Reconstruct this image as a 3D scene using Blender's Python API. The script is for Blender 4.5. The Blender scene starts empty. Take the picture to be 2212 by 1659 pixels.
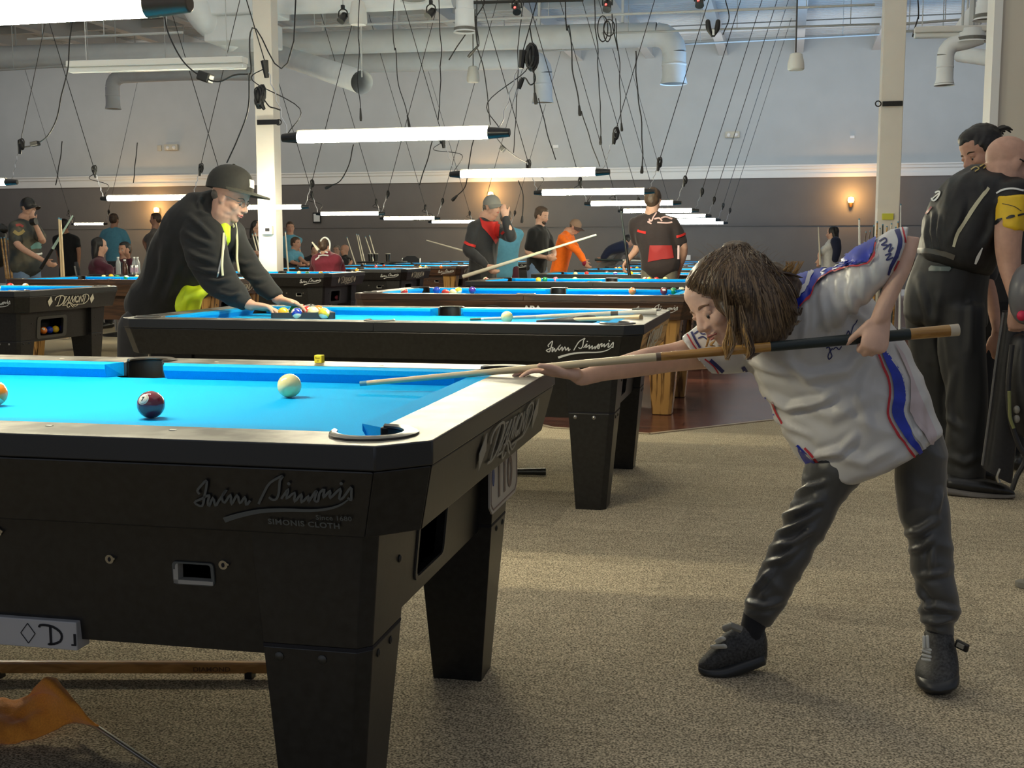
import bpy, bmesh, math, random
import numpy as np
from mathutils import Vector, Matrix, Euler, noise
from mathutils.geometry import tessellate_polygon
random.seed(7); np.random.seed(7)
SC = bpy.context.scene
COL = SC.collection
PI = math.pi
R = math.radians

# ---------------------------------------------------------------- camera
FPX, YAW, PIT, ROLL, CH = 2516.06, .2287, .1166, -.0009, 1.1155
_F = np.array([-math.sin(YAW)*math.cos(PIT), math.cos(YAW)*math.cos(PIT), -math.sin(PIT)])
_R = np.array([math.cos(YAW), math.sin(YAW), 0.]); _U = np.cross(_R, _F)
_R2 = _R*math.cos(ROLL)+_U*math.sin(ROLL); _U2 = -_R*math.sin(ROLL)+_U*math.cos(ROLL)
_O = np.array([0, 0, CH])
cam = bpy.data.cameras.new('camera'); cam_o = bpy.data.objects.new('camera', cam); COL.objects.link(cam_o)
M = Matrix(((_R2[0], _U2[0], -_F[0], 0), (_R2[1], _U2[1], -_F[1], 0), (_R2[2], _U2[2], -_F[2], CH), (0, 0, 0, 1)))
cam_o.matrix_world = M
cam.sensor_fit = 'HORIZONTAL'; cam.sensor_width = 36; cam.lens = FPX/2212*36
cam.clip_start = .05; cam.clip_end = 200
SC.camera = cam_o

# ---------------------------------------------------------------- world, lights, exposure
SC.view_settings.view_transform = 'Standard'; SC.view_settings.look = 'None'
SC.view_settings.gamma = 1; SC.view_settings.use_curve_mapping = False
SC.view_settings.exposure = 0.0
world = bpy.data.worlds.new('hall_daylight'); SC.world = world; world.use_nodes = True
_bg = world.node_tree.nodes['Background']
_bg.inputs[0].default_value = (.80, .86, 1, 1); _bg.inputs[1].default_value = .25
def area(name, loc, rot, sx, sy, power, col):
    l = bpy.data.lights.new(name, 'AREA'); l.shape = 'RECTANGLE'; l.size = sx; l.size_y = sy
    l.energy = power; l.color = col
    o = bpy.data.objects.new(name, l); COL.objects.link(o); o.location = loc; o.rotation_euler = rot; return o
area('overhead_fill', (-4, 8.5, 5.7), (0, 0, 0), 15, 16, 300, (1, .95, .86))  # added fill panel under the closed ceiling, brightens carpet and hall
area('back_wall_fill', (-7, 25.3, 4.7), (R(90), 0, 0), 30, 1.0, 190, (1, .985, .95))  # added fill lamp, lifts the back wall, no fixture modelled
area('rear_fill', (-3, -5, 3.2), (R(80), 0, 0), 12, 3, 25, (.85, .92, 1))  # added unseen fill from behind the camera
area('stage_wash', (1.2, 21.5, 3.4), (R(118), 0, R(6)), 6, .6, 120, (.38, .66, 1))

# ---------------------------------------------------------------- pixel helpers (2212 x 1659 frame -> points of the place)
def ray(x, y): return _F + _R2*(x-1106)/FPX - _U2*(y-829.5)/FPX
def aY(x, y, Y): d = ray(x, y); return Vector(_O + d*Y/d[1])
def aX(x, y, X): d = ray(x, y); return Vector(_O + d*X/d[0])
def aZ(x, y, z): d = ray(x, y); return Vector(_O + d*(z-CH)/d[2])

# ---------------------------------------------------------------- materials
MATS = {}
def mat(name, col, rough=.6, metal=0., noise_amt=0., scale=20., bump=0., emit=None, es=0., spec=.5, coat=0., stretch=None, col2=None, alpha=None, trans=0., det=3., sheen=0., con=None):
    if name in MATS: return MATS[name]
    m = bpy.data.materials.new(name); m.use_nodes = True
    nt = m.node_tree; b = nt.nodes['Principled BSDF']
    c = (*col, 1)
    b.inputs['Base Color'].default_value = c; b.inputs['Roughness'].default_value = rough
    b.inputs['Metallic'].default_value = metal; b.inputs['Specular IOR Level'].default_value = spec
    b.inputs['Coat Weight'].default_value = coat; b.inputs['Transmission Weight'].default_value = trans
    if sheen: b.inputs['Sheen Weight'].default_value = sheen
    if emit: b.inputs['Emission Color'].default_value = (*emit, 1); b.inputs['Emission Strength'].default_value = es
    if noise_amt or bump or col2:
        tc = nt.nodes.new('ShaderNodeTexCoord'); mp = nt.nodes.new('ShaderNodeMapping'); nz = nt.nodes.new('ShaderNodeTexNoise')
        nt.links.new(tc.outputs['Object'], mp.inputs[0]); nt.links.new(mp.outputs[0], nz.inputs[0])
        if stretch: mp.inputs['Scale'].default_value = stretch
        nz.inputs['Scale'].default_value = scale; nz.inputs['Detail'].default_value = det
        if noise_amt or col2:
            cr = nt.nodes.new('ShaderNodeValToRGB'); nt.links.new(nz.outputs['Fac'], cr.inputs[0])
            k0, k1 = con or (.3, .7)
            cr.color_ramp.elements[0].position = k0; cr.color_ramp.elements[1].position = k1
            lo = col2 or tuple(max(0, v*(1-noise_amt)) for v in col)
            cr.color_ramp.elements[0].color = (*lo, 1)
            cr.color_ramp.elements[1].color = c if col2 else (*[min(1, v*(1+noise_amt)) for v in col], 1)
            nt.links.new(cr.outputs[0], b.inputs['Base Color'])
        if bump:
            bp = nt.nodes.new('ShaderNodeBump'); bp.inputs['Strength'].default_value = bump; bp.inputs['Distance'].default_value = .004
            nt.links.new(nz.outputs['Fac'], bp.inputs['Height']); nt.links.new(bp.outputs[0], b.inputs['Normal'])
    MATS[name] = m; return m
def wood(name, a, b_, scale=3., stretch=(1, 12, 12), rough=.35, con=(.42, .58), spec=.5):
    m = mat(name, a, rough, col2=b_, scale=scale, stretch=stretch, det=4, con=con, spec=spec, bump=.05)
    nz = [n for n in m.node_tree.nodes if n.type == 'TEX_NOISE'][0]; nz.inputs['Distortion'].default_value = .6
    return m

BLACK = mat('black_laminate', (.009, .009, .009), .36, noise_amt=.5, scale=60, bump=.02)
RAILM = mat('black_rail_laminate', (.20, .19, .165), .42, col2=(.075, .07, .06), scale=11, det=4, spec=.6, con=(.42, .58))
BROWN = wood('dark_brown_laminate', (.075, .036, .02), (.035, .018, .012), rough=.4)
BRAIL = wood('dark_brown_rail', (.10, .055, .03), (.05, .03, .02), rough=.28)
ZEBRA = wood('zebra_wood', (.42, .23, .07), (.08, .035, .01), scale=2.2, stretch=(14, 14, 1), rough=.25, con=(.4, .5))
ZEBRAH = wood('zebra_wood_across', (.78, .48, .18), (.22, .10, .03), scale=2.2, stretch=(14, 1, 14), rough=.5, con=(.36, .5), spec=.2)
GREYWOOD = wood('grey_grain_laminate', (.075, .07, .06), (.035, .033, .03), scale=3, stretch=(40, 40, 2), rough=.35)
CLOTH = mat('blue_billiard_cloth', (0.0, .36, .78), .9, noise_amt=.05, scale=300, bump=.03, spec=.15)
POCKET = mat('black_pocket_leather', (.013, .012, .011), .4, bump=.1, scale=120)
LIP = mat('pocket_lip_leather', (.05, .042, .032), .3, spec=.8)
BOLT = mat('bolt_steel', (.35, .34, .31), .3, metal=1.)
CREAM = mat('cream_lettering', (.75, .70, .55), .5)
SILVER = mat('silver_lettering', (.085, .095, .095), .5)
DULLCR = mat('dull_cream_lettering', (.36, .34, .28), .5)
LWHITE = mat('white_lettering', (.72, .74, .72), .5)
DARKIN = mat('dark_inside', (.006, .006, .01), .8)
STEEL = mat('brushed_steel', (.55, .55, .52), .3, metal=1.)
WIRE = mat('black_cable', (.012, .012, .012), .5)
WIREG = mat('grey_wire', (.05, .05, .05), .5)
CHAIN = mat('bright_chain', (.6, .62, .65), .3, metal=.8)
WHITE = mat('white_paint', (.72, .72, .70), .5)
DUCT = mat('painted_duct', (.78, .82, .85), .5, noise_amt=.04, scale=4)
TUBE = mat('lit_tube', (1, 1, .9), .5, emit=(1, .90, .62), es=175.)
TUBEC = mat('lit_cool_tube', (1, 1, .95), .5, emit=(.86, .97, 1), es=40.)
SCONCE = mat('lit_sconce', (1, .6, .2), .5, emit=(1, .55, .16), es=9.)
ALU = mat('aluminium_housing', (.5, .48, .42), .35, metal=.8)

# ---------------------------------------------------------------- mesh builder
OFF = {}
class MB:
    def __init__(s): s.v = []; s.f = []
    def add(s, vs, fs):
        n = len(s.v); s.v += [Vector(p) for p in vs]; s.f += [tuple(i+n for i in q) for q in fs]; return s
    def box(s, x0, x1, y0, y1, z0, z1):
        return s.add([(x0,y0,z0),(x1,y0,z0),(x1,y1,z0),(x0,y1,z0),(x0,y0,z1),(x1,y0,z1),(x1,y1,z1),(x0,y1,z1)],
                     [(0,3,2,1),(4,5,6,7),(0,1,5,4),(1,2,6,5),(2,3,7,6),(3,0,4,7)])
    def hexa(s, lo, hi):
        return s.add(list(lo)+list(hi), [(0,3,2,1),(4,5,6,7),(0,1,5,4),(1,2,6,5),(2,3,7,6),(3,0,4,7)])
    def bar(s, p, q, w, h, up=(0,0,1)):
        p = Vector(p); q = Vector(q); d = (q-p).normalized(); u = Vector(up); sd = d.cross(u)
        if sd.length < 1e-4: sd = d.cross(Vector((1,0,0)))
        sd.normalize(); u = sd.cross(d)
        f = lambda c: [c-sd*w/2-u*h/2, c+sd*w/2-u*h/2, c+sd*w/2+u*h/2, c-sd*w/2+u*h/2]
        return s.add(f(p)+f(q), [(0,1,2,3),(7,6,5,4),(0,4,5,1),(1,5,6,2),(2,6,7,3),(3,7,4,0)])
    def rings(s, rs, cap=True, closed=False):
        n = len(rs[0]); b = len(s.v)
        for r_ in rs: s.v += [Vector(p) for p in r_]
        m = len(rs)
        for i in range(m if closed else m-1):
            j = (i+1) % m
            for k in range(n):
                l = (k+1) % n; s.f.append((b+i*n+k, b+i*n+l, b+j*n+l, b+j*n+k))
        if cap and not closed:
            s.f.append(tuple(b+k for k in range(n))[::-1]); s.f.append(tuple(b+(m-1)*n+k for k in range(n)))
        return s
    def tube(s, pts, r, n=8, cap=True):
        pts = [Vector(p) for p in pts]; rr = r if isinstance(r, (list, tuple)) else [r]*len(pts)
        rs = []; u = None
        for i, p in enumerate(pts):
            t = (pts[min(i+1, len(pts)-1)]-pts[max(i-1, 0)])
            if t.length < 1e-9: t = Vector((0,0,1))
            t.normalize()
            if u is None:
                u = t.orthogonal().normalized()
            else:
                u = (u - t*u.dot(t));  u = u.normalized() if u.length > 1e-6 else t.orthogonal().normalized()
            w = t.cross(u)
            rs.append([p+(u*math.cos(a)+w*math.sin(a))*rr[i] for a in (2*PI*k/n for k in range(n))])
        return s.rings(rs, cap)
    def ell(s, c, r, axes=None, n=16, m=10):
        c = Vector(c); r = (r, r, r) if isinstance(r, (int, float)) else r
        ax = axes or (Vector((1,0,0)), Vector((0,1,0)), Vector((0,0,1)))
        b = len(s.v); s.v.append(c - ax[2]*r[2])
        for i in range(1, m):
            t = PI*i/m - PI/2
            for k in range(n):
                a = 2*PI*k/n
                s.v.append(c + ax[0]*(r[0]*math.cos(t)*math.cos(a)) + ax[1]*(r[1]*math.cos(t)*math.sin(a)) + ax[2]*(r[2]*math.sin(t)))
        s.v.append(c + ax[2]*r[2]); e = len(s.v)-1
        for k in range(n):
            l = (k+1) % n
            s.f.append((b, b+1+l, b+1+k)); s.f.append((e, b+1+(m-2)*n+k, b+1+(m-2)*n+l))
            for i in range(m-2):
                s.f.append((b+1+i*n+k, b+1+i*n+l, b+1+(i+1)*n+l, b+1+(i+1)*n+k))
        return s
    def prism(s, poly, z0, z1, fn=None):
        """poly: list of 2D points; fn maps (u,v,w)->3D"""
        fn = fn or (lambda u, v, w: Vector((u, v, w)))
        area_ = sum(poly[i][0]*poly[(i+1) % len(poly)][1]-poly[(i+1) % len(poly)][0]*poly[i][1] for i in range(len(poly)))
        if area_ < 0: poly = poly[::-1]
        n = len(poly); tr = tessellate_polygon([[Vector((p[0], p[1], 0)) for p in poly]])
        b = len(s.v)
        s.v += [fn(p[0], p[1], z0) for p in poly] + [fn(p[0], p[1], z1) for p in poly]
        for t in tr:
            a, c, d = [poly[i] for i in t]
            cr = (c[0]-a[0])*(d[1]-a[1])-(c[1]-a[1])*(d[0]-a[0])
            t = tuple(t) if cr > 0 else tuple(t)[::-1]
            s.f.append(tuple(b+n+i for i in t)); s.f.append(tuple(b+i for i in t[::-1]))
        for i in range(n):
            j = (i+1) % n; s.f.append((b+i, b+j, b+n+j, b+n+i))
        return s
    def lathe(s, prof, c=(0,0,0), n=20, axis=None):
        c = Vector(c); ax = axis or (Vector((1,0,0)), Vector((0,1,0)), Vector((0,0,1)))
        rs = [[c+ax[2]*z+(ax[0]*math.cos(a)+ax[1]*math.sin(a))*max(r, 1e-4) for a in (2*PI*k/n for k in range(n))] for r, z in prof]
        return s.rings(rs, True)
    def build(s, name, m, parent=None, smooth=False, bev=0., loc=None, recalc=True, sub=0):
        me = bpy.data.meshes.new(name)
        base = OFF.get(parent.name if parent is None else root_of(parent).name, Vector((0,0,0))) if parent is not None else None
        if parent is None:
            if loc is None:
                xs = [p.x for p in s.v]; ys = [p.y for p in s.v]; zs = [p.z for p in s.v]
                base = Vector(((min(xs)+max(xs))/2, (min(ys)+max(ys))/2, min(zs)))
            else: base = Vector(loc)
        me.from_pydata([tuple(p-base) for p in s.v], [], s.f)
        if recalc:
            bm = bmesh.new(); bm.from_mesh(me); bmesh.ops.recalc_face_normals(bm, faces=bm.faces); bm.to_mesh(me); bm.free()
        if isinstance(m, (list, tuple)):
            for x in m: me.materials.append(x)
        else: me.materials.append(m)
        if smooth:
            me.polygons.foreach_set('use_smooth', [True]*len(me.polygons))
            me.set_sharp_from_angle(angle=R(42 if smooth is True else smooth))
        o = bpy.data.objects.new(name, me); COL.objects.link(o)
        if parent is None: o.location = base; OFF[o.name] = base.copy()
        else: o.parent = parent
        if bev:
            md = o.modifiers.new('bevel', 'BEVEL'); md.width = bev; md.segments = 2; md.limit_method = 'ANGLE'; md.angle_limit = R(40)
            md.use_clamp_overlap = True
        if sub:
            md = o.modifiers.new('sub', 'SUBSURF'); md.levels = sub; md.render_levels = sub
        return o
def root_of(o):
    while o.parent is not None: o = o.parent
    return o
def tag(o, label, cat, group=None, kind=None):
    if label: o['label'] = label
    if cat: o['category'] = cat
    if group: o['group'] = group
    if kind: o['kind'] = kind
    return o
def thing(name, label, cat, loc=(0,0,0), rz=0, group=None, local=False):
    """an Empty at the thing's base. local=False: parts are given in world coordinates"""
    o = bpy.data.objects.new(name, None); COL.objects.link(o); o.location = loc; o.rotation_euler = (0, 0, rz)
    o.empty_display_size = .1
    OFF[o.name] = Vector((0,0,0)) if local else Vector(loc)
    return tag(o, label, cat, group)
def struct(o): o['kind'] = 'structure'; return o
def dup(o, parent=None):
    c = o.copy(); COL.objects.link(c); c.parent = parent
    OFF[c.name] = OFF.get(o.name, Vector((0,0,0)))
    for ch in list(o.children): dup(ch, c)
    return c
def cat_path(pts, n=6):
    """Catmull-Rom through points of any dimension"""
    P = [np.array(p, float) for p in pts]
    if len(P) < 3: return [tuple(p) for p in P]
    P = [2*P[0]-P[1]] + P + [2*P[-1]-P[-2]]; out = []
    for i in range(1, len(P)-2):
        for k in range(n):
            t = k/n
            out.append(tuple(.5*((2*P[i])+(P[i+1]-P[i-1])*t+(2*P[i-1]-5*P[i]+4*P[i+1]-P[i+2])*t*t+(-P[i-1]+3*P[i]-3*P[i+1]+P[i+2])*t**3)))
    out.append(tuple(P[-2])); return out
def ribbon(mb, pts, w, fn, n=5, t=.0012):
    """flat lettering stroke of width w (number or list) mapped by fn(u,v,w)"""
    pw = [tuple(p)+(w[i] if isinstance(w, (list, tuple)) else w,) for i, p in enumerate(pts)]
    q = cat_path(pw, n) if n > 1 else pw
    rs = []
    for i, p in enumerate(q):
        a = q[max(i-1, 0)]; b = q[min(i+1, len(q)-1)]
        dx, dy = b[0]-a[0], b[1]-a[1]; L = math.hypot(dx, dy) or 1; nx, ny = -dy/L*p[2]/2, dx/L*p[2]/2
        rs.append([fn(p[0]+nx, p[1]+ny, 0), fn(p[0]+nx, p[1]+ny, t), fn(p[0]-nx, p[1]-ny, t), fn(p[0]-nx, p[1]-ny, 0)])
    mb.rings(rs, True)
def disc(mb, c, r, fn, n=12, t=.0012, ry=None):
    ry = ry or r
    mb.rings([[fn(c[0]+r*math.cos(2*PI*k/n), c[1]+ry*math.sin(2*PI*k/n), w) for k in range(n)] for w in (0, t)], True)
def text(mb, s, size, x, y, fn, sx=1., bold=0., t=.0012, align='LEFT', spacing=1.):
    cu = bpy.data.curves.new('t', 'FONT'); cu.body = s; cu.size = size; cu.align_x = align; cu.offset = bold; cu.resolution_u = 3
    cu.space_character = spacing
    o = bpy.data.objects.new('t', cu); COL.objects.link(o)
    me = o.to_mesh()
    vs = [fn(x+v.co.x*sx, y+v.co.y, t) for v in me.vertices]; fs = [tuple(p.vertices) for p in me.polygons]
    mb.add(vs, fs); o.to_mesh_clear(); bpy.data.objects.remove(o); bpy.data.curves.remove(cu)

# ---------------------------------------------------------------- soft bodies: overlapping closed shapes fused into one surface
def blob(mb, name, m, parent, vox=.012, smooth=4, disp=None, fac=.5):
    me = bpy.data.meshes.new(name+'_src'); me.from_pydata([tuple(p) for p in mb.v], [], mb.f)
    bm = bmesh.new(); bm.from_mesh(me); bmesh.ops.recalc_face_normals(bm, faces=bm.faces); bm.to_mesh(me); bm.free()
    o = bpy.data.objects.new('tmp', me); COL.objects.link(o)
    md = o.modifiers.new('r', 'REMESH'); md.mode = 'VOXEL'; md.voxel_size = vox; md.adaptivity = 0
    if smooth:
        md = o.modifiers.new('s', 'SMOOTH'); md.iterations = smooth; md.factor = fac
    dg = bpy.context.evaluated_depsgraph_get(); ev = o.evaluated_get(dg)
    out = bpy.data.meshes.new_from_object(ev); out.name = name
    bpy.data.objects.remove(o); bpy.data.meshes.remove(me)
    n = len(out.vertices); co = np.empty(n*3); out.vertices.foreach_get('co', co); co = co.reshape(-1, 3)
    if disp:
        nr = np.empty(n*3); out.vertices.foreach_get('normal', nr); nr = nr.reshape(-1, 3)
        co = co + nr*disp(co, nr)[:, None]
    base = np.array(OFF.get(root_of(parent).name, (0, 0, 0)))
    out.vertices.foreach_set('co', (co-base).ravel()); out.update()
    out.materials.clear(); out.materials.append(m)
    out.polygons.foreach_set('use_smooth', [True]*len(out.polygons))
    q = bpy.data.objects.new(name, out); COL.objects.link(q); q.parent = parent
    return q
def cap_limb(mb, pts, rad, n=14, flat=None):
    """tapered limb with round ends. rad: list of r or (ra, rb); flat: reference vector for ra"""
    pts = [Vector(p) for p in pts]; q = []
    for i, p in enumerate(pts):
        ra, rb = rad[i] if isinstance(rad[i], (tuple, list)) else (rad[i], rad[i])
        q.append((p.x, p.y, p.z, ra, rb))
    q = cat_path(q, 4) if len(q) > 2 else q
    t0 = (Vector(q[1][:3])-Vector(q[0][:3])).normalized(); t1 = (Vector(q[-1][:3])-Vector(q[-2][:3])).normalized()
    a, b = q[0], q[-1]; e0 = []; e1 = []
    for k in (80, 55, 28):
        c_, s_ = math.cos(R(k)), math.sin(R(k))
        e0.append((*(Vector(a[:3])-t0*min(a[3], a[4])*s_), a[3]*c_, a[4]*c_))
        e1.insert(0, (*(Vector(b[:3])+t1*min(b[3], b[4])*s_), b[3]*c_, b[4]*c_))
    q = e0+q+e1; rs = []; u = None
    for i, p in enumerate(q):
        c = Vector(p[:3]); t = (Vector(q[min(i+1, len(q)-1)][:3])-Vector(q[max(i-1, 0)][:3]))
        t = t.normalized() if t.length > 1e-9 else t0
        ref = Vector(flat) if flat is not None else (u or t.orthogonal())
        u = ref-t*ref.dot(t); u = u.normalized() if u.length > 1e-5 else t.orthogonal().normalized()
        w = t.cross(u)
        rs.append([c+u*(p[3]*math.cos(x))+w*(p[4]*math.sin(x)) for x in (2*PI*k/n for k in range(n))])
    mb.rings(rs, True); return mb
def sil(mb, rows, n=20, pw=1., ends=True, sub=4):
    """solid from outline pairs seen in the photograph: rows of (x1,y1,x2,y2,Y,halfdepth) -> elliptical sections at depth Y"""
    q = cat_path(rows, sub) if len(rows) > 2 else rows
    secs = []
    for x1, y1, x2, y2, Y, hd in q:
        a = aY(x1, y1, Y); b = aY(x2, y2, Y); secs.append([(a+b)/2, (b-a)/2, Vector((0, hd, 0))])
    if ends:
        t = (secs[0][0]-secs[1][0]); t = t.normalized()*min(secs[0][1].length, secs[0][2].length)
        t2 = (secs[-1][0]-secs[-2][0]); t2 = t2.normalized()*min(secs[-1][1].length, secs[-1][2].length)
        e0 = [[secs[0][0]+t*math.sin(R(k))*ends, secs[0][1]*math.cos(R(k)), secs[0][2]*math.cos(R(k))] for k in (80, 50, 25)]
        e1 = [[secs[-1][0]+t2*math.sin(R(k))*ends, secs[-1][1]*math.cos(R(k)), secs[-1][2]*math.cos(R(k))] for k in (25, 50, 80)]
        secs = e0+secs+e1
    rs = []
    for c, a, b in secs:
        ring = []
        for k in range(n):
            x = 2*PI*k/n; cx, sx = math.cos(x), math.sin(x)
            cx = math.copysign(abs(cx)**pw, cx); sx = math.copysign(abs(sx)**pw, sx)
            ring.append(c+a*cx+b*sx)
        rs.append(ring)
    mb.rings(rs, True); return mb
def fold(co, nr, amp, freq, seed=0., d=(1, .4, .3)):
    """soft cloth folds: ridged noise stretched along one direction"""
    out = np.empty(len(co)); dx, dy, dz = d
    for i, p in enumerate(co):
        v = noise.noise(Vector((p[0]*freq*dx+seed, p[1]*freq*dy, p[2]*freq*dz)))
        out[i] = (1-abs(v)*3.2)*amp
    return out
# ================================================================= SETTING
def carpet_mat():
    m = bpy.data.materials.new('tan_grey_carpet'); m.use_nodes = True; nt = m.node_tree; b = nt.nodes['Principled BSDF']
    b.inputs['Roughness'].default_value = .95; b.inputs['Specular IOR Level'].default_value = .1
    tc = nt.nodes.new('ShaderNodeTexCoord'); oi = nt.nodes.new('ShaderNodeObjectInfo')
    geo = nt.nodes.new('ShaderNodeNewGeometry')
    n1 = nt.nodes.new('ShaderNodeTexNoise'); n1.inputs['Scale'].default_value = 190; n1.inputs['Detail'].default_value = 3
    mp = nt.nodes.new('ShaderNodeMapping'); mp.inputs['Scale'].default_value = (1, 1, 1)
    nt.links.new(geo.outputs['Position'], mp.inputs[0]); nt.links.new(mp.outputs[0], n1.inputs[0])
    n2 = nt.nodes.new('ShaderNodeTexNoise'); n2.inputs['Scale'].default_value = 6; n2.inputs['Detail'].default_value = 2
    m2 = nt.nodes.new('ShaderNodeMapping'); m2.inputs['Scale'].default_value = (1, 5, 1)
    nt.links.new(geo.outputs['Position'], m2.inputs[0]); nt.links.new(m2.outputs[0], n2.inputs[0])
    cr = nt.nodes.new('ShaderNodeValToRGB'); cr.color_ramp.elements[0].position = .36; cr.color_ramp.elements[1].position = .66
    cr.color_ramp.elements[0].color = (.12, .10, .07, 1); cr.color_ramp.elements[1].color = (.64, .545, .385, 1)
    nt.links.new(n1.outputs['Fac'], cr.inputs[0])
    ma = nt.nodes.new('ShaderNodeMath'); ma.operation = 'MULTIPLY_ADD'; ma.inputs[1].default_value = .22; ma.inputs[2].default_value = .80
    nt.links.new(oi.outputs['Random'], ma.inputs[0])
    mb_ = nt.nodes.new('ShaderNodeMath'); mb_.operation = 'MULTIPLY_ADD'; mb_.inputs[1].default_value = .5; mb_.inputs[2].default_value = -.15
    nt.links.new(n2.outputs['Fac'], mb_.inputs[0])
    ad = nt.nodes.new('ShaderNodeMath'); ad.operation = 'ADD'; nt.links.new(ma.outputs[0], ad.inputs[0]); nt.links.new(mb_.outputs[0], ad.inputs[1])
    mx = nt.nodes.new('ShaderNodeVectorMath'); mx.operation = 'SCALE'
    nt.links.new(cr.outputs[0], mx.inputs[0]); nt.links.new(ad.outputs[0], mx.inputs['Scale'])
    nt.links.new(mx.outputs[0], b.inputs['Base Color'])
    bp = nt.nodes.new('ShaderNodeBump'); bp.inputs['Strength'].default_value = .6; bp.inputs['Distance'].default_value = .006
    nt.links.new(n1.outputs['Fac'], bp.inputs['Height']); nt.links.new(bp.outputs[0], b.inputs['Normal'])
    return m
CARPET = carpet_mat()
WOODF = wood('red_brown_plank_floor', (.16, .055, .035), (.085, .03, .02), scale=2, stretch=(1, 9, 1), rough=.22)
def planks(m):
    nt = m.node_tree; b = nt.nodes['Principled BSDF']; br = nt.nodes.new('ShaderNodeTexBrick'); tc = nt.nodes.new('ShaderNodeTexCoord')
    nt.links.new(tc.outputs['Object'], br.inputs[0]); br.inputs['Scale'].default_value = 1
    br.inputs['Brick Width'].default_value = 1.2; br.inputs['Row Height'].default_value = .15; br.inputs['Mortar Size'].default_value = .004
    br.inputs['Color1'].default_value = (1.15, 1.15, 1.15, 1); br.inputs['Color2'].default_value = (.75, .75, .75, 1); br.inputs['Mortar'].default_value = (.3, .3, .3, 1)
    src = b.inputs['Base Color'].links[0].from_socket
    v = nt.nodes.new('ShaderNodeVectorMath'); v.operation = 'MULTIPLY'; nt.links.new(src, v.inputs[0]); nt.links.new(br.outputs[0], v.inputs[1])
    nt.links.new(v.outputs[0], b.inputs['Base Color'])
planks(WOODF)
WY = 28.5; ZC = 5.95
floor = struct(MB().box(-24, 12, -3, WY, -.08, -.004).build('floor', WOODF))
cp = [(-24, -3), (12, -3), (12, 20.4), (-.031, 7.70), (-.764, 6.93), (-1.38, 7.04), (-5.9, 11.75), (-24, 30.3)]
cp = [(x, min(y, WY)) for x, y in cp]
carpet = MB().prism(cp, -.004, .0).build('carpet', CARPET, floor)
carpet['label'] = 'tan and grey flecked carpet'
def inside(x, y):
    c = False; j = len(cp)-1
    for i in range(len(cp)):
        xi, yi = cp[i]; xj, yj = cp[j]
        if (yi > y) != (yj > y) and x < (xj-xi)*(y-yi)/(yj-yi)+xi: c = not c
        j = i
    return c
tile0 = None; nt_ = 0
for j in range(3, 24):
    for i in range(-14, 7):
        x, y = i*.5+.12, j*.5
        px = [ (lambda v: v)(0) ]
        if not all(inside(x+a, y+b) for a in (0, .5) for b in (0, .5)): continue
        d = (np.array([x+.25, y+.25, 0])-_O); dep = d@_F
        u = (d@_R2)/dep*FPX+1106; v = 829.5-(d@_U2)/dep*FPX
        if dep < 1 or u < -150 or u > 2360 or v > 1900 or nt_ >= 290: continue
        if tile0 is None:
            tile0 = MB().box(-.2498, .2498, -.2498, .2498, 0, .0012).build('carpet_tile', CARPET, floor)
            t = tile0
        else: t = tile0.copy(); COL.objects.link(t); t.parent = floor
        base = OFF[floor.name]; t.location = Vector((x+.25, y+.25, 0))
        nt_ += 1
for c in floor.children:
    if c.name.startswith('carpet_tile'):
        c.location = c.location - OFF[floor.name]
me = tile0.data; off = OFF[floor.name]
for v in me.vertices: v.co = v.co + off
STRIP = mat('floor_edge_strip', (.30, .24, .17), .4)
for k, (a, b) in enumerate([((-5.9, 11.75), (-1.38, 7.04)), ((-1.38, 7.04), (-.764, 6.93)), ((-.764, 6.93), (-.031, 7.70)), ((-.031, 7.70), (8, 16.1))]):
    struct(MB().bar((*a, .003), (*b, .003), .03, .006).build('trim_%d' % (k+1), STRIP))
UW = mat('upper_wall_paint', (.455, .47, .465), .85, noise_amt=.03, scale=2)
LW = mat('lower_wall_paint', (.155, .143, .133), .85, noise_amt=.04, scale=2)
MOULD = 2.80
wb = MB(); wb.box(-26, 12, WY, WY+.2, MOULD, ZC+.3); wall = struct(wb.build('wall_back', UW))
wl = MB().box(-26, 12, WY-.01, WY+.2, 0, MOULD).build('wainscot', LW, wall); wl['label'] = 'darker taupe lower wall'
MW = mat('moulding_white', (.75, .74, .70), .5)
t5 = MB()
for z0, z1, dp in ((MOULD-.06, MOULD+.03, .035), (MOULD+.03, MOULD+.13, .02), (MOULD+.13, MOULD+.20, .05), (MOULD+.20, MOULD+.235, .075)):
    t5.box(-26, 12, WY-dp-.01, WY-.01, z0, z1)
struct(t5.build('trim_5', MW))
struct(MB().box(-26, 12, WY-.03, WY-.01, 1.62, 1.66).build('trim_6', LW))
struct(MB().box(-26, 12, WY-.03, WY-.01, 0, .14).build('baseboard_back', MW))
# ceiling: corrugated deck with beams
DECK = mat('white_roof_deck', (.66, .68, .69), .6)
cd = MB(); cd.box(-26, 12, 4, WY+.2, ZC+.06, ZC+.2)
ceil = struct(cd.build('ceiling', DECK))
rb = MB()
for k in range(90): rb.box(-26, 12, 13+k*.175, 13.06+k*.175, ZC+.02, ZC+.06)
o = rb.build('deck_ribs', DECK, ceil); o['kind'] = 'stuff'
BEAM = mat('beam_paint', (.62, .63, .63), .5)
for k in range(14):
    x = -17+k*1.72
    b = MB().box(x-.05, x+.05, 10, WY, ZC-.34, ZC+.02); b.box(x-.10, x+.10, 10, WY, ZC-.36, ZC-.33)
    b.build('beam', BEAM, ceil)
for y in (16, 19.6, 23.2, 26.6):
    MB().box(-26, 12, y-.05, y+.05, ZC-.16, ZC).build('purlin', BEAM, ceil)
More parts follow.
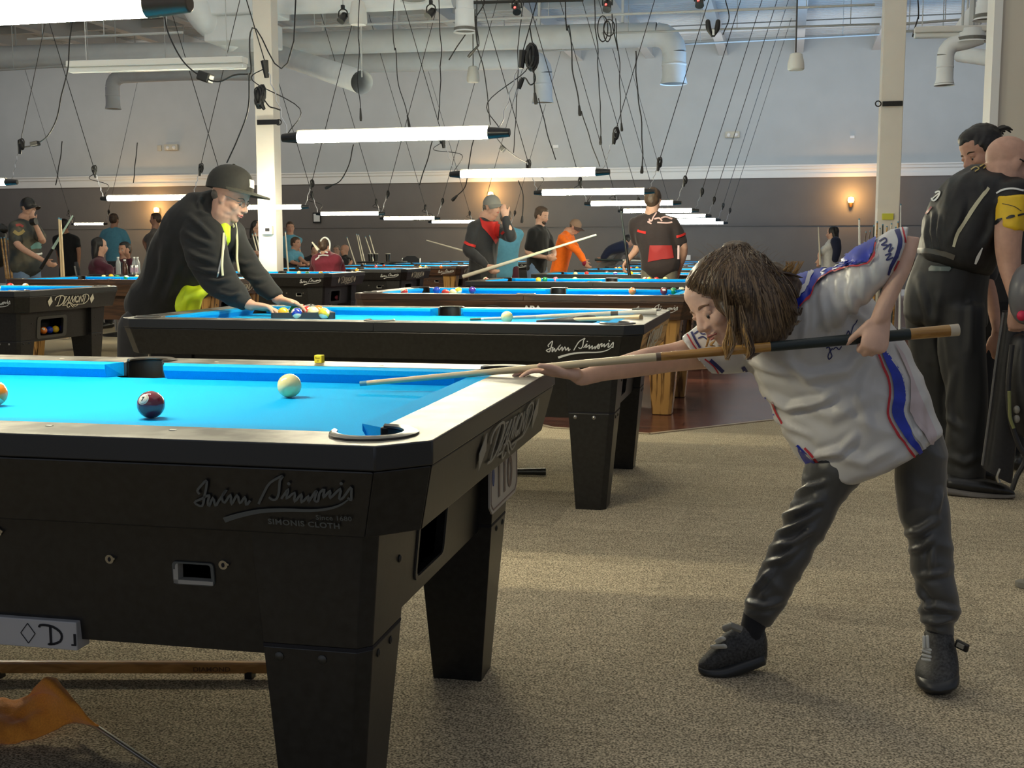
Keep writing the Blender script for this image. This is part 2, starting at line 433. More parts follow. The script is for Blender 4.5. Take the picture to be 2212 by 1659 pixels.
# columns
COLP = mat('column_paint', (.78, .73, .65), .55, noise_amt=.03, scale=3)
COLE = mat('column_edge_paint', (.72, .74, .74), .5)
def column(n, px0, px1, Y, lab, dp=.36):
    a = aY(px0, 400, Y); b = aY(px1, 400, Y)
    o = MB().box(a.x, b.x, Y, Y+dp, 0, ZC).build('column', COLP, bev=.006); o['label'] = lab; struct(o)
    return a.x, b.x
cx0, cx1 = column(1, 555, 594, 14.9, 'square cream column left of centre, behind the leaning man', .22)
dx0, dx1 = column(2, 1897, 1945, 15.4, 'square white column at the right, with a cue rack at its foot')
# near partition end on the right
PART = mat('partition_beige', (.62, .56, .46), .8, noise_amt=.02, scale=4)
pa = aY(2154, 250, 7.4)
wr = struct(MB().box(pa.x, pa.x+6, 7.4, 7.6, 0, ZC).build('wall_right', PART))
struct(MB().box(pa.x-.045, pa.x, 7.37, 7.63, 0, ZC).build('trim_7', MW))

# ================================================================= TABLES
HL, HW, CC, SPX = 1.193, .657, .075, .042
def octo(ins, z, c=CC):
    a, b = HL-ins, HW-ins
    return [Vector(p+(z,)) for p in ((a, -b+c), (a, b-c), (a-c, b), (-a+c, b), (-a, b-c), (-a, -b+c), (-a+c, -b), (a-c, -b))]
def half_rail(sx):
    out = [(SPX*sx, HW), (HL-CC, HW), (HL, HW-CC)]
    inn = [(HL-.13, HW-.19)]; pc = (HL-.125, HW-.125)
    for k in range(13):
        a = R(-92 + k*(274/12)); inn.append((pc[0]+.066*math.cos(a), pc[1]+.066*math.sin(a)))
    inn.append((HL-.19, HW-.13))
    for k in range(7):
        a = R(-28 + k*118/6); inn.append((SPX*sx+.060*math.cos(a), HW-.10+.060*math.sin(a)))
    m = lambda L: [(x, -y) for x, y in L]
    return [(x*sx, y) for x, y in out + m(out)[::-1] + m(inn)[::-1] + inn]
IWAN = [[(190,415),(172,370),(220,310),(300,235),(290,310),(250,430),(200,565),(115,525),(210,470),(310,420),(280,500),(285,565),(350,450),(365,555),(420,480),(530,340),(460,430),(480,510),(570,400),(560,530),(650,400),(665,510),(740,420),(740,525),(795,465)],
        [(890,505),(960,380),(1060,230),(1220,135),(1180,200),(1150,350),(1110,430),(1060,440),(1025,410)],
        [(1170,425),(1270,295),(1230,420),(1340,335),(1320,455),(1420,350),(1400,460),(1500,370),(1480,455),(1570,330),(1600,310),(1560,420),(1600,430),(1630,330),(1690,280),(1665,385),(1760,290),(1740,390),(1880,260),(1850,390),(1900,370),(2000,240),(1995,330),(1985,400),(1950,370)]]
def logo_script(detail=True):
    K = .292/1960
    fn = lambda u, v, w: Vector((HL-.109-(2060-u)*K, -HW-.001+.0145*0 - w + (.757-(.733-(v-221)*1.4e-4))*.235+.0, .733-(v-221)*1.4e-4))
    mb = MB()
    for s in IWAN: ribbon(mb, s, 28, fn, 3)
    ribbon(mb, [(445,735),(620,670),(900,595),(1200,565),(1500,555),(1700,525),(1850,470),(1960,390)], [66,60,52,44,36,30,24,14], fn, 3)
    for c in ((1280,230),(1892,200)): disc(mb, c, 20, fn, 10)
    if detail:
        f2 = lambda u, v, w: fn(u, -v, w)
        text(mb, 'Since 1680', 82, 1550, -665, f2, 1.12, .8, spacing=1.05)
        text(mb, 'SIMONIS CLOTH', 96, 975, -752+0, lambda u, v, w: fn(u, -v+(u-975)*.022, w), 1.12, 2.2, spacing=1.08)
    return mb
DSTR = [([(560,460),(550,400),(590,330),(680,290),(780,285),(840,330),(850,420),(820,540),(770,620),(700,665),(600,665)], 34),
        ([(715,300),(690,450),(660,655)], 26), ([(865,312),(935,312)], 26), ([(905,310),(870,450),(835,645)], 26), ([(815,650),(960,640)], 26),
        ([(1015,300),(930,480),(870,610)], 26), ([(1020,300),(1012,420),(1000,545)], 26), ([(930,465),(1010,452)], 18),
        ([(1110,295),(1080,430),(1050,530)], 24), ([(1085,300),(1145,295)], 20), ([(1110,300),(1130,430),(1140,530)], 26), ([(1140,530),(1180,400),(1222,290)], 22),
        ([(1222,290),(1210,420),(1190,550)], 26),
        ([(1300,290),(1255,350),(1240,430),(1255,510),(1300,545),(1345,500),(1360,420),(1345,330),(1300,290)], 26), ([(1275,500),(1330,495)], 50),
        ([(1405,285),(1390,420),(1380,545)], 24), ([(1400,290),(1440,420),(1480,530)], 26), ([(1480,530),(1500,400),(1522,280)], 22),
        ([(1575,260),(1555,400),(1540,590)], 26),
        ([(1480,330),(1475,280),(1520,240),(1600,225),(1670,270),(1700,370),(1670,480),(1600,560),(1520,600),(1350,610),(1200,625)], 32),
        ([(1080,670),(1060,710),(1020,725),(985,690),(980,610),(1040,565),(1090,600),(1140,670),(1205,722)], 28),
        ([(955,570),(1050,540),(1130,580),(1200,650),(1260,690),(1310,670),(1350,620)], 26)]
def logo_deco(cy=-.05):
    mb = MB(); K = .55/1425
    def fn(u, v, w):
        v2 = v+(u-1108)*.074; z = .711-(v2-455)*2.05e-4
        return Vector((HL+.001+w-(.757-z)*.235, (u-1107)*K+cy, z))
    for s, w in DSTR: ribbon(mb, s, w*.8, fn, 3 if len(s) > 3 else 1)
    for cx_, cy_ in ((395, 500), (1820, 395)):
        mb.prism([(cx_-78, cy_), (cx_, cy_-190), (cx_+78, cy_), (cx_, cy_+190)], 0, .0012, fn)
    return mb
BOLTD = mat('dull_bolt', (.07, .07, .065), .4, metal=.8)
GREYE = mat('pale_window_edge', (.35, .34, .31), .5)
GREYP = mat('grey_window_panel', (.055, .054, .05), .4)
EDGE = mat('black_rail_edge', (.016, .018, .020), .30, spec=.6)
def make_table(style, near=False):
    body = {'black': BLACK, 'brown': BROWN, 'mixed': BLACK}[style]
    cap = {'black': RAILM, 'brown': BRAIL, 'mixed': RAILM}[style]
    legm = ZEBRA if style == 'brown' else body
    t = thing('pool_table', None, 'pool table', local=True)
    MB().prism([(HL-.14, -HW+.185), (HL-.14, HW-.185), (HL-.185, HW-.14), (SPX+.08, HW-.14), (SPX+.05, HW-.165), (SPX-.05, HW-.165), (SPX-.08, HW-.14), (-HL+.185, HW-.14), (-HL+.14, HW-.185),
                (-HL+.14, -HW+.185), (-HL+.185, -HW+.14), (SPX-.08, -HW+.14), (SPX-.05, -HW+.165), (SPX+.05, -HW+.165), (SPX+.08, -HW+.14), (HL-.185, -HW+.14)], .72, .760).build('cloth_bed', CLOTH, t)
    for sx in (1, -1):
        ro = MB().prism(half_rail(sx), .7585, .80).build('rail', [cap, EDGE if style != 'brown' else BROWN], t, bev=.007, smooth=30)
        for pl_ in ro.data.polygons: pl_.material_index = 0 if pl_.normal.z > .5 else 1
        for sy in (1, -1):
            m = MB()
            x0, x1 = .062+SPX*sx, HL-.195; n0, n1 = .088+SPX*sx, HL-.245
            P = lambda x, y, z: (x*sx, y*sy, z)
            m.add([P(x0, HW-.128, .799), P(x1, HW-.128, .799), P(n1, HW-.182, .797), P(n0, HW-.182, .797), P(x0, HW-.128, .76), P(x1, HW-.128, .76), P(n1-.004, HW-.168, .76), P(n0+.004, HW-.168, .76),
                   P(n1, HW-.182, .784), P(n0, HW-.182, .784)],
                  [(0,1,2,3), (3,2,8,9), (9,8,6,7), (7,6,5,4), (0,3,9,7,4), (1,5,6,8,2), (0,4,5,1)]).build('cushion', CLOTH, t)
        y0 = HW-.195; n0 = HW-.245
        P = lambda x, y, z: (x*sx, y, z)
        MB().add([P(HL-.128, -y0, .799), P(HL-.128, y0, .799), P(HL-.182, n0, .797), P(HL-.182, -n0, .797), P(HL-.128, -y0, .76), P(HL-.128, y0, .76), P(HL-.168, n0-.004, .76), P(HL-.168, -n0+.004, .76),
                  P(HL-.182, n0, .784), P(HL-.182, -n0, .784)],
                 [(0,1,2,3), (3,2,8,9), (9,8,6,7), (7,6,5,4), (0,3,9,7,4), (1,5,6,8,2), (0,4,5,1)]).build('cushion', CLOTH, t)
    # pockets
    def pocket(cx, cy, a0, a1, r):
        m = MB(); N = 14
        rs = []
        for k in range(N+1):
            a = R(a0+(a1-a0)*k/N); c_, s_ = math.cos(a), math.sin(a)
            rs.append([Vector((cx+c_*rr, cy+s_*rr, z)) for rr, z in ((r, .68), (r, .798), (r+.004, .802), (r+.008, .798), (r+.006, .68))])
        m.rings(rs)
        m.lathe([(0, .684), (r+.004, .684), (r+.004, .69), (0, .69)], (cx, cy, 0), 16)
        pk = m.build('pocket', POCKET, t, smooth=True)
        l = MB(); rs = []
        for k in range(N+1):
            e = min(k, N-k)/N; a = R(a0-6+(a1-a0+12)*k/N); c_, s_ = math.cos(a), math.sin(a); w = .003+.019*min(1, e*4)
            rs.append([Vector((cx+c_*(r+q), cy+s_*(r+q), .8005+h)) for q, h in ((-.004, 0), (-.004, .004), (w*.5, .007), (w, .003), (w, 0))])
        l.rings(rs); l.build('lip', LIP, pk, smooth=True)
    for sx in (1, -1):
        for sy in (1, -1):
            a = math.degrees(math.atan2(sy, sx)); pocket(sx*(HL-.125), sy*(HW-.125), a-125, a+125, .062)
    pocket(SPX, HW-.10, -15, 195, .056); pocket(SPX, -HW+.10, 165, 375, .056)
    # aprons
    for nm, ins, c2 in (('', 0, 0),):
        top, bot, ti, bi = octo(.003, .757), octo(.030, .640), octo(.04, .757), octo(.055, .640)
        for i in range(8):
            j = (i+1) % 8
            mm = body
            if style == 'mixed' and i == 0: mm = ZEBRAH
            MB().add([bot[i], bot[j], bi[j], bi[i], top[i], top[j], ti[j], ti[i]], [(0,3,2,1),(4,5,6,7),(0,1,5,4),(1,2,6,5),(2,3,7,6),(3,0,4,7)]).build(
                'apron' if i % 2 == 0 else 'corner_apron', mm, t, bev=.003)
    # cabinet
    cx_, cy_ = HL-.125, HW-.10
    c = MB()
    def wall_hole(u0, u1, v0, v1, h, fn):
        a, b, e, d = h
        for q in ((u0, a, v0, v1), (b, u1, v0, v1), (a, b, v0, e), (a, b, d, v1)):
            c.prism([(q[0], q[2]), (q[1], q[2]), (q[1], q[3]), (q[0], q[3])], 0, .018, fn)
    wall_hole(-cx_+.1, cx_-.1, .395, .645, (.700, .776, .519, .557), lambda u, v, w: Vector((u, -cy_+w+(.645-v)*.10, v)))
    w0 = -.175 if near else -.26
    wall_hole(-cy_+.1, cy_-.1, .405, .645, (w0, .03, .445, .570), lambda u, v, w: Vector((cx_-.012-w-(.645-v)*.10, u, v)))
    c.box(-cx_+.1, cx_-.1, cy_-.018, cy_, .395, .645); c.box(-cx_+.012, -cx_+.03, -cy_+.1, cy_-.1, .435, .645)
    c.box(-cx_+.05, cx_-.05, -cy_+.03, cy_-.03, .41, .425); c.box(-cx_+.05, cx_-.05, -cy_+.03, cy_-.03, .66, .70)
    cab = c.build('cabinet', body, t)
    MB().box(cx_-.30, cx_-.16, -.28, .05, .425, .66).build('ball_box', DARKIN, t)
    def frame(cu, cv, hw_, hh, fn, w, m, nm, par, r=.012):
        f = MB(); pts = []
        for qx, qy, a0 in ((1, 1, 0), (-1, 1, 90), (-1, -1, 180), (1, -1, 270)):
            for k in range(4):
                a = R(a0+k*30); pts.append((cu+qx*(hw_-r)+r*math.cos(a), cv+qy*(hh-r)+r*math.sin(a)))
        rs = []
        for i, p in enumerate(pts):
            d = Vector((p[0]-cu, p[1]-cv)).normalized()
            rs.append([fn(p[0], p[1], 0), fn(p[0], p[1], .004), fn(p[0]+d.x*w, p[1]+d.y*w, .004), fn(p[0]+d.x*w, p[1]+d.y*w, 0)])
        f.rings(rs, False, True); return f.build(nm, m, par)
    frame(.738, .538, .040, .0215, lambda u, v, w: Vector((u, -cy_-w+(.645-v)*.10, v)), -.006, SILVER, 'coin_window', cab, .007)
    frame((w0+.03)/2, .5075, (.03-w0)/2+.002, .0645, lambda u, v, w: Vector((cx_-.012+w-(.645-v)*.10, u, v)), (.012 if near else .045), GREYP if style == 'black' else body, 'ball_window', cab, .018)
    rt = MB(); rt.box(.700, .709, -cy_+.006, -cy_+.025, .519, .557); rt.box(.700, .776, -cy_+.006, -cy_+.025, .519, .526); rt.build('window_edge', GREYE, cab)
    for x, z in ((.575, .556), (.797, .558), (.352, .596)):
        l = MB(); fn = lambda u, v, w: Vector((x+u, -cy_-w+(.645-z-v)*.10, z+v))
        disc(l, (0, 0), .0085, fn, 14, .004); disc(l, (.010, .002), .0022, fn, 8, .006)
        lk = l.build('lock', BOLT, cab, smooth=True)
        k = MB(); disc(k, (0, 0), .003, lambda u, v, w: fn(u, v, w+.004), 8, .0008, .0045); k.build('keyhole', DARKIN, lk)
    # legs
    for sx in (1, -1):
        for sy in (1, -1):
            def q(f, z):
                x0 = HL-(.105+(.161-.105)*f); x1 = HL-(.335+(.29-.335)*f); y0 = HW-(.085+(.117-.085)*f); y1 = HW-(.30+(.246-.30)*f); e = .022
                pts = [(x1, y0), (x0-e, y0), (x0, y0-e), (x0, y1), (x1, y1)]
                return [Vector((x*sx, y*sy, z)) for x, y in pts]
            zs = .422; fs = (.645-zs)/.645
            up = MB().rings([q(0, .645), q(fs, zs+.003)]); lo = MB().rings([q(fs, zs-.003), q(1, .0)])
            mu = GREYWOOD if (style == 'black' and near) else legm
            lu = up.build('leg', legm, t, bev=.002)
            lo.build('lower_leg', legm, lu, bev=.002)
            MB().rings([[Vector((p.x*1, p.y, z)) for p in q(fs, z)] for z in (zs-.003, zs+.003)]).build('joint', DARKIN, lu)
            bs = BOLTD if near else BOLT
            for du, z in ((.07, zs-.02), (.15, zs-.02)):
                f_ = (.645-z)/.645; y0 = HW-(.085+.032*f_); b = MB()
                b.lathe([(.0, 0), (.0085, 0), (.0085, .002), (.005, .0045), (0, .005)], (sx*(HL-.14-du), sy*y0, z), 10, (Vector((1,0,0)), Vector((0,0,1)), Vector((0,sy,0))))
                b.build('bolt', bs, lu, smooth=True)
            for dv, z in ((.05, zs-.02), (.12, zs+.0-.02), (.14, .55)):
                f_ = (.645-z)/.645; x0 = HL-(.105+.056*f_); b = MB()
                b.lathe([(.0, 0), (.0075, 0), (.0075, .002), (.004, .004), (0, .0045)], (sx*x0, sy*(HW-.10-dv), z), 10, (Vector((0,1,0)), Vector((0,0,1)), Vector((sx,0,0))))
                b.build('bolt', BLACK, lu, smooth=True)
    lm = SILVER if near else LWHITE
    lg = logo_script(near).build('script_lettering', lm, t); lg['label'] = 'handwritten style cloth maker lettering with a swoosh'
    lg = logo_deco(.08 if near else -.05).build('diamond_lettering', DULLCR if near else CREAM, t); lg['label'] = 'pale decorative DIAMOND lettering between two lozenges'
    return t
def place(t, xr, ynear, rot):
    c = Vector((xr, ynear, 0)) + Matrix.Rotation(rot, 3, 'Z') @ Vector((-HL, HW, 0))
    t.location = c; t.rotation_euler = (0, 0, rot); return t
TB = {}
proto = {}
def new_table(style, near=False):
    key = (style, near)
    if key not in proto: proto[key] = make_table(*key); return proto[key]
    return dup(proto[key])
RC = [('black', 1.743, .0178, 'black pool table in the foreground with blue cloth, nearest the camera'),
      ('mixed', 4.719, .0034, 'black pool table being racked by the leaning man in the cap'),
      ('brown', 7.66, -.010, 'dark brown pool table with zebra grain legs behind the table being racked'),
      ('black', 10.61, 0, 'black pool table beside the man in the red and black sweater'),
      ('black', 13.56, 0, 'pool table just behind the man in the red hemmed shirt'),
      ('black', 16.52, 0, 'pool table that the man in the orange sweatshirt leans over'),
      ('black', 19.47, 0, 'pool table where the player in the raglan shirt bends to shoot'),
      ('black', 22.42, 0, 'last but one pool table of the right row, a blue sliver under the tubes'),
      ('black', 25.38, 0, 'farthest pool table of the right row, close to the back wall')]
for i, (st, y, a, lab) in enumerate(RC):
    t = place(new_table(st, i == 0), -.556, y, a); t['label'] = lab; t['group'] = 'pool tables'; TB['R%d' % i] = t
LC = [(2, 'black', 'black pool table cut off by the left edge with two balls in its window'),
      (3, 'brown', 'brown pool table behind the leaning man, reaching to the left edge'),
      (4, 'black', 'black pool table in front of the bending person in maroon'),
      (5, 'black', 'black pool table just beyond the person in maroon, second with lettered end'),
      (6, 'brown', 'brown pool table with zebra leg left of the man in the grey cap'),
      (7, 'black', 'pool table seen as a thin strip behind the brown zebra legged one'),
      (8, 'black', 'farthest pool table of the left row, behind the man in the grey cap')]
for k, st, lab in LC:
    t = place(new_table(st), -5.40, 7.48+2.955*(k-2), 0); t['label'] = lab; t['group'] = 'pool tables'; TB['L%d' % k] = t

def on_table(key, x, y, z=.0):
    t = TB[key]; return t.location + Matrix.Rotation(t.rotation_euler.z, 3, 'Z') @ Vector((x, y, z))
# foreground table extras: number plate, label bar, chalk
T1 = TB['R0']
def t1(u): return u
pl = MB()
X = HL-.060; pf = lambda u, v, w: Vector((X+w, u, v))
pl.prism([(.085, .64), (.385, .64), (.385, .535), (.36, .515), (.11, .515), (.085, .535)], -.004, 0, pf)
plate = pl.build('number_plate', mat('plate_pale', (.42, .39, .34), .4), T1); plate['label'] = 'pale plate numbered 110 hanging at the end'
pf2 = lambda u, v, w: Vector((X+.0002+w, u, v))
for _k, _s in enumerate('110'):
    n = MB(); text(n, _s, .105, .148+.066*_k-(.008 if _k == 1 else .016 if _k == 2 else 0), .545, pf2, 1.1, .003, .001); n.build('digit', mat('plate_brown', (.16, .11, .09), .5), plate)
bd = MB(); 
for a, b in (((.095, .63), (.375, .63)), ((.375, .63), (.375, .54)), ((.375, .54), (.352, .524)), ((.352, .524), (.118, .524)), ((.118, .524), (.095, .54)), ((.095, .54), (.095, .63))):
    ribbon(bd, [a, b], .003, pf2, 1)
bd.build('border', mat('plate_line', (.22, .16, .13), .5), plate)
e = MB(); disc(e, (.118, .60), .010, pf2, 10, ry=.022); e.build('emblem', mat('plate_blue', (.05, .08, .22), .5), plate)
cyf = -(HW-.10)+.02
tr = MB().box(-.2, .50, cyf-.012, cyf+.03, .378, .432)
tray = tr.build('label_bar', mat('pale_grey_bar', (.42, .42, .43), .4), T1, bev=.002)
n = MB(); bf = lambda u, v, w: Vector((u, cyf-.0125-w, v))
for a, b in (((.385, .405), (.400, .424)), ((.400, .424), (.415, .405)), ((.415, .405), (.400, .386)), ((.400, .386), (.385, .405))): ribbon(n, [a, b], .0014, bf, 1, .0006)
ribbon(n, [(.424, .418), (.426, .422), (.436, .423), (.452, .421), (.466, .413), (.470, .404), (.466, .394), (.452, .388), (.442, .387)], .0045, bf, 2, .0006)
ribbon(n, [(.447, .421), (.447, .388)], .005, bf, 1, .0006); ribbon(n, [(.440, .387), (.455, .387)], .002, bf, 1, .0006)
ribbon(n, [(.489, .389), (.498, .389)], .003, bf, 1, .0006); ribbon(n, [(.4965, .388), (.4965, .410)], .005, bf, 1, .0006)
n.build('bar_lettering', DARKIN, tray)
CHALK = mat('yellow_chalk_paper', (.72, .62, .02), .7)
p = aY(690, 776, 2.98)
ck = MB(); ck.box(p.x-.011, p.x+.011, p.y-.011, p.y+.011, .8015, .8235)
c = ck.build('chalk_cube', CHALK, bev=.002); tag(c, 'small yellow chalk cube on the far rail of the foreground table', 'chalk')
s = MB(); q = c.location
text(s, 'Bear', .008, q.x-.008, q.z+.012, lambda u, v, w: Vector((u, q.y-.0112-w, v)), 1, .0002, .0003); text(s, '20', .006, q.x-.003, q.z+.005, lambda u, v, w: Vector((u, q.y-.0112-w, v)), 1, .0002, .0003)
s.build('print', mat('chalk_print', (.25, .2, .0), .7), c)
_t = TB['R2']; _c = _t.location
m = MB(); _u = aY(1133, 664, 7.66).x-_c.x; _sf = lambda u, v, w: Vector((u, -HW-.001-w+(.757-v)*.235, v))
text(m, 'ABA', .052, _u-.005, .690, _sf, 1.25, .002, .001); m.build('side_lettering', LWHITE, _t)
m = MB(); ribbon(m, [(_u-.22+.085*math.cos(k), .665+.060*math.sin(k)) for k in (PI*i/12 for i in range(13))], .006, _sf, 1); m.build('round_emblem', SILVER, _t)
# rail sights on the foreground and second table
SIGHT = mat('rail_sight', (.75, .75, .7), .4)
for tk in ('R0', 'R1'):
    for sy in (1, -1):
        for x in (-.72, -.48, -.24, .24, .48, .72):
            MB().box(x-.006, x+.006, sy*(HW-.085)-.0035, sy*(HW-.085)+.0035, .8003, .8013).build('sight', SIGHT, TB[tk])

# ---------------------------------------------------------------- balls
BC = {'white': (.84, .74, .36), 'yellow': (.80, .50, .02), 'blue': (.01, .04, .38), 'red': (.55, .02, .015), 'purple': (.06, .015, .22), 'orange': (.80, .20, .015),
      'green': (.01, .22, .06), 'maroon': (.17, .008, .02), 'black': (.01, .01, .01), 'pink': (.75, .15, .2)}
def bm_(c): return mat('ball_'+c, BC[c], .06, spec=.7, coat=.6)
IV = mat('ball_ivory', (.80, .74, .52), .06, spec=.7, coat=.6)
SPOT = mat('ball_spot', (.85, .82, .68), .1, coat=.5)
BM = {}
def ball(p, col, label, group=None, stripe=False, spot=None, hi=False):
    key = (col, stripe, spot, hi)
    if key not in BM:
        rot = Euler((random.uniform(-.6, .6), random.uniform(-.6, .6), random.uniform(0, 6))).to_matrix()
        if spot: rot = Matrix.Identity(3)
        r = .0286; m = MB().ell((0, 0, 0), r, n=28 if hi else 16, m=20 if hi else 12)
        m.v = [rot @ v for v in m.v]
        o = m.build('ball', [bm_(col), IV, SPOT, DARKIN], None, smooth=180, loc=(0, 0, 0), recalc=True)
        sd = Vector(spot).normalized() if spot else rot @ Vector((0, 1, .25)).normalized()
        for f in o.data.polygons:
            c = Vector(f.center)
            z = (rot.inverted() @ c).z
            if stripe and abs(z) > r*.55: f.material_index = 1
            if not spot and col != 'white' and c.normalized().dot(sd) > .93: f.material_index = 2
        me = o.data; COL.objects.unlink(o); bpy.data.objects.remove(o); BM[key] = me
    o = bpy.data.objects.new('ball', BM[key]); COL.objects.link(o); o.location = p; OFF[o.name] = Vector(p)
    tag(o, label, 'ball', group); return o
def tz(key): return .760+.0287
b = ball(aZ(625, 833, .789), 'white', 'yellowish white cue ball on the foreground table, ahead of the cue tip', None, hi=True)
sp = (-.16, -1, .62)
pb = aZ(326, 874, .789); o = ball(pb, 'maroon', 'maroon ball with a pale number spot, lone on the foreground cloth', None, spot=sp, hi=True)
# raised number spot following the sphere
sd = Vector(sp).normalized(); uu = Vector((1, 0, 0)); uu = (uu-sd*uu.dot(sd)).normalized(); vv = sd.cross(uu)
if vv.z < 0: vv = -vv
def cap_(r0, r1, col, nm):
    m = MB(); rs = []
    for rr in [r0+(r1-r0)*i_/6 for i_ in range(7)]:
        rs.append([pb+(sd*math.cos(rr)+(uu*math.cos(a)+vv*math.sin(a))*math.sin(rr))*.02875 for a in (2*PI*k/20 for k in range(20))])
    m.rings(rs, False)
    if r0 < .01: m.v = m.v
    q = m.build(nm, col, o, smooth=180, recalc=True); return q
cap_(.001, .44, SPOT, 'number_spot'); cap_(.34, .36, DARKIN, 'spot_ring')
nn = MB(); K = .028
def sf(u, v, w):
    d = (sd+uu*(u/K)+vv*(v/K)).normalized(); return pb+d*(.0293+w)
text(nn, '7', .013, -.0038, -.0046, sf, 1.0, .0003, .0001); nn.build('number', DARKIN, o)
ball(aZ(-12, 850, .789), 'orange', 'orange striped white ball at the left edge of the foreground cloth', None, stripe=True, hi=True)
def ballset(key, lst, where, grp):
    for i, (x, y, c, s) in enumerate(sorted(lst)):
        ball(aZ(x, y, .789), c, '%s%s ball on %s, %s' % ('striped ' if s else '', c, where, 'leftmost' if i == 0 else 'rightmost' if i == len(lst)-1 else ['', 'second', 'third', 'fourth', 'fifth', 'sixth', 'seventh', 'eighth', 'ninth'][i]+' from the left'), grp, s)
ballset('R2', [(873, 631, 'red', 1), (943, 627, 'blue', 0), (962, 633, 'red', 0), (978, 633, 'white', 0), (990, 628, 'yellow', 1), (1020, 627, 'purple', 0), (1366, 629, 'orange', 0), (1434, 629, 'maroon', 0), (1455, 629, 'green', 0), (1473, 628, 'green', 1)],
        'the dark brown table', 'balls on the dark brown table')
ballset('R3', [(1049, 604, 'red', 1), (1163, 605, 'yellow', 0), (1177, 604, 'green', 0), (1200, 604, 'pink', 0), (1242, 604, 'white', 0), (1393, 604, 'red', 1), (1402, 604, 'yellow', 1), (1418, 604, 'red', 0), (1437, 604, 'white', 0)],
        'the table beside the red and black sweater', 'balls on the fourth table')
ballset('R4', [(1243, 592, 'white', 0), (1267, 591, 'red', 0), (1310, 590, 'maroon', 0), (1329, 592, 'blue', 1), (1363, 591, 'yellow', 0)], 'the fifth table of the right row', 'balls on the fifth table')
ballset('R5', [(1330, 581, 'orange', 0), (1338, 580, 'yellow', 1), (1362, 574+6, 'red', 0), (1376, 580, 'yellow', 0)], 'the sixth table of the right row', 'balls on the sixth table')
ballset('L2', [(-6, 622, 'white', 0), (22, 618, 'red', 0), (55, 619, 'orange', 1)], 'the table cut off at the left', 'balls on the left edge table')
ballset('L3', [(224, 599, 'white', 0), (240, 597, 'yellow', 0), (253, 599, 'green', 0), (273, 600, 'green', 1), (296, 599, 'white', 0)], 'the brown table behind the leaning man', 'balls on the left brown table')
ballset('L4', [(646, 590, 'white', 0), (664, 591, 'green', 0), (693, 591, 'yellow', 1)], 'the table in front of the maroon shirt', 'balls on the left fourth table')
ballset('L5', [(771, 584, 'yellow', 0), (740, 583, 'orange', 0)], 'the table beyond the maroon shirt', 'balls on the left fifth table')
ballset('L6', [(829, 575, 'red', 0), (812, 576, 'pink', 0), (908, 577, 'yellow', 1), (920, 577, 'white', 0), (953, 577, 'orange', 0)], 'the brown table by the grey cap man', 'balls on the left brown sixth table')
for x, y, c in ((94, 724, 'orange'), (107, 723, 'blue'), (120, 721, 'yellow'), (136, 720, 'blue')):
    _q = aX(x, 715, -5.62); _q.z = .476
    ball(_q, c, '%s ball in the ball window of the left edge table, %s' % (c, 'left of the yellow one' if x < 120 else ('middle one' if x == 120 else 'rightmost')), 'balls in the ball window')
for x, y, c, w in ((728, 653, 'pink', 'left'), (736, 652, 'red', 'right')):
    _q = aX(x, 652, -5.62); _q.z = .476
    ball(_q, c, '%s ball inside the ball window of the table by the maroon shirt, %s one' % (c, w), 'balls in the far ball window')
# second table: rack with balls, cue ball, cues
rk = thing('ball_rack', 'black ball rack on the second table under the leaning man\'s hands', 'rack', aZ(655, 683, .765)); c0 = OFF[rk.name]
ra = aZ(588, 688, .765); rb_ = aZ(722, 687, .765); rc_ = aZ(672, 667, .765)
RK = mat('black_plastic_rack', (.02, .02, .022), .35)
for a, b_ in ((ra, rb_), (rb_, rc_), (rc_, ra)):
    MB().bar(a+Vector((0, 0, .012)), b_+Vector((0, 0, .012)), .012, .034).build('rack_side', RK, rk, bev=.003)
for x, y, c, s in ((612, 676, 'yellow', 0), (636, 672, 'green', 0), (650, 668, 'red', 1), (664, 673, 'red', 0), (676, 674, 'white', 0), (688, 671, 'orange', 0), (641, 677, 'blue', 1), (700, 677, 'yellow', 1)):
    ball(aZ(x, y, .789), c, '%s%s ball in the rack, %s' % ('striped ' if s else '', c, {612: 'leftmost', 636: 'beside the green one\'s fingers', 650: 'at the back', 664: 'in the middle', 676: 'between red and orange', 688: 'by the right corner', 641: 'in front under the hand', 700: 'at the right tip'}[x]), 'balls in the rack', s, hi=True)
ball(aZ(1095, 685, .789), 'white', 'cream cue ball beside the two cues on the second table', None, hi=True)

# ---------------------------------------------------------------- cues
MAPLE = mat('cue_maple', (.62, .46, .26), .3, spec=.6)
MAPLEG = mat('cue_pale_shaft', (.62, .58, .46), .35)
BUTT = wood('cue_butt_wood', (.50, .27, .07), (.30, .14, .03), rough=.25, stretch=(1, 8, 8))
WRAP = mat('cue_green_black_wrap', (.012, .022, .022), .5, bump=.2, scale=200)
COLLAR = mat('cue_collar', (.12, .08, .05), .3)
TIPM = mat('cue_blue_tip', (.10, .30, .42), .7)
def cue(label, tip, butt, segs=None, k=1., group=None, cat='cue'):
    """segs: (name, f0, f1, material); radius tapers from 6 to 15 mm"""
    tip = Vector(tip); butt = Vector(butt); d = butt-tip
    segs = segs or [('tip', 0, .01, TIPM), ('shaft', .01, .5, MAPLE), ('joint', .5, .515, COLLAR), ('butt', .515, .97, BUTT), ('bumper', .97, 1, COLLAR)]
    t = thing('cue', label, cat, (tip+butt)/2 if True else tip, 0, group)
    for nm, f0, f1, m in segs:
        MB().tube([tip+d*f0, tip+d*f1], [(.0062+.0088*f0)*k, (.0062+.0088*f1)*k], 12).build(nm, m, t, smooth=True)
    return t
a = aZ(1040, 690, .772); b_ = aY(1388, 672, on_table('R1', 0, .40).y)
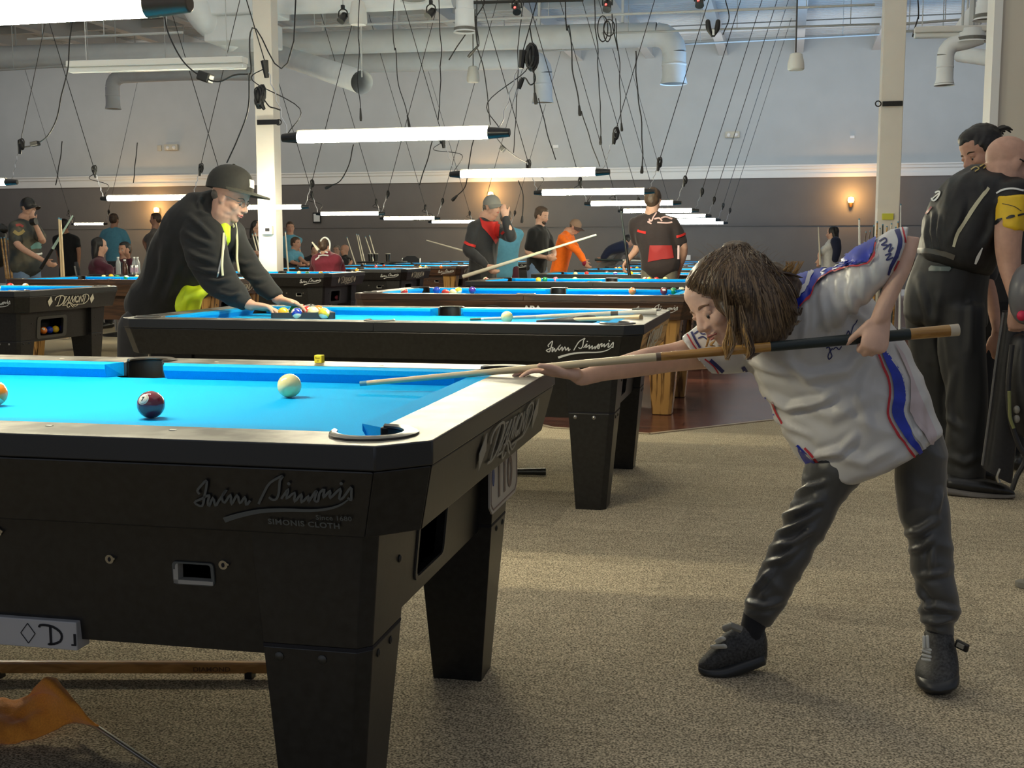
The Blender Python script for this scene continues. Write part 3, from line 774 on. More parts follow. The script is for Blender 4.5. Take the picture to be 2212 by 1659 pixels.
a2 = aZ(1155, 691, .775); b2 = aZ(1300, 683, .80)
cue('grey butted cue lying along the second table to its right corner', aZ(1016, 690, .768), aZ(1418, 674, .812),
    [('butt', 0, .06, mat('dark_green_butt', (.01, .06, .04), .4)), ('ring', .06, .075, LWHITE), ('wrap', .075, .36, mat('pale_speckle_wrap', (.42, .44, .42), .5)), ('shaft', .36, .76, MAPLEG), ('joint', .76, .80, COLLAR), ('end', .80, 1, mat('white_cue_end', (.7, .68, .6), .3))], 1.0)
cue('yellow cue half under the black glove on the second table', aZ(1185, 692, .770), aZ(1385, 686, .806),
    [('butt', 0, .2, WRAP), ('shaft', .2, 1, MAPLE)], 1.)
gl = MB(); g0 = aZ(1250, 692, .775)
cap_limb(gl, [aZ(1160, 694, .771), aZ(1210, 692, .775), aZ(1262, 690, .782), aZ(1284, 689, .782)], [(.006, .004), (.014, .009), (.024, .015), (.018, .014)])
g = gl.build('cue_case', mat('black_bag', (.012, .013, .016), .45), smooth=True); tag(g, 'slim black cue pouch lying beside the cues on the second table', 'pouch')
# stick and black butt on the floor, rag on a rod
stk = thing('bridge_stick', 'long varnished wooden stick lying on the carpet under the foreground table', 'stick', aZ(200, 1450, 0))
p0 = aZ(-260, 1440, .03); p1 = aZ(600, 1441, .03)
st = MB().bar(p0, p1, .022, .030).build('shaft', wood('varnished_stick', (.46, .24, .07), (.30, .14, .035), stretch=(1, 12, 12), rough=.3), stk, bev=.004)
sm = MB(); dirv = (p1-p0).normalized(); nrm = Vector((dirv.y, -dirv.x, 0)).normalized()
q0 = aY(398, 1447, p0.y+(p1.y-p0.y)*.765)
fn = lambda u, v, w: Vector((p0.x, p0.y, 0))+dirv*(u)+nrm*(.0112+w)+Vector((0, 0, v))
L = (p1-p0).length*.79
text(sm, '\u25C7 DIAMOND \u25C7' if False else 'DIAMOND', .017, L, .022, fn, 1.2, .0003, .0003); sm.build('stamp', mat('stamp_brown', (.10, .045, .015), .6), st)
for f in (.3, .93):
    c = p0+(p1-p0)*f; MB().box(c.x-.01, c.x+.01, c.y-.012, c.y+.012, 0, .02).build('foot', BLACK, stk)
cue('black cue butt lying on the carpet under the second table', aZ(1000, 1019, .016), aZ(1179, 1019, .016), [('shaft', 0, .6, WRAP), ('end', .6, 1, BLACK)], 1.3)
RAG = mat('orange_towel', (.95, .34, .04), .9, bump=.4, scale=260, noise_amt=.12, sheen=.3)
def rag():
    rows = [[(-60, 1515), (-30, 1535), (0, 1508), (30, 1516), (58, 1505), (92, 1468), (120, 1470)],
            [(-60, 1560), (-20, 1560), (20, 1548), (60, 1530), (100, 1500), (135, 1505), (160, 1512)],
            [(-60, 1590), (-20, 1588), (20, 1580), (62, 1562), (105, 1540), (150, 1540), (190, 1545)],
            [(-60, 1620), (-10, 1608), (30, 1606), (70, 1600), (120, 1578), (165, 1562), (215, 1568)]]
    hs = [[.05, .045, .06, .05, .06, .13, .12], [.045, .05, .045, .05, .085, .10, .09], [.03, .035, .03, .035, .055, .06, .06], [.004, .006, .004, .006, .02, .03, .035]]
    A = []
    for r_, h in zip(rows, hs): A.append(cat_path([tuple(aZ(x, y, z)) for (x, y), z in zip(r_, h)], 6))
    C = [cat_path([A[i][j] for i in range(4)], 6) for j in range(len(A[0]))]
    n, m = len(C), len(C[0]); mb = MB(); vs = []
    for i in range(n):
        for j in range(m):
            p = Vector(C[i][j]); q = noise.noise(p*22)*.010+noise.noise(p*60)*.003
            vs.append(p+Vector((q*.3, -q*.5, q)))
    mb.add(vs, [(i*m+j, i*m+j+1, (i+1)*m+j+1, (i+1)*m+j) for i in range(n-1) for j in range(m-1)])
    o = mb.build('towel', RAG, None, smooth=180)
    md = o.modifiers.new('t', 'SOLIDIFY'); md.thickness = .004; md.offset = 1
    tag(o, 'crumpled orange towel on a chrome rod under the foreground table', 'towel'); return o
rag()
rod = MB().tube([aZ(196, 1562, .03), aZ(345, 1662, .03), aZ(700, 1900, .02)], .0055, 10).build('rod', STEEL, smooth=True); tag(rod, 'thin chrome rod sticking out of the orange towel', 'rod')
# ================================================================= LIGHT TUBES AND THEIR WIRES
ORD = ['first', 'second', 'third', 'fourth', 'fifth', 'sixth', 'seventh', 'eighth', 'ninth']
def coil(mb, c, s, seed=0):
    rnd = random.Random(seed)
    for k in range(4):
        a = rnd.uniform(-.5, .5); pts = []
        for i in range(15):
            t = 2*PI*i/14; x = math.cos(t)*s*(.30+.07*k); z = math.sin(t)*s*(.8+.1*k)
            pts.append(Vector(c)+Vector((x*math.cos(a)-z*math.sin(a)*.4, .01*k-.015+rnd.uniform(-.004, .004), z)))
        mb.tube(pts, s*.13, 6)
def tube_light(xl, xr, Y, z, cool, desc, first=False, coilh=.27, big=False):
    t = thing('tube_light', 'glowing tube light %s' % desc, 'tube light', ((xl+xr)/2, Y, z), 0, 'tube lights over the tables')
    m = TUBEC if cool else TUBE; R_ = .0265
    MB().tube([(xl+.05, Y, z), (xr-.05, Y, z)], R_, 14).build('diffuser', m, t, smooth=True)
    MB().box(xl+.05, xr-.05, Y-.011, Y+.011, z+R_-.004, z+R_+.008).build('housing', ALU, t)
    for s, x0, x1 in ((-1, xl-.03, xl+.055), (1, xr-.055, xr+.05)):
        e = MB(); e.tube([(x0, Y, z), (x1, Y, z)], [.020, .029] if s < 0 else [.029, .020], 12)
        e.build('end_cap', COLLAR if first else BLACK, t, smooth=True, bev=.003)
    # suspension: outward leaning wires with a chain, a hook-up coil and a plug
    k = .305
    for s, x in ((-1, xl), (1, xr)):
        side = 'left' if s < 0 else 'right'
        w = thing('hanging_wire', '%s wire of the tube light %s' % (side, desc), 'wire', (x, Y, z), 0, 'suspension wires')
        ch = coilh
        top = Vector((x+s*k*(ZC-.1-z), Y, ZC-.02)); mid = Vector((x+s*k*ch, Y, z+ch)); st = Vector((x, Y, z+.02))
        r = .0028 if Y < 9 else .0040 if Y < 14 else .0050 if Y < 20 else .0058
        # zigzag links
        n = 8 if Y < 12 else 4; zz = [st.lerp(mid, i/n)+Vector(((.006 if i % 2 else -.006), 0, 0)) for i in range(n+1)]
        MB().tube(zz, r*1.0, 5).build('chain', CHAIN, w)
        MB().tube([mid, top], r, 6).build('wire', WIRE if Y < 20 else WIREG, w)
        c = MB(); cs = .040 if Y < 9 else .045
        if not (5 < Y < 7): coil(c, mid+Vector((s*.015, 0, cs*.7)), cs, int(Y*10)+s)
        c.tube([mid+Vector((0, 0, -.05)), mid+Vector((s*.01, 0, .03))], [.012, .02], 8)
        c.build('cord_coil', WIRE, w, smooth=True)
        if s < 0 or Y < 7:
            q = [st+Vector((0, 0, 0)), st+Vector((-s*.0-.06*(-s)*-1, .01, .12)), mid+Vector((s*.05-.03, .01, -.06)), mid]
            q = cat_path([tuple(v) for v in q], 6); MB().tube(q, r*.9, 6).build('lead', WIRE, w, smooth=True)
Rrow = [1.743+.655, 5.375, 8.31, 11.265, 14.22, 17.175, 20.13, 23.08, 26.04]
rd = ['nearest the camera at the top left corner', 'over the table being racked', 'over the brown zebra legged table', 'third in the receding right row',
      'behind the red hemmed shirt man\'s head', 'fifth in the receding right row', 'bluish, first of the last three to the right', 'bluish, last but one to the right', 'bluish, lowest and farthest to the right']
for i, Y in enumerate(Rrow):
    xl, xr = -2.37, -1.27
    if i == 0: xl, xr = -2.45, -1.33
    if i == 1: xr = -1.31
    z = 1.647
    tube_light(xl, xr, Y, z, i >= 6, rd[i], i == 0, .34 if i == 1 else .24)
Lrow = {2: 8.31, 3: 11.265, 4: 14.22, 5: 17.175, 6: 20.13, 7: 23.08}
ld = {2: 'cut by the left edge of the view', 3: 'left of the leaning man\'s shoulder', 4: 'at the leaning man\'s chin by the column', 5: 'above the bending person in maroon',
      6: 'just left of the grey cap man', 7: 'ending at the grey cap man\'s shoulder'}
for k, Y in Lrow.items(): tube_light(-7.10, -6.05, Y, 1.64, False, ld[k])
_a = aY(157, 484, 26); _b = aY(228, 484, 26)
tube_light(_a.x, _b.x, 26, _a.z, False, 'small and far behind at the left')
tube_light(-6.95, -6.08, 26, 1.60, False, 'peeking out right of the grey cap man')
# near power strap across the top left tube
# loose power cords
def cord(pts, Y, label, plug=True, r=None, plug2=None):
    P = [tuple(aY(x, y, Y)) for x, y in pts]
    if pts[0][1] < 0: P.insert(0, (P[0][0], Y, ZC-.01))
    q = cat_path(P, 8); n = len(q)
    q = [Vector(p)+Vector((noise.noise(Vector((p[2]*4, Y, 0)))*.02, 0, 0)) for p in q]
    r = r or (.0034 if Y < 9 else .0055 if Y < 14 else .0075 if Y < 19 else .009)
    t = thing('power_cord', label, 'cord', tuple(q[-1]), 0, 'hanging power cords')
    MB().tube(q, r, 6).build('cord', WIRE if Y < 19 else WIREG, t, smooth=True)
    if plug:
        a = q[-1]; d = (q[-1]-q[-3]).normalized()
        MB().tube([a-d*.02, a+d*.05, a+d*.07], [r*1.6, r*2.9, r*2.2], 8).build('plug', WIRE, t, smooth=True)
    if plug2:
        a = aY(*plug2[0], Y); b = aY(*plug2[1], Y); MB().bar(a, b, .05, .04).build('connector', WIRE, t, bev=.006)
    return t
T_ = 'black power cord '
cord([(352, 30), (362, 75), (395, 130), (435, 163), (475, 176), (510, 162), (540, 160)], 4.6, T_+'swooping from the nearest tube to the column wires', False, plug2=((431, 162), (456, 171)))
cord([(640, -5), (545, 60), (545, 150), (541, 160)], 5.0, T_+'dropping from the ceiling in front of the left column', False)
cord([(541, 160), (535, 240), (515, 300), (490, 352)], 5.0, T_+'hanging down behind the cap of the leaning man', False)
cord([(159, 0), (155, 70), (145, 140), (130, 230), (105, 290), (75, 312), (52, 318)], 9, T_+'curving down to a plug at the far left', False, plug2=((68, 312), (84, 309)))
cord([(775, -5), (777, 90), (773, 170), (776, 240)], 8, T_+'ending in a plug above the left half of the large tube', True)
cord([(850, -5), (855, 110), (862, 190), (880, 255)], 8, T_+'ending in a plug just above the middle of the large tube', True)
cord([(1031, -5), (1028, 20), (1034, 90), (1028, 103)], 6.5, T_+'with an angled plug above the right part of the large tube', True)
cord([(1030, 105), (1042, 150), (1055, 230), (1060, 270)], 6.5, 'lower lead hanging from the angled plug over the large tube', False)
cord([(1068, 292), (1085, 315), (1110, 338), (1135, 352)], 8.5, T_+'trailing right from the end of the large tube', False, plug2=((1082, 318), (1090, 325)))
cord([(1146, 55), (1148, 100), (1157, 175), (1157, 206)], 9, T_+'with a plug below the black cord bundle', True)
cord([(1163, 212), (1175, 260), (1200, 345)], 11, 'lead leading down right from the plug below the cord bundle', False)
cord([(1222, -5), (1230, 60), (1240, 160), (1251, 233)], 10, T_+'with a plug left of the elbow duct', True)
cord([(1256, 240), (1275, 300), (1296, 360)], 12, 'lead between the second and third tubes of the right row', False)
cord([(1285, -5), (1288, 80), (1296, 220), (1298, 298)], 12, T_+'with a plug above the third tube of the right row', True)
cord([(1330, 40), (1338, 150), (1342, 270)], 13, T_+'straight and thin right of the looped cord', True)
cord([(1372, 110), (1378, 200), (1388, 300), (1387, 362)], 14, T_+'ending above the third tube\'s right end', True)
cord([(968, 130), (1040, 20), (1042, -5)], 14, T_+'slanting thin behind the vertical duct', False)
cord([(948, -5), (950, 60), (953, 130), (947, 260)], 16, T_+'thin and wavy, behind the large tube', False)
cord([(1130, -5), (1120, 90), (1118, 180), (1110, 330)], 18, T_+'thin, dropping by the small hanging speaker', False)
cord([(136, 305), (130, 340), (120, 400)], 15, T_+'short, wavy, over the man with the black cap', False)
cord([(297, 308), (293, 350), (288, 395)], 16, T_+'short, wavy, in front of the warm lit moulding', False)
cord([(765, 312), (752, 360), (735, 390), (712, 402)], 14, T_+'curling left above the tube over the maroon person', True)
cord([(935, 305), (925, 340), (905, 400)], 14, T_+'curling below the large tube to the moulding', False)
cord([(1025, 300), (1015, 340), (1005, 400), (985, 425)], 14, T_+'below the large tube, left of the long second tube', True)
cord([(1120, 390), (1130, 420), (1128, 470)], 15, T_+'with a plug above the black polo man\'s left', True)
cord([(1567, 0), (1575, 40), (1560, 75)], 16, T_+'curved, high right of the middle', False)
cord([(1985, -5), (1982, 40), (1970, 80)], 14, T_+'hanging right of the white column near the ceiling', False)
# looped cord hanging at the ceiling
lp = thing('looped_cord', 'black cord looped in figure eights hanging under the ceiling duct', 'cord', aY(1310, 60, 12)); m = MB()
for cx_, cy_, rx, ry in ((1302, 62, 11, 28), (1316, 60, 12, 18), (1312, 68, 8, 22)):
    m.tube([aY(cx_+rx*math.cos(t), cy_+ry*math.sin(t), 12+.01*t) for t in (2*PI*i/20 for i in range(21))], .006, 6)
m.tube([aY(1322, 30, 12), aY(1324, 60, 12), aY(1335, 110, 12)], .006, 6); m.build('loops', WIRE, lp, smooth=True)
# big bundle right of the large tube
bn = thing('cord_bundle', 'thick black cord bundle hanging above the right end of the large tube', 'cord', aY(1145, 120, 5.375)); m = MB()
coil(m, aY(1147, 122, 5.375), .055, 3); m.ell(aY(1146, 120, 5.375), (.017, .02, .05)); m.build('bundle', WIRE, bn, smooth=True)
m = MB(); m.tube([aY(1130, 168, 5.375), aY(1124, 180, 5.375), aY(1121, 192, 5.375)], [.009, .013, .009], 8); m.build('connector', WIRE, bn, smooth=True)
MB().tube([aY(1119, 193, 5.375), aY(1113, 210, 5.375)], .003, 6).build('chain', CHAIN, bn)
MB().tube(cat_path([tuple(aY(x, y, 5.36)) for x, y in ((1148, 148), (1156, 165), (1154, 178), (1145, 183), (1136, 170), (1130, 168))], 5), .0035, 6).build('lead', WIRE, bn, smooth=True)
bn = thing('cord_bundle', 'black cord bundle hanging in front of the left column above the bracket', 'cord', aY(560, 210, 5.375)); m = MB()
coil(m, aY(560, 208, 5.375), .05, 5); m.ell(aY(558, 206, 5.375), (.020, .02, .042)); m.tube([aY(562, 222, 5.375), aY(571, 236, 5.375)], [.016, .008], 8); m.build('bundle', WIRE, bn, smooth=True)
MB().tube(cat_path([tuple(aY(x, y, 5.36)) for x, y in ((571, 216), (582, 230), (595, 234), (606, 238))], 5), .0035, 6).build('lead', WIRE, bn, smooth=True)
# cable with plug clamp, upper right of middle
cl = thing('cable_clamp', 'black forked cable clamp hanging on a wire, upper right of the middle', 'clamp', aY(1540, 62, 9)); m = MB()
for s in (-1, 1): cap_limb(m, [aY(1540+s*11, 47, 9), aY(1540+s*9, 62, 9), aY(1540+s*2, 78, 9)], [.018, .020, .008])
m.build('jaws', WIRE, cl, smooth=True); MB().box(*[v for a_ in zip(aY(1541, 70, 8.97)-Vector((.008, .004, .02)), aY(1541, 70, 8.97)+Vector((.008, .004, .02))) for v in a_]).build('tag', LWHITE, cl)

# ================================================================= DUCTS, PIPES, SPOTS, SPEAKERS
PIPE = mat('grey_pipe', (.50, .52, .53), .5)
def duct(name, label, path, Y, rpx, mouth=True, cat='duct', n=24, kind='air_duct'):
    """path: pixel points at depth Y (or per-point depth), rpx: radius in pixels"""
    P = [aY(p[0], p[1], p[2] if len(p) > 2 else Y) for p in path]
    d = (P[0]-Vector(_O)).length; r = rpx/FPX*(np.array(P[0]-Vector(_O))@_F)
    t = thing(kind, label, cat, P[-1])
    MB().tube(cat_path([tuple(p) for p in P], 5) if len(P) > 2 else P, float(r), n, False).build('pipe', DUCT, t, smooth=True, recalc=True)
    r = float(r); hang(t, [P[0].lerp(P[-1], .12), P[0].lerp(P[-1], .5), P[0].lerp(P[-1], .88)] if len(P) == 2 or abs(P[0].y-P[-1].y) < .1 else [P[0], P[-1]], r*.5)
    return t, P, r
def hang(t, pts, r=0., rr=.012):
    for q in pts:
        if q.z+r < ZC-.05: MB().tube([Vector((q.x, q.y, q.z+r*.9)), Vector((q.x, q.y, ZC))], rr, 6).build('hanger', PIPE, t)
def elbow_down(t, P0, dirx, r, drop, flare=1.15):
    """from point P0 heading dirx (unit) bend down and end in a flared mouth"""
    d = Vector(dirx).normalized(); m = MB(); pts = []
    for k in range(5):
        a = R(90*k/4); pts.append(P0+d*(math.sin(a)*r*1.5)+Vector((0, 0, -(1-math.cos(a))*r*1.5)))
    m.tube(pts, r, 24); m.build('elbow', DUCT, t, smooth=25)
    e = pts[-1]; z = [0, -drop*.35, -drop*.36, -drop*.40, -drop*.41, -drop*.8, -drop]
    rr = [r, r, r*1.05, r*1.05, r, r, r*flare]
    k = MB(); k.rings([[e+Vector((q*math.cos(a), q*math.sin(a), zz)) for a in (2*PI*i/24 for i in range(24))] for q, zz in zip(rr, z)], False); k.build('drop_collar', DUCT, t, smooth=25)
    k = MB(); k.lathe([(0, -drop*.97), (r*flare*.95, -drop*.97), (r*flare*.95, -drop*.93), (0, -drop*.93)], e, 24); k.build('grille', mat('grey_grille', (.16, .16, .15), .6), t)
t, P, r = duct('', 'large white round duct across the top middle ending in a right hand elbow', [(612, 96), (1010, 84), (1418, 75)], 21.5, 24); elbow_down(t, P[-1], P[-1]-P[0], r, .55)
for x in (700, 860, 1010, 1165, 1345):
    q = aY(x, 90-(x-612)*.026, 21.5); MB().box(q.x-.02, q.x+.02, q.y-.05, q.y+.05, q.z+r*.8, ZC).build('strap', DUCT, t)
t, P, r = duct('', 'second white duct lower down ending in the elbow behind the cord bundle', [(716, 138), (930, 133), (1142, 128)], 24.5, 20); elbow_down(t, P[-1], P[-1]-P[0], r, .60)
t, P, r = duct('', 'long white duct along the top left', [(-30, 125), (300, 118), (548, 118)], 18.5, 24)
t, P, r = duct('', 'white duct at the upper left ending in a left hand elbow over the wall', [(540, 160), (400, 160), (262, 166)], 23, 14); elbow_down(t, P[-1], P[-1]-P[0], r*1.1, .45)
t, P, r = duct('', 'fat white duct at the top behind the left column', [(425, 12), (560, 8), (800, 0), (980, -10)], 16.2, 24)
t, P, r = duct('', 'slanting white duct stub coming forward right of the left column', [(600, 118, 19), (700, 150, 17.2), (782, 178, 16)], 17, 21)
t, P, r = duct('', 'white duct bend descending beside the top left tube', [(400, -30, 15.8), (440, 40, 16), (500, 85, 16.6)], 15.8, 30)
b = thing('air_plenum', 'boxy white duct junction left of the left column', 'duct', aY(500, 80, 16)); a1 = aY(440, 90, 16); a2 = aY(548, 30, 16)
MB().box(a1.x, a2.x, 16, 17, a1.z, a2.z).build('box', DUCT, b, bev=.02); MB().box(a1.x-.1, a2.x+.3, 15.9, 16.6, a2.z, a2.z+.3).build('top_box', DUCT, b, bev=.02)
def vert_duct(label, x, y0, y1, Y, rpx, flare=1.2):
    a = aY(x, y0, Y); e = aY(x, y1, Y); r = rpx/FPX*Y*1.02; t = thing('air_outlet', label, 'duct', e)
    m = MB(); zs = [(a.z, r*.85), (e.z+(a.z-e.z)*.55, r*.9), (e.z+(a.z-e.z)*.54, r), (e.z+.1, r), (e.z+.03, r*1.02), (e.z, r*flare)]
    m.rings([[Vector((a.x+q*math.cos(t_), Y+q*math.sin(t_), z)) for t_ in (2*PI*i/24 for i in range(24))] for z, q in zs], False); m.build('drum', DUCT, t, smooth=25)
    hang(t, [a], 0, .03)
    MB().lathe([(0, .02), (r*flare*.93, .02), (r*flare*.93, .05), (0, .05)], (a.x, Y, e.z), 24).build('grille', mat('grey_grille', (.16, .16, .15), .6), t)
vert_duct('white drum air outlet at the top centre beside the red spotlights', 1004, -20, 70, 13, 21)
vert_duct('round air outlet at the top edge left of the centre drum', 893, -40, 3, 14, 24)
vert_duct('white drum air outlet at the upper right, middle one', 2099, 62, 92, 13, 25, 1.25)
vert_duct('white drum air outlet cut by the top right corner', 2131, -10, 44, 11.5, 19, 1.25)
t, P, r = duct('', 'white duct elbow with outlet at the right above the two men', [(2120, 78), (2090, 88), (2072, 92)], 13, 18); elbow_down(t, P[-1], Vector((-1, 0, 0)), r, .30, 1.2)
t, P, r = duct('', 'pale duct bend at the top right corner', [(2150, 10, 14), (2110, 30, 14), (2080, 70, 14)], 14, 22)
t, P, r = duct('', 'grey slanted duct stub by the partition edge', [(2075, 118, 15), (2110, 122, 14.5), (2150, 128, 14)], 14.5, 16)
rg = thing('duct_ring', 'black ring of a duct opening beside the partition edge', 'duct', aY(2150, 125, 9)); MB().tube([aY(2153+20*math.cos(t_), 125+22*math.sin(t_), 9) for t_ in (2*PI*i/24 for i in range(25))], .012, 6).build('rim', WIRE, rg, smooth=True)
def pipe(label, pts, Y, r=.018, m=PIPE):
    o = MB().tube([aY(x, y, Y) for x, y in pts], r, 8).build('conduit', m, smooth=True); tag(o, label, 'pipe')
    A, B = aY(*pts[0], Y), aY(*pts[-1], Y); hang(o, [A.lerp(B, f) for f in (.1, .5, .9)], 0, .006); return o
pipe('thin conduit crossing the top above the centre ducts', [(560, 62), (1100, 40), (1890, 10)], 17)
pipe('thin conduit under the ceiling right of the elbow duct', [(1300, 72), (1900, 52)], 20)
pipe('lower thin conduit along the top of the back wall', [(1150, 112), (1900, 74)], 22)
pipe('black lighting pipe carrying the spotlights', [(1010, 6), (1150, 2), (1260, 0)], 15, .02, WIRE)
pipe('thin conduit right of the white column', [(1945, 52), (2140, 38)], 17)
pipe('thin pipe along the top left under the ducts', [(-10, 152), (150, 142), (400, 128)], 17)
pipe('conduit running in front of the ducts at the left', [(60, 85), (395, 70)], 15)
pipe('lower conduit right of the column, above the strip fixture', [(1945, 68), (2130, 60)], 18)
SPK = mat('speaker_white', (.72, .72, .68), .5)
def speaker(label, x, y0, y1, Y, rp):
    a = aY(x, y0, Y); b_ = aY(x, y1, Y); r = rp/FPX*Y; t = thing('hanging_speaker', label, 'speaker', b_)
    h = a.z-b_.z
    MB().lathe([(0, 0), (r*.85, 0), (r, h*.08), (r*.98, h*.4), (r*.72, h*.95), (r*.5, h), (0, h)], b_, 20).build('housing', SPK, t, smooth=True)
    MB().tube([a, a+Vector((0, 0, ZC-a.z))], .01, 6).build('cable', WIREG, t)
speaker('white hanging speaker at the top left of centre', 774, 2, 54, 12, 20)
speaker('small white hanging speaker behind the second duct', 1022, 143, 178, 20, 14)
speaker('white hanging speaker right of the middle near the beams', 1719, 115, 152, 15, 17)
RED = mat('red_led', (1, .1, .1), .4, emit=(1, .05, .04), es=6)
def spot(label, x, y, Y, tilt, led=True):
    c = aY(x, y, Y); t = thing('spotlight', label, 'spotlight', c); s = Y/15
    d = Vector((math.sin(tilt)*.6, -.5, -math.cos(tilt)*.8)).normalized()
    m = MB(); m.tube([c-d*.07*s, c-d*.05*s, c+d*.05*s, c+d*.07*s], [.03*s, .048*s, .052*s, .056*s], 14); m.build('can', BLACK, t, smooth=True)
    y_ = MB(); y_.tube(cat_path([tuple(c+Vector((-.06*s, 0, 0))), tuple(c+Vector((-.055*s, 0, .08*s))), tuple(c+Vector((0, 0, .11*s))), tuple(c+Vector((.055*s, 0, .08*s))), tuple(c+Vector((.06*s, 0, 0)))], 4), .009*s, 6); y_.build('yoke', BLACK, t, smooth=True)
    MB().box(c.x-.02*s, c.x+.02*s, c.y-.02, c.y+.02, c.z+.10*s, c.z+.16*s).build('hook', BLACK, t); hang(t, [c+Vector((0, 0, .14*s))], 0, .008)
    if led: MB().ell(c+Vector((-.01*s, -.055*s, -.0*s)), .016*s, n=8, m=6).build('led', RED, t)
spot('black spotlight farthest left under the ceiling', 741, 38, 13, -.5, False)
spot('black spotlight right of the round outlet, second from left', 931, 28, 13, -.7, False)
spot('black spotlight with a red glint right of the centre drum', 1116, 18, 14, .3)
spot('black spotlight with a bright red lens right of centre', 1312, 12, 14, 0)
spot('black spotlight with a red lens at the top edge above the forked clamp', 1511, 3, 14, .1)
def strip(label, x0, y0, x1, y1, Y):
    a = aY(x0, y0, Y); b_ = aY(x1, y1, Y); t = thing('strip_fixture', label, 'light fixture', a.lerp(b_, .5)); hang(t, [a.lerp(b_, .1), a.lerp(b_, .9)], 0, .005)
    MB().bar(a, b_, .14, .06).build('channel', WHITE, t, bev=.01); MB().bar(a+Vector((0, 0, -.055)), b_+Vector((0, 0, -.055)), .09, .05).build('cover', mat('unlit_cover', (.75, .77, .76), .3), t, bev=.015)
strip('long unlit white strip fixture at the upper left', 150, 140, 530, 130, 10.5)
strip('long unlit white strip fixture at the upper right by the outlets', 1975, 66, 2145, 62, 13)
# ================================================================= THINGS ON THE WALL AND COLUMNS
def wallbox(name, label, cat, x0, y0, x1, y1, dep, m, Y=WY-.012):
    a = aY(x0, y1, Y); b_ = aY(x1, y0, Y)
    o = MB().box(a.x, b_.x, Y-dep, Y, a.z, b_.z).build(name, m, bev=.004); tag(o, label, cat); return o
BEIGE = mat('beige_plastic', (.50, .46, .36), .5)
def emergency(label, x0, y0, x1, y1):
    o = wallbox('emergency_light', label, 'emergency light', x0, y0, x1, y1, .08, BEIGE, WY-.001)
    c = OFF[o.name]
    for s in (-1, 1): MB().ell(c+Vector((s*.09, -.04, .06)), (.05, .04, .05), n=12, m=8).build('lamp_head', WHITE, o, smooth=180)
emergency('small beige emergency light on the upper wall at the left', 358, 312, 386, 325)
emergency('small beige emergency light on the upper wall right of the middle', 1567, 284, 1598, 298)
wallbox('wall_plate', 'tiny grey plate left of the left emergency light', 'wall plate', 341, 314, 349, 326, .03, BEIGE, WY-.001)
wallbox('wall_plate', 'tiny pale plate on the upper wall behind the cord plugs', 'wall plate', 1195, 313, 1207, 320, .03, WHITE, WY-.001)
wallbox('wall_plate', 'tiny pale plate on the upper wall left of the white column', 'wall plate', 1836, 293, 1846, 299, .03, WHITE, WY-.001)
wallbox('wall_outlet', 'pale outlet box low on the back wall right of the red hemmed shirt', 'outlet', 1481, 551, 1492, 562, .04, WHITE)
fr = wallbox('framed_notice', 'framed paper notice on the back wall above the maroon person', 'notice', 677, 459, 694, 482, .04, BLACK)
wallbox('paper', '', '', 679, 462, 692, 479, .05, LWHITE); _p = bpy.data.objects['paper']; 
def adopt(ch, par):
    ch.location = ch.location-par.location; ch.parent = par
    for k in ('label', 'category'):
        if k in ch: del ch[k]
adopt(_p, fr)
th = wallbox('control_box', 'pale control box on the left column face', 'control box', 569, 488, 591, 506, .06, mat('pale_box', (.62, .60, .54), .5), 14.89)
sc_ = wallbox('screen', '', '', 577, 493, 586, 500, .065, DARKIN, 14.89); adopt(sc_, th)
def sconce(label, x, y):
    c = aY(x, y, WY-.10); t = thing('wall_sconce', label, 'wall lamp', c)
    MB().lathe([(.0, -.11), (.03, -.11), (.05, -.05), (.05, 0), (.0, .0)], c, 14).build('base', mat('brass_sconce', (.25, .13, .04), .4, metal=.6), t, smooth=True)
    MB().lathe([(0, -.02), (.055, -.01), (.075, .05), (.06, .11), (0, .13)], c, 16).build('globe', SCONCE, t, smooth=True)
    l = bpy.data.lights.new('sconce_light', 'POINT'); l.energy = 42; l.color = (1, .52, .16); l.shadow_soft_size = .08
    o = bpy.data.objects.new('sconce_light', l); COL.objects.link(o); o.location = c+Vector((0, -.28, .12))
sconce('glowing amber wall sconce left of the white column', 1838, 437)
sconce('glowing amber wall sconce behind the leaning man at the left', 338, 458)
sconce('amber wall sconce hidden behind the grey cap, lighting the wall', 1060, 425)
def bracket(label, x0, x1, y, Y, eye):
    a = aY(x0, y+6, Y); b_ = aY(x1, y-6, Y); t = thing('column_strap', label, 'strap', a)
    MB().box(a.x, b_.x, Y-.015, Y, a.z, b_.z).build('strap', BLACK, t, bev=.003)
    if eye: MB().tube([aY(eye+6*math.cos(k), y+6*math.sin(k), Y-.01) for k in (2*PI*i/12 for i in range(13))], .008, 6).build('ring', WIRE, t, smooth=True)
bracket('black strap with an eye ring round the white column', 1906, 1950, 224, 15.38, 1897)
bracket('black strap with a hook round the cream column', 556, 604, 264, 14.88, 602)
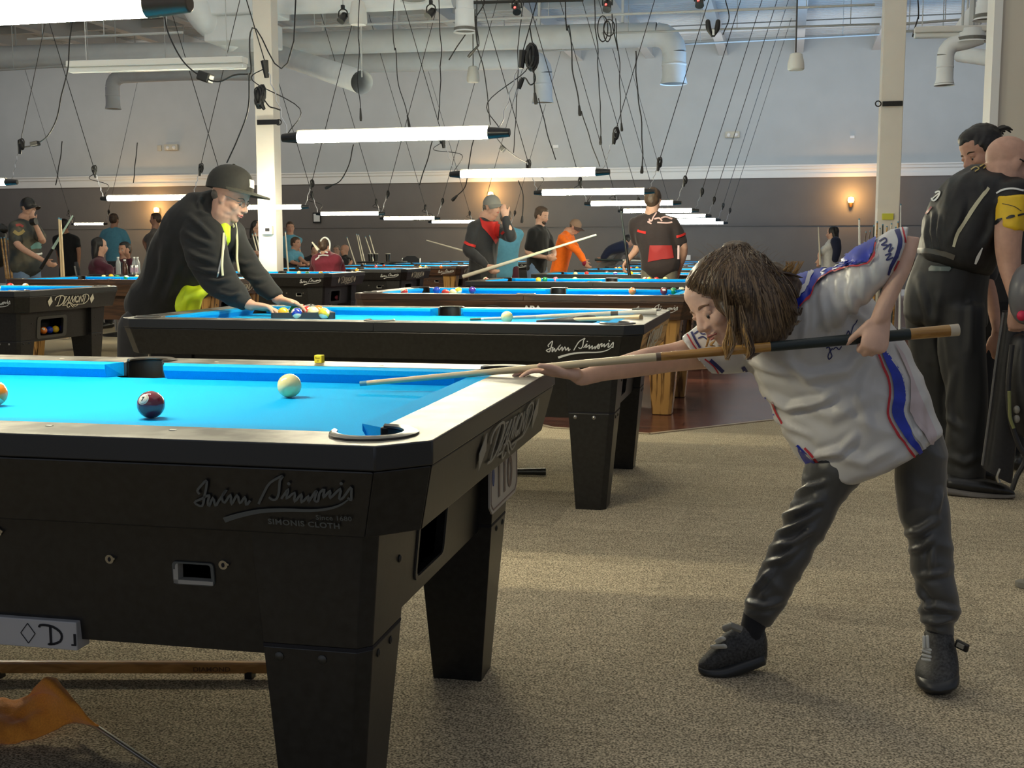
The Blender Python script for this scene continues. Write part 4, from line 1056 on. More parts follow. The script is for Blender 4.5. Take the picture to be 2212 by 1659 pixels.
# ================================================================= CUE RACKS, CHAIRS, PUB TABLES, BOTTLES
def leaning(label, top, bot, Y, r=.012, m=None, group=None):
    a = aY(*top, Y); b_ = aY(*bot, Y)
    d = (b_-a); full = a+d*1.0
    if full.z > .02: full = a+d*((a.z-.02)/(a.z-b_.z)) if a.z > b_.z else full
    return cue(label, a, full, [('tip', 0, .012, TIPM), ('shaft', .012, .5, m or MAPLEG), ('butt', .5, 1, m or BUTT)], r/.0085, group)
for i, (a, b_) in enumerate([((749, 512), (771, 580)), ((770, 505), (786, 580)), ((774, 506), (791, 580)), ((789, 511), (812, 580)), ((798, 508), (818, 580))]):
    leaning('cue leaning by the seated players, %s from the left' % ['first', 'second', 'third', 'fourth', 'fifth'][i], a, b_, 22.3, .012, group='cues leaning near the seated players')
for i, (a, b_) in enumerate([((545, 505), (568, 590)), ((551, 503), (574, 592)), ((616, 500), (623, 590))]):
    leaning('cue standing %s' % ['left in front of the woman with crossed arms', 'right in front of the woman with crossed arms', 'beside the column right face'][i], a, b_, 16.4 if i < 2 else 15.6, .012)
for i, (a, b_) in enumerate([((127, 470), (133, 588)), ((131, 472), (137, 588))]):
    leaning('pale cue upright right of the man with the black cap, %s' % ['left one', 'right one'][i], a, b_, 12.6, .013, MAPLE)
for i, (a, b_) in enumerate([((2, 513), (14, 600)), ((9, 512), (19, 600)), ((17, 515), (26, 600))]):
    leaning('cue leaning at the left edge, %s' % ['outermost', 'middle one', 'nearest the man'][i], a, b_, 13.6, .012, BUTT)
bgc = MB(); cap_limb(bgc, [aY(-6, 560, 13.8), aY(0, 500, 13.8), aY(10, 495, 13.8)], [.12, .09, .05]); o = bgc.build('cue_bag', BLACK, smooth=True); tag(o, 'dark cue bag hanging among the cues at the left edge', 'bag')
rkk = thing('cue_rack', 'wooden cue rack at the foot of the white column', 'rack', (aY(1915, 560, 15.2).x, 15.2, 0)); cxr = aY(1915, 560, 15.2)
MB().box(cxr.x-.32, cxr.x+.32, 15.0, 15.3, 0, .12).build('base', BROWN, rkk); MB().box(cxr.x-.32, cxr.x+.32, 15.05, 15.25, .95, .99).build('top_rail', BROWN, rkk)
for s in (-.3, .3): MB().box(cxr.x+s-.02, cxr.x+s+.02, 15.1, 15.2, .12, .95).build('post', BROWN, rkk)
for i, x in enumerate([1884, 1891, 1897, 1903, 1912, 1922, 1931, 1936]):
    leaning('cue in the rack under the white column, %s from the left' % ORD[i], (x+4, [486, 478, 492, 484, 488, 482, 490, 478][i]), (x-2+random.randint(-3, 3), 590), 15.15, .012, [WRAP, BUTT, MAPLEG][i % 3], 'cues in the column rack')
leaning('tall white pole left of the column rack', (1856, 472), (1857, 560), 15.6, .015, LWHITE); leaning('thin pale cue right of the white column', (1946, 440), (1945, 540), 15.0, .010, LWHITE)
sg = wallbox('table_sign', 'small yellow sign on the white column above the cues', 'sign', 1905, 461, 1930, 475, .02, mat('yellow_sign', (.62, .60, .05), .5), 15.39)
for i, (a, b_) in enumerate([((1871, 500), (1862, 560)), ((1880, 498), (1869, 560)), ((1893, 503), (1882, 560))]): leaning('faint cue leaning left of the rack, %s' % ORD[i], a, b_, 16.2, .010, COLLAR)
CHF = mat('dark_chair_fabric', (.02, .022, .028), .7)
def chair(x, Y, rz, label):
    P = Vector((x, Y, 0)); t = thing('banquet_chair', label, 'chair', P, rz, 'chairs by the back wall', local=True)
    MB().box(-.23, .23, -.22, .22, .43, .49).build('seat', CHF, t, bev=.02)
    m = MB(); m.prism([(-.22, .56), (-.20, .86), (-.10, .93), (.10, .93), (.20, .86), (.22, .56)], -.02, .02, lambda u, v, w: Vector((u, .22+w+(v-.5)*.12, v))); m.build('backrest', CHF, t, bev=.012)
    for sx in (-1, 1):
        MB().tube([(sx*.21, -.19, .44), (sx*.22, -.21, 0)], .011, 8).build('leg', STEEL, t, smooth=True)
        MB().tube([(sx*.21, .28, .88), (sx*.21, .21, .45), (sx*.22, .24, 0)], .011, 8).build('leg', STEEL, t, smooth=True)
    return t
def pub_table(x, Y, label, w=.9, h=.76):
    t = thing('round_table', label, 'table', (x, Y, 0), 0, 'small tables by the back wall', local=True)
    MB().lathe([(0, h-.03), (w/2, h-.03), (w/2, h), (0, h)], (0, 0, 0), 28).build('tabletop', BLACK, t, bev=.004)
    MB().tube([(0, 0, .03), (0, 0, h-.03)], .035, 12).build('pedestal', BLACK, t, smooth=True); MB().lathe([(0, 0), (.26, 0), (.26, .02), (.05, .05), (0, .05)], (0, 0, 0), 20).build('base', BLACK, t, smooth=True)
PETP = mat('bottle_clear', (.75, .8, .82), .12, trans=.7, spec=.6)
def bottle(x, y, Y, h, label, m, capm, group):
    c = aY(x, y, Y); t = thing('bottle', label, 'bottle', c, 0, group); k = h/.22
    MB().lathe([(0, 0), (.032, .004), (.033, .06), (.030, .10), (.033, .13), (.028, .16), (.013, .195), (.013, .205), (0, .205)], c, 14).build('bottle_body', m, t, smooth=True)
    MB().lathe([(0, .205), (.015, .205), (.015, .222), (0, .222)], c, 10).build('bottle_cap', capm, t)
for o_ in (): pass
# ================================================================= PEOPLE
def skin(name, c): return mat(name, c, .55, noise_amt=.06, scale=40, bump=.04, spec=.35)
SKIN = skin('fair_skin', (.56, .33, .24)); SKIN2 = skin('warm_skin', (.48, .26, .18)); SKIN3 = skin('tan_skin', (.40, .21, .13))
LIPC = mat('lip_colour', (.42, .13, .11), .4); EYEW = mat('eye_white', (.45, .40, .36), .3); IRIS = mat('dark_iris', (.03, .025, .02), .15)
BROWH = mat('eyebrow_hair', (.06, .035, .02), .8)
def dpx(dx, dy, tow=0.):
    """direction: dx right, dy down as the camera sees it, tow towards the camera"""
    return Vector(_R2*dx - _U2*dy - _F*tow).normalized()
def hframe(F, U):
    F = Vector(F).normalized(); U = Vector(U); L = U.cross(F).normalized(); U = F.cross(L).normalized(); return F, L, U
def hp_(C, fr, s): return lambda x, y, z: Vector(C)+(fr[0]*x+fr[1]*y+fr[2]*z)*s
def head_shape(mb, C, fr, s, neck=None, nr=.28, child=False):
    p = hp_(C, fr, s); ax = fr
    E_ = lambda c, r, n=20, m=14: mb.ell(p(*c), tuple(q*s for q in r), ax, n, m)
    E_((-.06, 0, .13), (.43, .345, .39)); E_((.09, 0, -.10), (.275, .275, .36)); E_((.15, 0, -.33), (.17, .165, .15)); E_((.235, 0, -.40), (.085, .10, .075))
    E_((.27, 0, .075), (.095, .22, .055)); E_((.20, 0, .22), (.16, .24, .16))
    for q in (1, -1):
        E_((.205, .165*q, -.13), (.13, .10, .12)); E_((.02, .21*q, -.27), (.20, .07, .11)); E_((-.03, .335*q, -.05), (.085, .028, .125)); E_((.0, .345*q, -.005), (.05, .03, .06))
        E_((.375, .055*q, -.165), (.05, .038, .035)); E_((.285, .135*q, .012), (.06, .075, .045)); E_((.27, .135*q, -.065), (.06, .075, .03))
    cap_limb(mb, [p(.33, 0, .03), p(.385, 0, -.07), p(.425 if not child else .41, 0, -.14)], [.040*s, .045*s, .058*s])
    E_((.335, 0, -.255), (.055, .105, .030)); E_((.325, 0, -.305), (.055, .09, .032)); E_((.30, 0, -.215), (.07, .10, .05))
    if neck is not None: cap_limb(mb, [p(-.08, 0, -.15), p(-.06, 0, -.42), Vector(neck)], [nr*s, nr*s*.92, nr*s*1.08], 18)
def head_bits(t, body, C, fr, s, far=False, look=0., browm=None, lids=True, drop=0.):
    p = hp_(C, fr, s)
    for q in (1, -1):
        e = MB().ell(p(.300, .135*q, -.025), .048*s, fr, 14, 10).build('eye', EYEW, body, smooth=180)
        if not far: MB().ell(p(.338, (.135+.01*q)*q, -.035+look), (.014*s, .024*s, .024*s), fr, 12, 8).build('iris', IRIS, e, smooth=180) if False else None
        m = MB(); m.ell(p(.332, .137*q, -.032+look), (.017*s, .024*s, .024*s), fr, 10, 8); m.build('iris', IRIS, body, smooth=180)
        m = MB(); cap_limb(m, [p(.345, .06*q, .062), p(.345, .13*q, .082), p(.285, .215*q, .058)], [(.010*s, .016*s), (.012*s, .018*s), (.006*s, .010*s)], 8); m.build('eyebrow', browm or BROWH, body, smooth=True)
        if lids and not far:
            m = MB(); cap_limb(m, [p(.318, .080*q, -.012-drop*.6), p(.343, .135*q, -.002-drop*.5), p(.300, .192*q, -.018-drop*.6)], [(.012*s, (.014+drop*.7)*s), (.016*s, (.018+drop*.8)*s), (.009*s, (.010+drop*.6)*s)], 10); m.build('eyelid', body.data.materials[0], body, smooth=True)
    m = MB(); cap_limb(m, [p(.335, .085, -.283), p(.385, .0, -.268), p(.335, -.085, -.283)], [(.012*s, .014*s), (.018*s, .022*s), (.012*s, .014*s)], 8)
    cap_limb(m, [p(.33, .07, -.292), p(.372, .0, -.308), p(.33, -.07, -.292)], [(.010*s, .012*s), (.017*s, .024*s), (.010*s, .012*s)], 8)
    m.build('lips', LIPC, body, smooth=True)
def short_hair(t, C, fr, s, m, back=0., vol=.0):
    p = hp_(C, fr, s); mb = MB(); E_ = lambda c, r: mb.ell(p(*c), tuple((q+vol)*s for q in r), fr, 20, 14)
    E_((-.11, 0, .20), (.42, .36, .36)); E_((-.22, 0, .03), (.30, .335, .36)); E_((.04, 0, .33), (.29, .26, .20))
    for q in (1, -1): E_((-.02, .30*q, .12), (.16, .06, .16))
    sd = random.random()*50
    return blob(mb, 'hair', m, t, s*.032, 3, lambda co, nr: fold(co, nr, s*.012, 8/s, sd, (1, 1, .5)))
def ball_cap(t, C, fr, s, m, mb_=None, patch=None, under=None, flatb=False):
    p = hp_(C, fr, s); mb = MB(); rs = []
    for k in range(9):
        a = R(90*k/8); rr = math.cos(a) if k < 8 else .02; z = .12+.44*math.sin(a)**(.8 if flatb else 1)
        rs.append([p(-.05+.46*rr*math.cos(b), .385*rr*math.sin(b), z) for b in (2*PI*i/28 for i in range(28))])
    rs.insert(0, [p(-.05+.46*math.cos(b), .385*math.sin(b), .06) for b in (2*PI*i/28 for i in range(28))])
    mb.rings(rs); c = mb.build('cap', m, t, smooth=True)
    b = MB(); top = []; n = 14; rows = []
    for j in range(5):
        f = j/4; row = []
        for i in range(n+1):
            a = R(-78+156*i/n); r0 = .40; ext = .40*f*max(0, math.cos(a*1.05))**.6
            x = -.05+r0*math.cos(a)*1.12+ext; y = .375*math.sin(a)*(1+.02*f); z = .085-.05*f-(.0 if flatb else .16)*(y/.4)**2*(.3+f)
            row.append((x, y, z))
        rows.append(row)
    for w in (0, .028):
        b0 = len(b.v); b.v += [p(x, y, z+w) for row in rows for x, y, z in row]
        for j in range(4):
            for i in range(n): q = b0+j*(n+1)+i; b.f.append((q, q+1, q+n+2, q+n+1))
    N = 5*(n+1); per = [i for i in range(n+1)]+[j*(n+1)+n for j in range(1, 5)]+[4*(n+1)+i for i in range(n-1, -1, -1)]+[j*(n+1) for j in range(3, 0, -1)]
    for i in range(len(per)): u, v = per[i], per[(i+1) % len(per)]; b.f.append((u, v, v+N, u+N))
    b.build('brim', mb_ or m, c, smooth=True)
    MB().ell(p(-.05, 0, .565), (.03*s, .03*s, .014*s), fr, 10, 6).build('button', m, c, smooth=True)
    if patch:
        m2 = MB(); q = []
        for u, v in ((-1, -1), (1, -1), (1, 1), (-1, 1)):
            y = u*.075; z = .26+v*.075; x = -.05+.46*math.sqrt(max(0, 1-(y/.385)**2-((z-.12)/.56)**2))+.02
            q.append(p(x, y, z))
        q2 = [a-fr[0]*.03*s for a in q]; m2.add(q2+q, [(0,3,2,1),(4,5,6,7),(0,1,5,4),(1,2,6,5),(2,3,7,6),(3,0,4,7)]); m2.build('patch', patch, c)
    return c
def hand(mb, W, D, N, T, s, curls=(40, 45, 35), thumb=(30, 25), spread=.0, fr_=1., tdir=None):
    """palm and five fingers. W wrist, D towards the fingers, N the way the palm faces, T towards the thumb side, s hand length"""
    D = Vector(D).normalized(); N = Vector(N); N = (N-D*N.dot(D)).normalized(); T = Vector(T); T = (T-D*T.dot(D)-N*T.dot(N)).normalized()
    W = Vector(W); pw = .42*s; pl = .50*s
    cap_limb(mb, [W-D*.10*s, W+D*.10*s, W+D*.34*s, W+D*.46*s], [(.135*s, .115*s), (.175*s, .105*s), (.22*s, .095*s), (.215*s, .075*s)], 16, T)
    L = (.44, .50, .47, .37); offs = (.155, .055, -.05, -.15); r0 = (.048, .050, .047, .042)
    cu = curls if isinstance(curls[0], (tuple, list)) else [curls]*4
    for i in range(4):
        base = W+D*(.47-.03*abs(i-1.2))*s+T*offs[i]*s; a = 0; p = base; pts = [base-D*.10*s, base]; d0 = (D+T*(offs[i]*spread)).normalized()
        for k, f in enumerate((.46, .30, .24)):
            a += cu[i][k]; d = d0*math.cos(R(a))+N*math.sin(R(a)); p = p+d*L[i]*f*s; pts.append(p)
        q = pts; rr = [r0[i]*s*fr_*c for c in (1.0, 1.02, .95, .88, .74)]
        cap_limb(mb, q, rr, 10)
    b = W+D*.12*s+T*.15*s; a1 = R(thumb[0]); d = (D*math.cos(a1)+T*math.sin(a1))
    if tdir is not None: d = Vector(tdir).normalized()
    p1 = b+d*.17*s; d2 = (d+N*math.tan(R(thumb[1]))*.5).normalized(); p2 = p1+d2*.16*s; d3 = (d2+D*.25+N*.1).normalized(); p3 = p2+d3*.13*s
    cap_limb(mb, [b, p1, p2, p3], [.082*s, .064*s, .055*s, .045*s], 10)
    return W+D*.45*s
def fig(label, Y, head, neck, hip, face, shirt, pants, arms, skin_=None, hairm=None, H=1.75, cap=None, longs=False, far=True, seated=False, hip_w=1., chest=1., glasses=False, longhair=False, brow=None, shoes=None, beard=None, tilt=0., sw=1., vox=None, group=None, ground=0., hands_curl=(35, 40, 30)):
    """arms: list of (elbow(x,y,dY), hand(x,y,dY)); first the person's left arm, then the right"""
    sk = skin_ or SKIN2; s = H*.128
    nb = aY(*neck, Y); hp = aY(*hip, Y); hc = aY(*head, Y+0)
    base = Vector((hp.x, hp.y, ground)); t = thing('person', label, 'person', base, 0, group)
    f = Vector((math.cos(face), math.sin(face), 0)); S = Vector((-f.y, f.x, 0))
    F = (f+Vector((0, 0, -math.tan(tilt)))).normalized(); fr = hframe(F, Vector((0, 0, 1)))
    up = (nb-hp).normalized(); k = H/1.75
    sk_mb = MB(); head_shape(sk_mb, hc, fr, s, nb+up*.02)
    sh = MB(); L = nb-hp
    cap_limb(sh, [hp-up*.09, hp+L*.25, hp+L*.55, hp+L*.82, nb-up*.03*k], [(.175*k*hip_w, .125*k*hip_w), (.165*k*hip_w, .125*k*hip_w), (.19*k*chest, .13*k*chest), (.185*k*sw, .11*k), (.09*k, .07*k)], 22, S)
    cap_limb(sh, [nb-S*.145*k*sw-up*.085*k, nb-up*.03*k, nb+S*.145*k*sw-up*.085*k], [(.060*k, .075*k), (.05*k, .07*k), (.060*k, .075*k)], 16, up)
    hip_rest = None
    cap_limb(sk_mb, [hp+L*.1, hp+L*.6, nb-up*.06*k], [(.10*k, .07*k), (.12*k, .08*k), (.09*k, .06*k)], 12, S); cap_limb(sk_mb, [nb-S*.165*k*sw-up*.095*k, nb-up*.10*k, nb+S*.165*k*sw-up*.095*k], [.035*k]*3, 12)
    for i, (e, h) in enumerate(arms):
        sg = 1 if i == 0 else -1
        so = nb+S*sg*.165*k*sw-up*.100*k
        ee = aY(e[0], e[1], Y+e[2]); hh = aY(h[0], h[1], Y+h[2])
        cap_limb(sk_mb, [so, ee, hh], [.050*k, .042*k, .026*k], 12)
        D = (hh-ee).normalized(); N = Vector(h[3]) if len(h) > 3 else (-S*sg*.8+f*.2); T = f if abs(D.dot(f)) < .8 else Vector((0, 0, 1))
        hand(sk_mb, hh, D, N, T, .185*k, hands_curl)
        if longs: cap_limb(sh, [so, so.lerp(ee, .6), ee, ee.lerp(hh, .55), ee.lerp(hh, .93)], [.070*k, .064*k, .060*k, .052*k, .040*k], 14)
        else: cap_limb(sh, [so, so.lerp(ee, .35), so.lerp(ee, .70)], [.072*k, .070*k, .068*k], 14)
    v = vox or .013
    body = blob(sk_mb, 'body', sk, t, v*.75, 2)
    sd = random.random()*40
    blob(sh, 'shirt', shirt, t, v, 6, lambda co, nr: fold(co, nr, .006, 9, sd, (1, 1, .5)))
    pm = MB(); cap_limb(pm, [hp-up*.0, hp-Vector((0, 0, .10))], [(.150*k*hip_w, .105*k*hip_w)]*2, 20, S)
    for sg in (1, -1):
        h0 = hp+S*sg*.085*k-Vector((0, 0, .04))
        if seated:
            kn = h0+f*.42*k; kn.z = h0.z+.0; ft = Vector((kn.x+f.x*.05, kn.y+f.y*.05, ground+.08))
        else:
            kn = Vector((h0.x+f.x*.03+S.x*sg*.02, h0.y+f.y*.03+S.y*sg*.02, ground+(h0.z-ground)*.53)); ft = Vector((h0.x+S.x*sg*.05, h0.y+S.y*sg*.05, ground+.08))
        cap_limb(pm, [h0, h0.lerp(kn, .5), kn, kn.lerp(ft, .5), ft], [.095*k, .088*k, .068*k, .064*k, .058*k], 14)
        sm = MB(); cap_limb(sm, [ft+Vector((0, 0, -.03))-f*.05, ft+f*.06+Vector((0, 0, -.035)), ft+f*.16+Vector((0, 0, -.045))], [(.045, .045), (.048, .042), (.040, .032)], 12, S)
        for q in sm.v: q.z = max(q.z, ground+.006)
        sm.build('shoe', shoes or BLACK, t, smooth=True)
    blob(pm, 'trousers', pants, t, v*1.2, 2, lambda co, nr: fold(co, nr, .006, 7, sd, (1, 1, .4)))
    head_bits(t, body, hc, fr, s, True, browm=brow)
    if cap: ball_cap(t, hc, fr, s, cap[0], cap[1] if len(cap) > 1 else None, cap[2] if len(cap) > 2 else None)
    if hairm:
        if longhair:
            mb = MB(); p = hp_(hc, fr, s); mb.ell(p(-.13, 0, .16), (.43*s, .40*s, .40*s), fr, 18, 12)
            cap_limb(mb, [p(-.22, 0, .1), p(-.32, 0, -.4), p(-.36, 0, -.95)], [(.38*s, .28*s), (.42*s, .22*s), (.30*s, .12*s)], 16, fr[1])
            blob(mb, 'hair', hairm, t, s*.06, 2, lambda co, nr: fold(co, nr, .006, 22, sd, (1, 1, .2)))
        elif cap:
            mb = MB(); p = hp_(hc, fr, s); mb.ell(p(-.20, 0, .0), (.28*s, .345*s, .22*s), fr, 16, 10); blob(mb, 'hair', hairm, t, s*.06, 1)
        else: short_hair(t, hc, fr, s, hairm)
    if beard:
        mb = MB(); p = hp_(hc, fr, s); mb.ell(p(.22, 0, -.36), (.16*s, .20*s, .15*s), fr, 16, 10); mb.build('beard', beard, t, smooth=True)
    if glasses:
        m = MB(); p = hp_(hc, fr, s)
        for q in (1, -1):
            m.tube([p(.385+.0*q, (.135+.085*math.cos(a))*q, -.03+.065*math.sin(a)) for a in (2*PI*i/12 for i in range(13))], .008*s, 5)
            m.tube([p(.385, .22*q, -.01), p(.0, .36*q, .0)], .008*s, 5)
        m.tube([p(.39, .05, -.02), p(.39, -.05, -.02)], .008*s, 5); m.build('glasses', BLACK, t, smooth=True)
    return t, nb, hp, f, S
def fab(n, c, **k): return mat(n, c, .85, noise_amt=k.pop('na', .06), scale=k.pop('sc', 30), bump=.08, sheen=.15, spec=.25, **k)
HB = mat('black_hair', (.012, .010, .009), .5, noise_amt=.4, scale=30, stretch=(1, 1, 5)); HBR = mat('brown_hair', (.07, .042, .025), .5, noise_amt=.4, scale=30); HG = mat('grey_brown_hair', (.14, .12, .10), .6, noise_amt=.3, scale=40)
BLK = fab('black_fabric', (.012, .012, .013)); DGR = fab('charcoal_fabric', (.035, .035, .036)); KHA = fab('olive_grey_fabric', (.15, .14, .11)); NAVY = fab('navy_fabric', (.012, .016, .04))
JEAN = fab('blue_jeans', (.13, .20, .32)); LBL = fab('light_blue_shirt', (.10, .30, .42)); MAR = fab('maroon_shirt', (.17, .022, .04)); MARD = fab('dark_maroon_shirt', (.06, .012, .025)); ORG = fab('orange_sweatshirt', (.90, .17, .01)); GRYS = fab('grey_shirt', (.16, .15, .14))
WHS = fab('white_shirt', (.55, .55, .54))
REDF = fab('red_fabric', (.55, .02, .015)); REDD = mat('red_print', (.55, .02, .015), .7)
W3 = PI  # facing -X
def bvh_of(o):
    from mathutils.bvhtree import BVHTree
    me = o.data; b = Vector(OFF[root_of(o).name]); return BVHTree.FromPolygons([tuple(v.co+b) for v in me.vertices], [tuple(p.vertices) for p in me.polygons])
def surf(bvh, x, y, off=.002, back=None):
    """the point of a garment's surface seen at pixel x,y, lifted by off"""
    d = Vector(ray(x, y)).normalized(); h = bvh.ray_cast(Vector(_O), d)
    if h[0] is None: return None
    n = h[1]; n = n if n.dot(d) < 0 else -n
    return h[0]+n*off
def surf_ribbon(name, bvh, pts, w, m, parent, cross=4, n=6, off=.002):
    pw = [tuple(p)+(w[i] if isinstance(w, (list, tuple)) else w,) for i, p in enumerate(pts)]
    q = cat_path(pw, n); grid = []
    for i, p in enumerate(q):
        a = q[max(i-1, 0)]; b = q[min(i+1, len(q)-1)]; dx, dy = b[0]-a[0], b[1]-a[1]; L = math.hypot(dx, dy) or 1; nx, ny = -dy/L, dx/L
        row = [surf(bvh, p[0]+nx*p[2]*(j/cross-.5), p[1]+ny*p[2]*(j/cross-.5), off) for j in range(cross+1)]
        grid.append(row)
    mb = MB(); idx = {}
    for i, row in enumerate(grid):
        for j, v in enumerate(row):
            if v is not None: idx[(i, j)] = len(mb.v); mb.v.append(v)
    for i in range(len(grid)-1):
        for j in range(cross):
            k = [(i, j), (i, j+1), (i+1, j+1), (i+1, j)]
            if all(c in idx for c in k):
                P = [mb.v[idx[c]] for c in k]
                if max((P[a]-P[b]).length for a, b in ((0, 1), (1, 2), (2, 3), (3, 0))) < .06*max(1, P[0].length/3): mb.f.append(tuple(idx[c] for c in k))
    if not mb.f: return None
    return mb.build(name, m, parent, smooth=180, recalc=False)
def surf_poly(name, bvh, poly, m, parent, step=6, off=.002):
    """filled print: polygon in view, laid on the garment surface row by row"""
    ys = [p[1] for p in poly]; y0, y1 = min(ys), max(ys); rows = []; n = max(2, int((y1-y0)/step)); N = 26
    for k in range(n+1):
        y = y0+.01+(y1-y0-.02)*k/n; xs = []
        for i in range(len(poly)):
            a, b = poly[i], poly[(i+1) % len(poly)]
            if (a[1] > y) != (b[1] > y): xs.append(a[0]+(y-a[1])/(b[1]-a[1])*(b[0]-a[0]))
        xs.sort(); rows.append((y, xs[0], xs[-1]) if len(xs) >= 2 else None)
    mb = MB(); prev = None
    for r_ in rows:
        if r_ is None: prev = None; continue
        y, a, b = r_; cur = []
        for j in range(N+1):
            v = surf(bvh, a+(b-a)*j/N, y, off)
            if v is None: cur.append(None)
            else: cur.append(len(mb.v)); mb.v.append(v)
        if prev:
            for j in range(N):
                k = (prev[j], prev[j+1], cur[j+1], cur[j])
                if None not in k and max((mb.v[k[a_]]-mb.v[k[b_]]).length for a_, b_ in ((0, 1), (1, 2), (2, 3), (3, 0))) < .08: mb.f.append(k)
        prev = cur
    return mb.build(name, m, parent, smooth=180, recalc=False) if mb.f else None
def to_px(co):
    v = np.asarray(co)-_O; dd = v@_F; return 1106+FPX*(v@_R2)/dd, 829.5-FPX*(v@_U2)/dd
def ridges(co, L):
    """L: (polyline in view, half width in px, height in m); every fold is a raised ridge with a hollow beside it, real relief on the cloth"""
    x, y = to_px(co); out = np.zeros(len(co))
    for pts, w, h in L:
        best = np.full(len(co), 1e9); tt = np.zeros(len(co)); sg = np.zeros(len(co)); n = len(pts)-1
        for i in range(n):
            (ax, ay), (bx, by) = pts[i], pts[i+1]; dx, dy = bx-ax, by-ay; l2 = dx*dx+dy*dy
            t = np.clip(((x-ax)*dx+(y-ay)*dy)/l2, 0, 1); px, py = ax+t*dx, ay+t*dy; ds = np.hypot(x-px, y-py)
            s = np.sign((x-ax)*dy-(y-ay)*dx); m = ds < best; best[m] = ds[m]; tt[m] = (i+t[m])/n; sg[m] = s[m]
        tap = np.sin(np.clip(tt, .02, .98)*PI)**.5; out += h*tap*(np.exp(-(best/w)**2)-.55*np.exp(-((best-w*1.6)/(w*.9))**2))
    return out
def clampz(mb, z=.004):
    for v in mb.v: v.z = max(v.z, z)
    return mb

# ---------------------------------------------------------------- the young player
JERW = mat('jersey_white', (.60, .59, .57), .42, noise_amt=.05, scale=14, bump=.05, spec=.45, sheen=.1); JBLU = mat('jersey_blue', (.010, .03, .38), .35, noise_amt=.25, scale=20, bump=.1, spec=.5)
JRED = mat('jersey_red', (.48, .02, .03), .5); JNAV = mat('jersey_navy', (.015, .02, .12), .5); JPINK = mat('jersey_pale_rose', (.55, .46, .46), .5); JGRY = mat('jersey_grey', (.30, .29, .28), .5)
GPANT = mat('charcoal_jogger', (.060, .060, .058), .38, noise_amt=.08, scale=18, bump=.06, spec=.5, sheen=.2)
GHAIR = mat('light_brown_hair', (.14, .09, .048), .42, col2=(.055, .034, .020), scale=26, stretch=(9, 9, .7), det=5, spec=.5, con=(.35, .65))
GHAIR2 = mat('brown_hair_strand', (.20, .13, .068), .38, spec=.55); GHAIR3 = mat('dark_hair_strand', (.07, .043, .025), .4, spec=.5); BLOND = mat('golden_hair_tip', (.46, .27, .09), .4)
CSKIN = skin('child_skin', (.72, .46, .34))
g = thing('person', 'child with long brown hair in a white and blue jersey bending over a cue', 'person', (.17, 3.06, 0))
gs = .212; gc = aY(1557, 652, 3.01)
gfr = hframe(dpx(-.80, .50, .34), dpx(-.53, -.84, .0))
sk = MB(); head_shape(sk, gc, gfr, gs, aY(1690, 690, 3.12), .24, True)
def rows_arm(mb, rows, n=16): return sil(mb, rows, n, ends=1)
rows_arm(sk, [(1232, 792, 1236, 824, 2.84, .020), (1252, 798, 1256, 834, 2.855, .020), (1300, 782, 1303, 824, 2.91, .026), (1350, 765, 1353, 818, 2.97, .031), (1400, 750, 1403, 811, 3.02, .034), (1460, 738, 1463, 803, 3.10, .037), (1550, 705, 1555, 795, 3.2, .04)])
rows_arm(sk, [(1905, 530, 1935, 572, 3.02, .03), (1938, 506, 1984, 512, 2.98, .036), (1925, 563, 1981, 540, 2.95, .034), (1915, 602, 1968, 583, 2.94, .031), (1900, 636, 1950, 620, 2.935, .028), (1887, 668, 1934, 655, 2.93, .026), (1880, 688, 1924, 684, 2.93, .025)])
# bridge hand on the rail
tipP, buttP = Vector((-1.019, 2.712, .78)), Vector((.416, 3.0, .916)); cd_ = (buttP-tipP).normalized()
W = aY(1231, 806, 2.83); hand(sk, W, dpx(-1, -.13, .0), dpx(.12, 1, -.1), dpx(0, -.1, 1), .150, [(10, 20, 18), (8, 16, 14), (8, 18, 14), (10, 18, 14)], spread=.9, tdir=dpx(-.80, -.42, .40))
# grip hand round the butt
W2 = aY(1903, 690, 2.932); hand(sk, W2, dpx(-.30, 1, .1), dpx(0, .15, -1), dpx(-1, -.2, 0), .155, [(62, 80, 55), (65, 82, 55), (68, 82, 55), (70, 82, 55)], spread=.15, tdir=dpx(-.8, .75, -.45))
sil(sk, [(1680, 640, 1655, 700, 3.14, .06), (1760, 640, 1680, 800, 3.16, .09), (1850, 700, 1740, 880, 3.17, .10), (1950, 860, 1830, 960, 3.17, .10)], 16); cap_limb(sk, [aY(1600, 740, 3.2), aY(1700, 690, 3.15), aY(1800, 640, 3.10), aY(1900, 560, 3.03)], [.045, .05, .04, .032])
gb = blob(sk, 'body', CSKIN, g, .0042, 3)
head_bits(g, gb, gc, gfr, gs, False, -.030, mat('light_eyebrow', (.22, .12, .07), .8), True, .030)
sh = MB()
sil(sh, [(1668, 612, 1640, 705, 3.14, .085), (1725, 592, 1615, 760, 3.16, .13), (1785, 580, 1630, 820, 3.17, .15), (1850, 600, 1655, 872, 3.18, .155), (1905, 665, 1690, 935, 3.18, .15), (1955, 745, 1722, 985, 3.17, .15), (2003, 838, 1748, 1012, 3.16, .15), (2038, 920, 1778, 1042, 3.15, .145)], 30, .92, ends=.25)
sil(sh, [(1775, 590, 1760, 730, 3.10, .11), (1840, 545, 1815, 700, 3.03, .095), (1900, 508, 1868, 660, 2.985, .075), (1942, 492, 1900, 625, 2.965, .066), (1962, 486, 1922, 603, 2.955, .062)], 24, ends=.12)
sil(sh, [(1474, 726, 1537, 812, 3.10, .052), (1512, 700, 1580, 806, 3.15, .07), (1580, 665, 1655, 806, 3.2, .10)], 24, ends=.12)
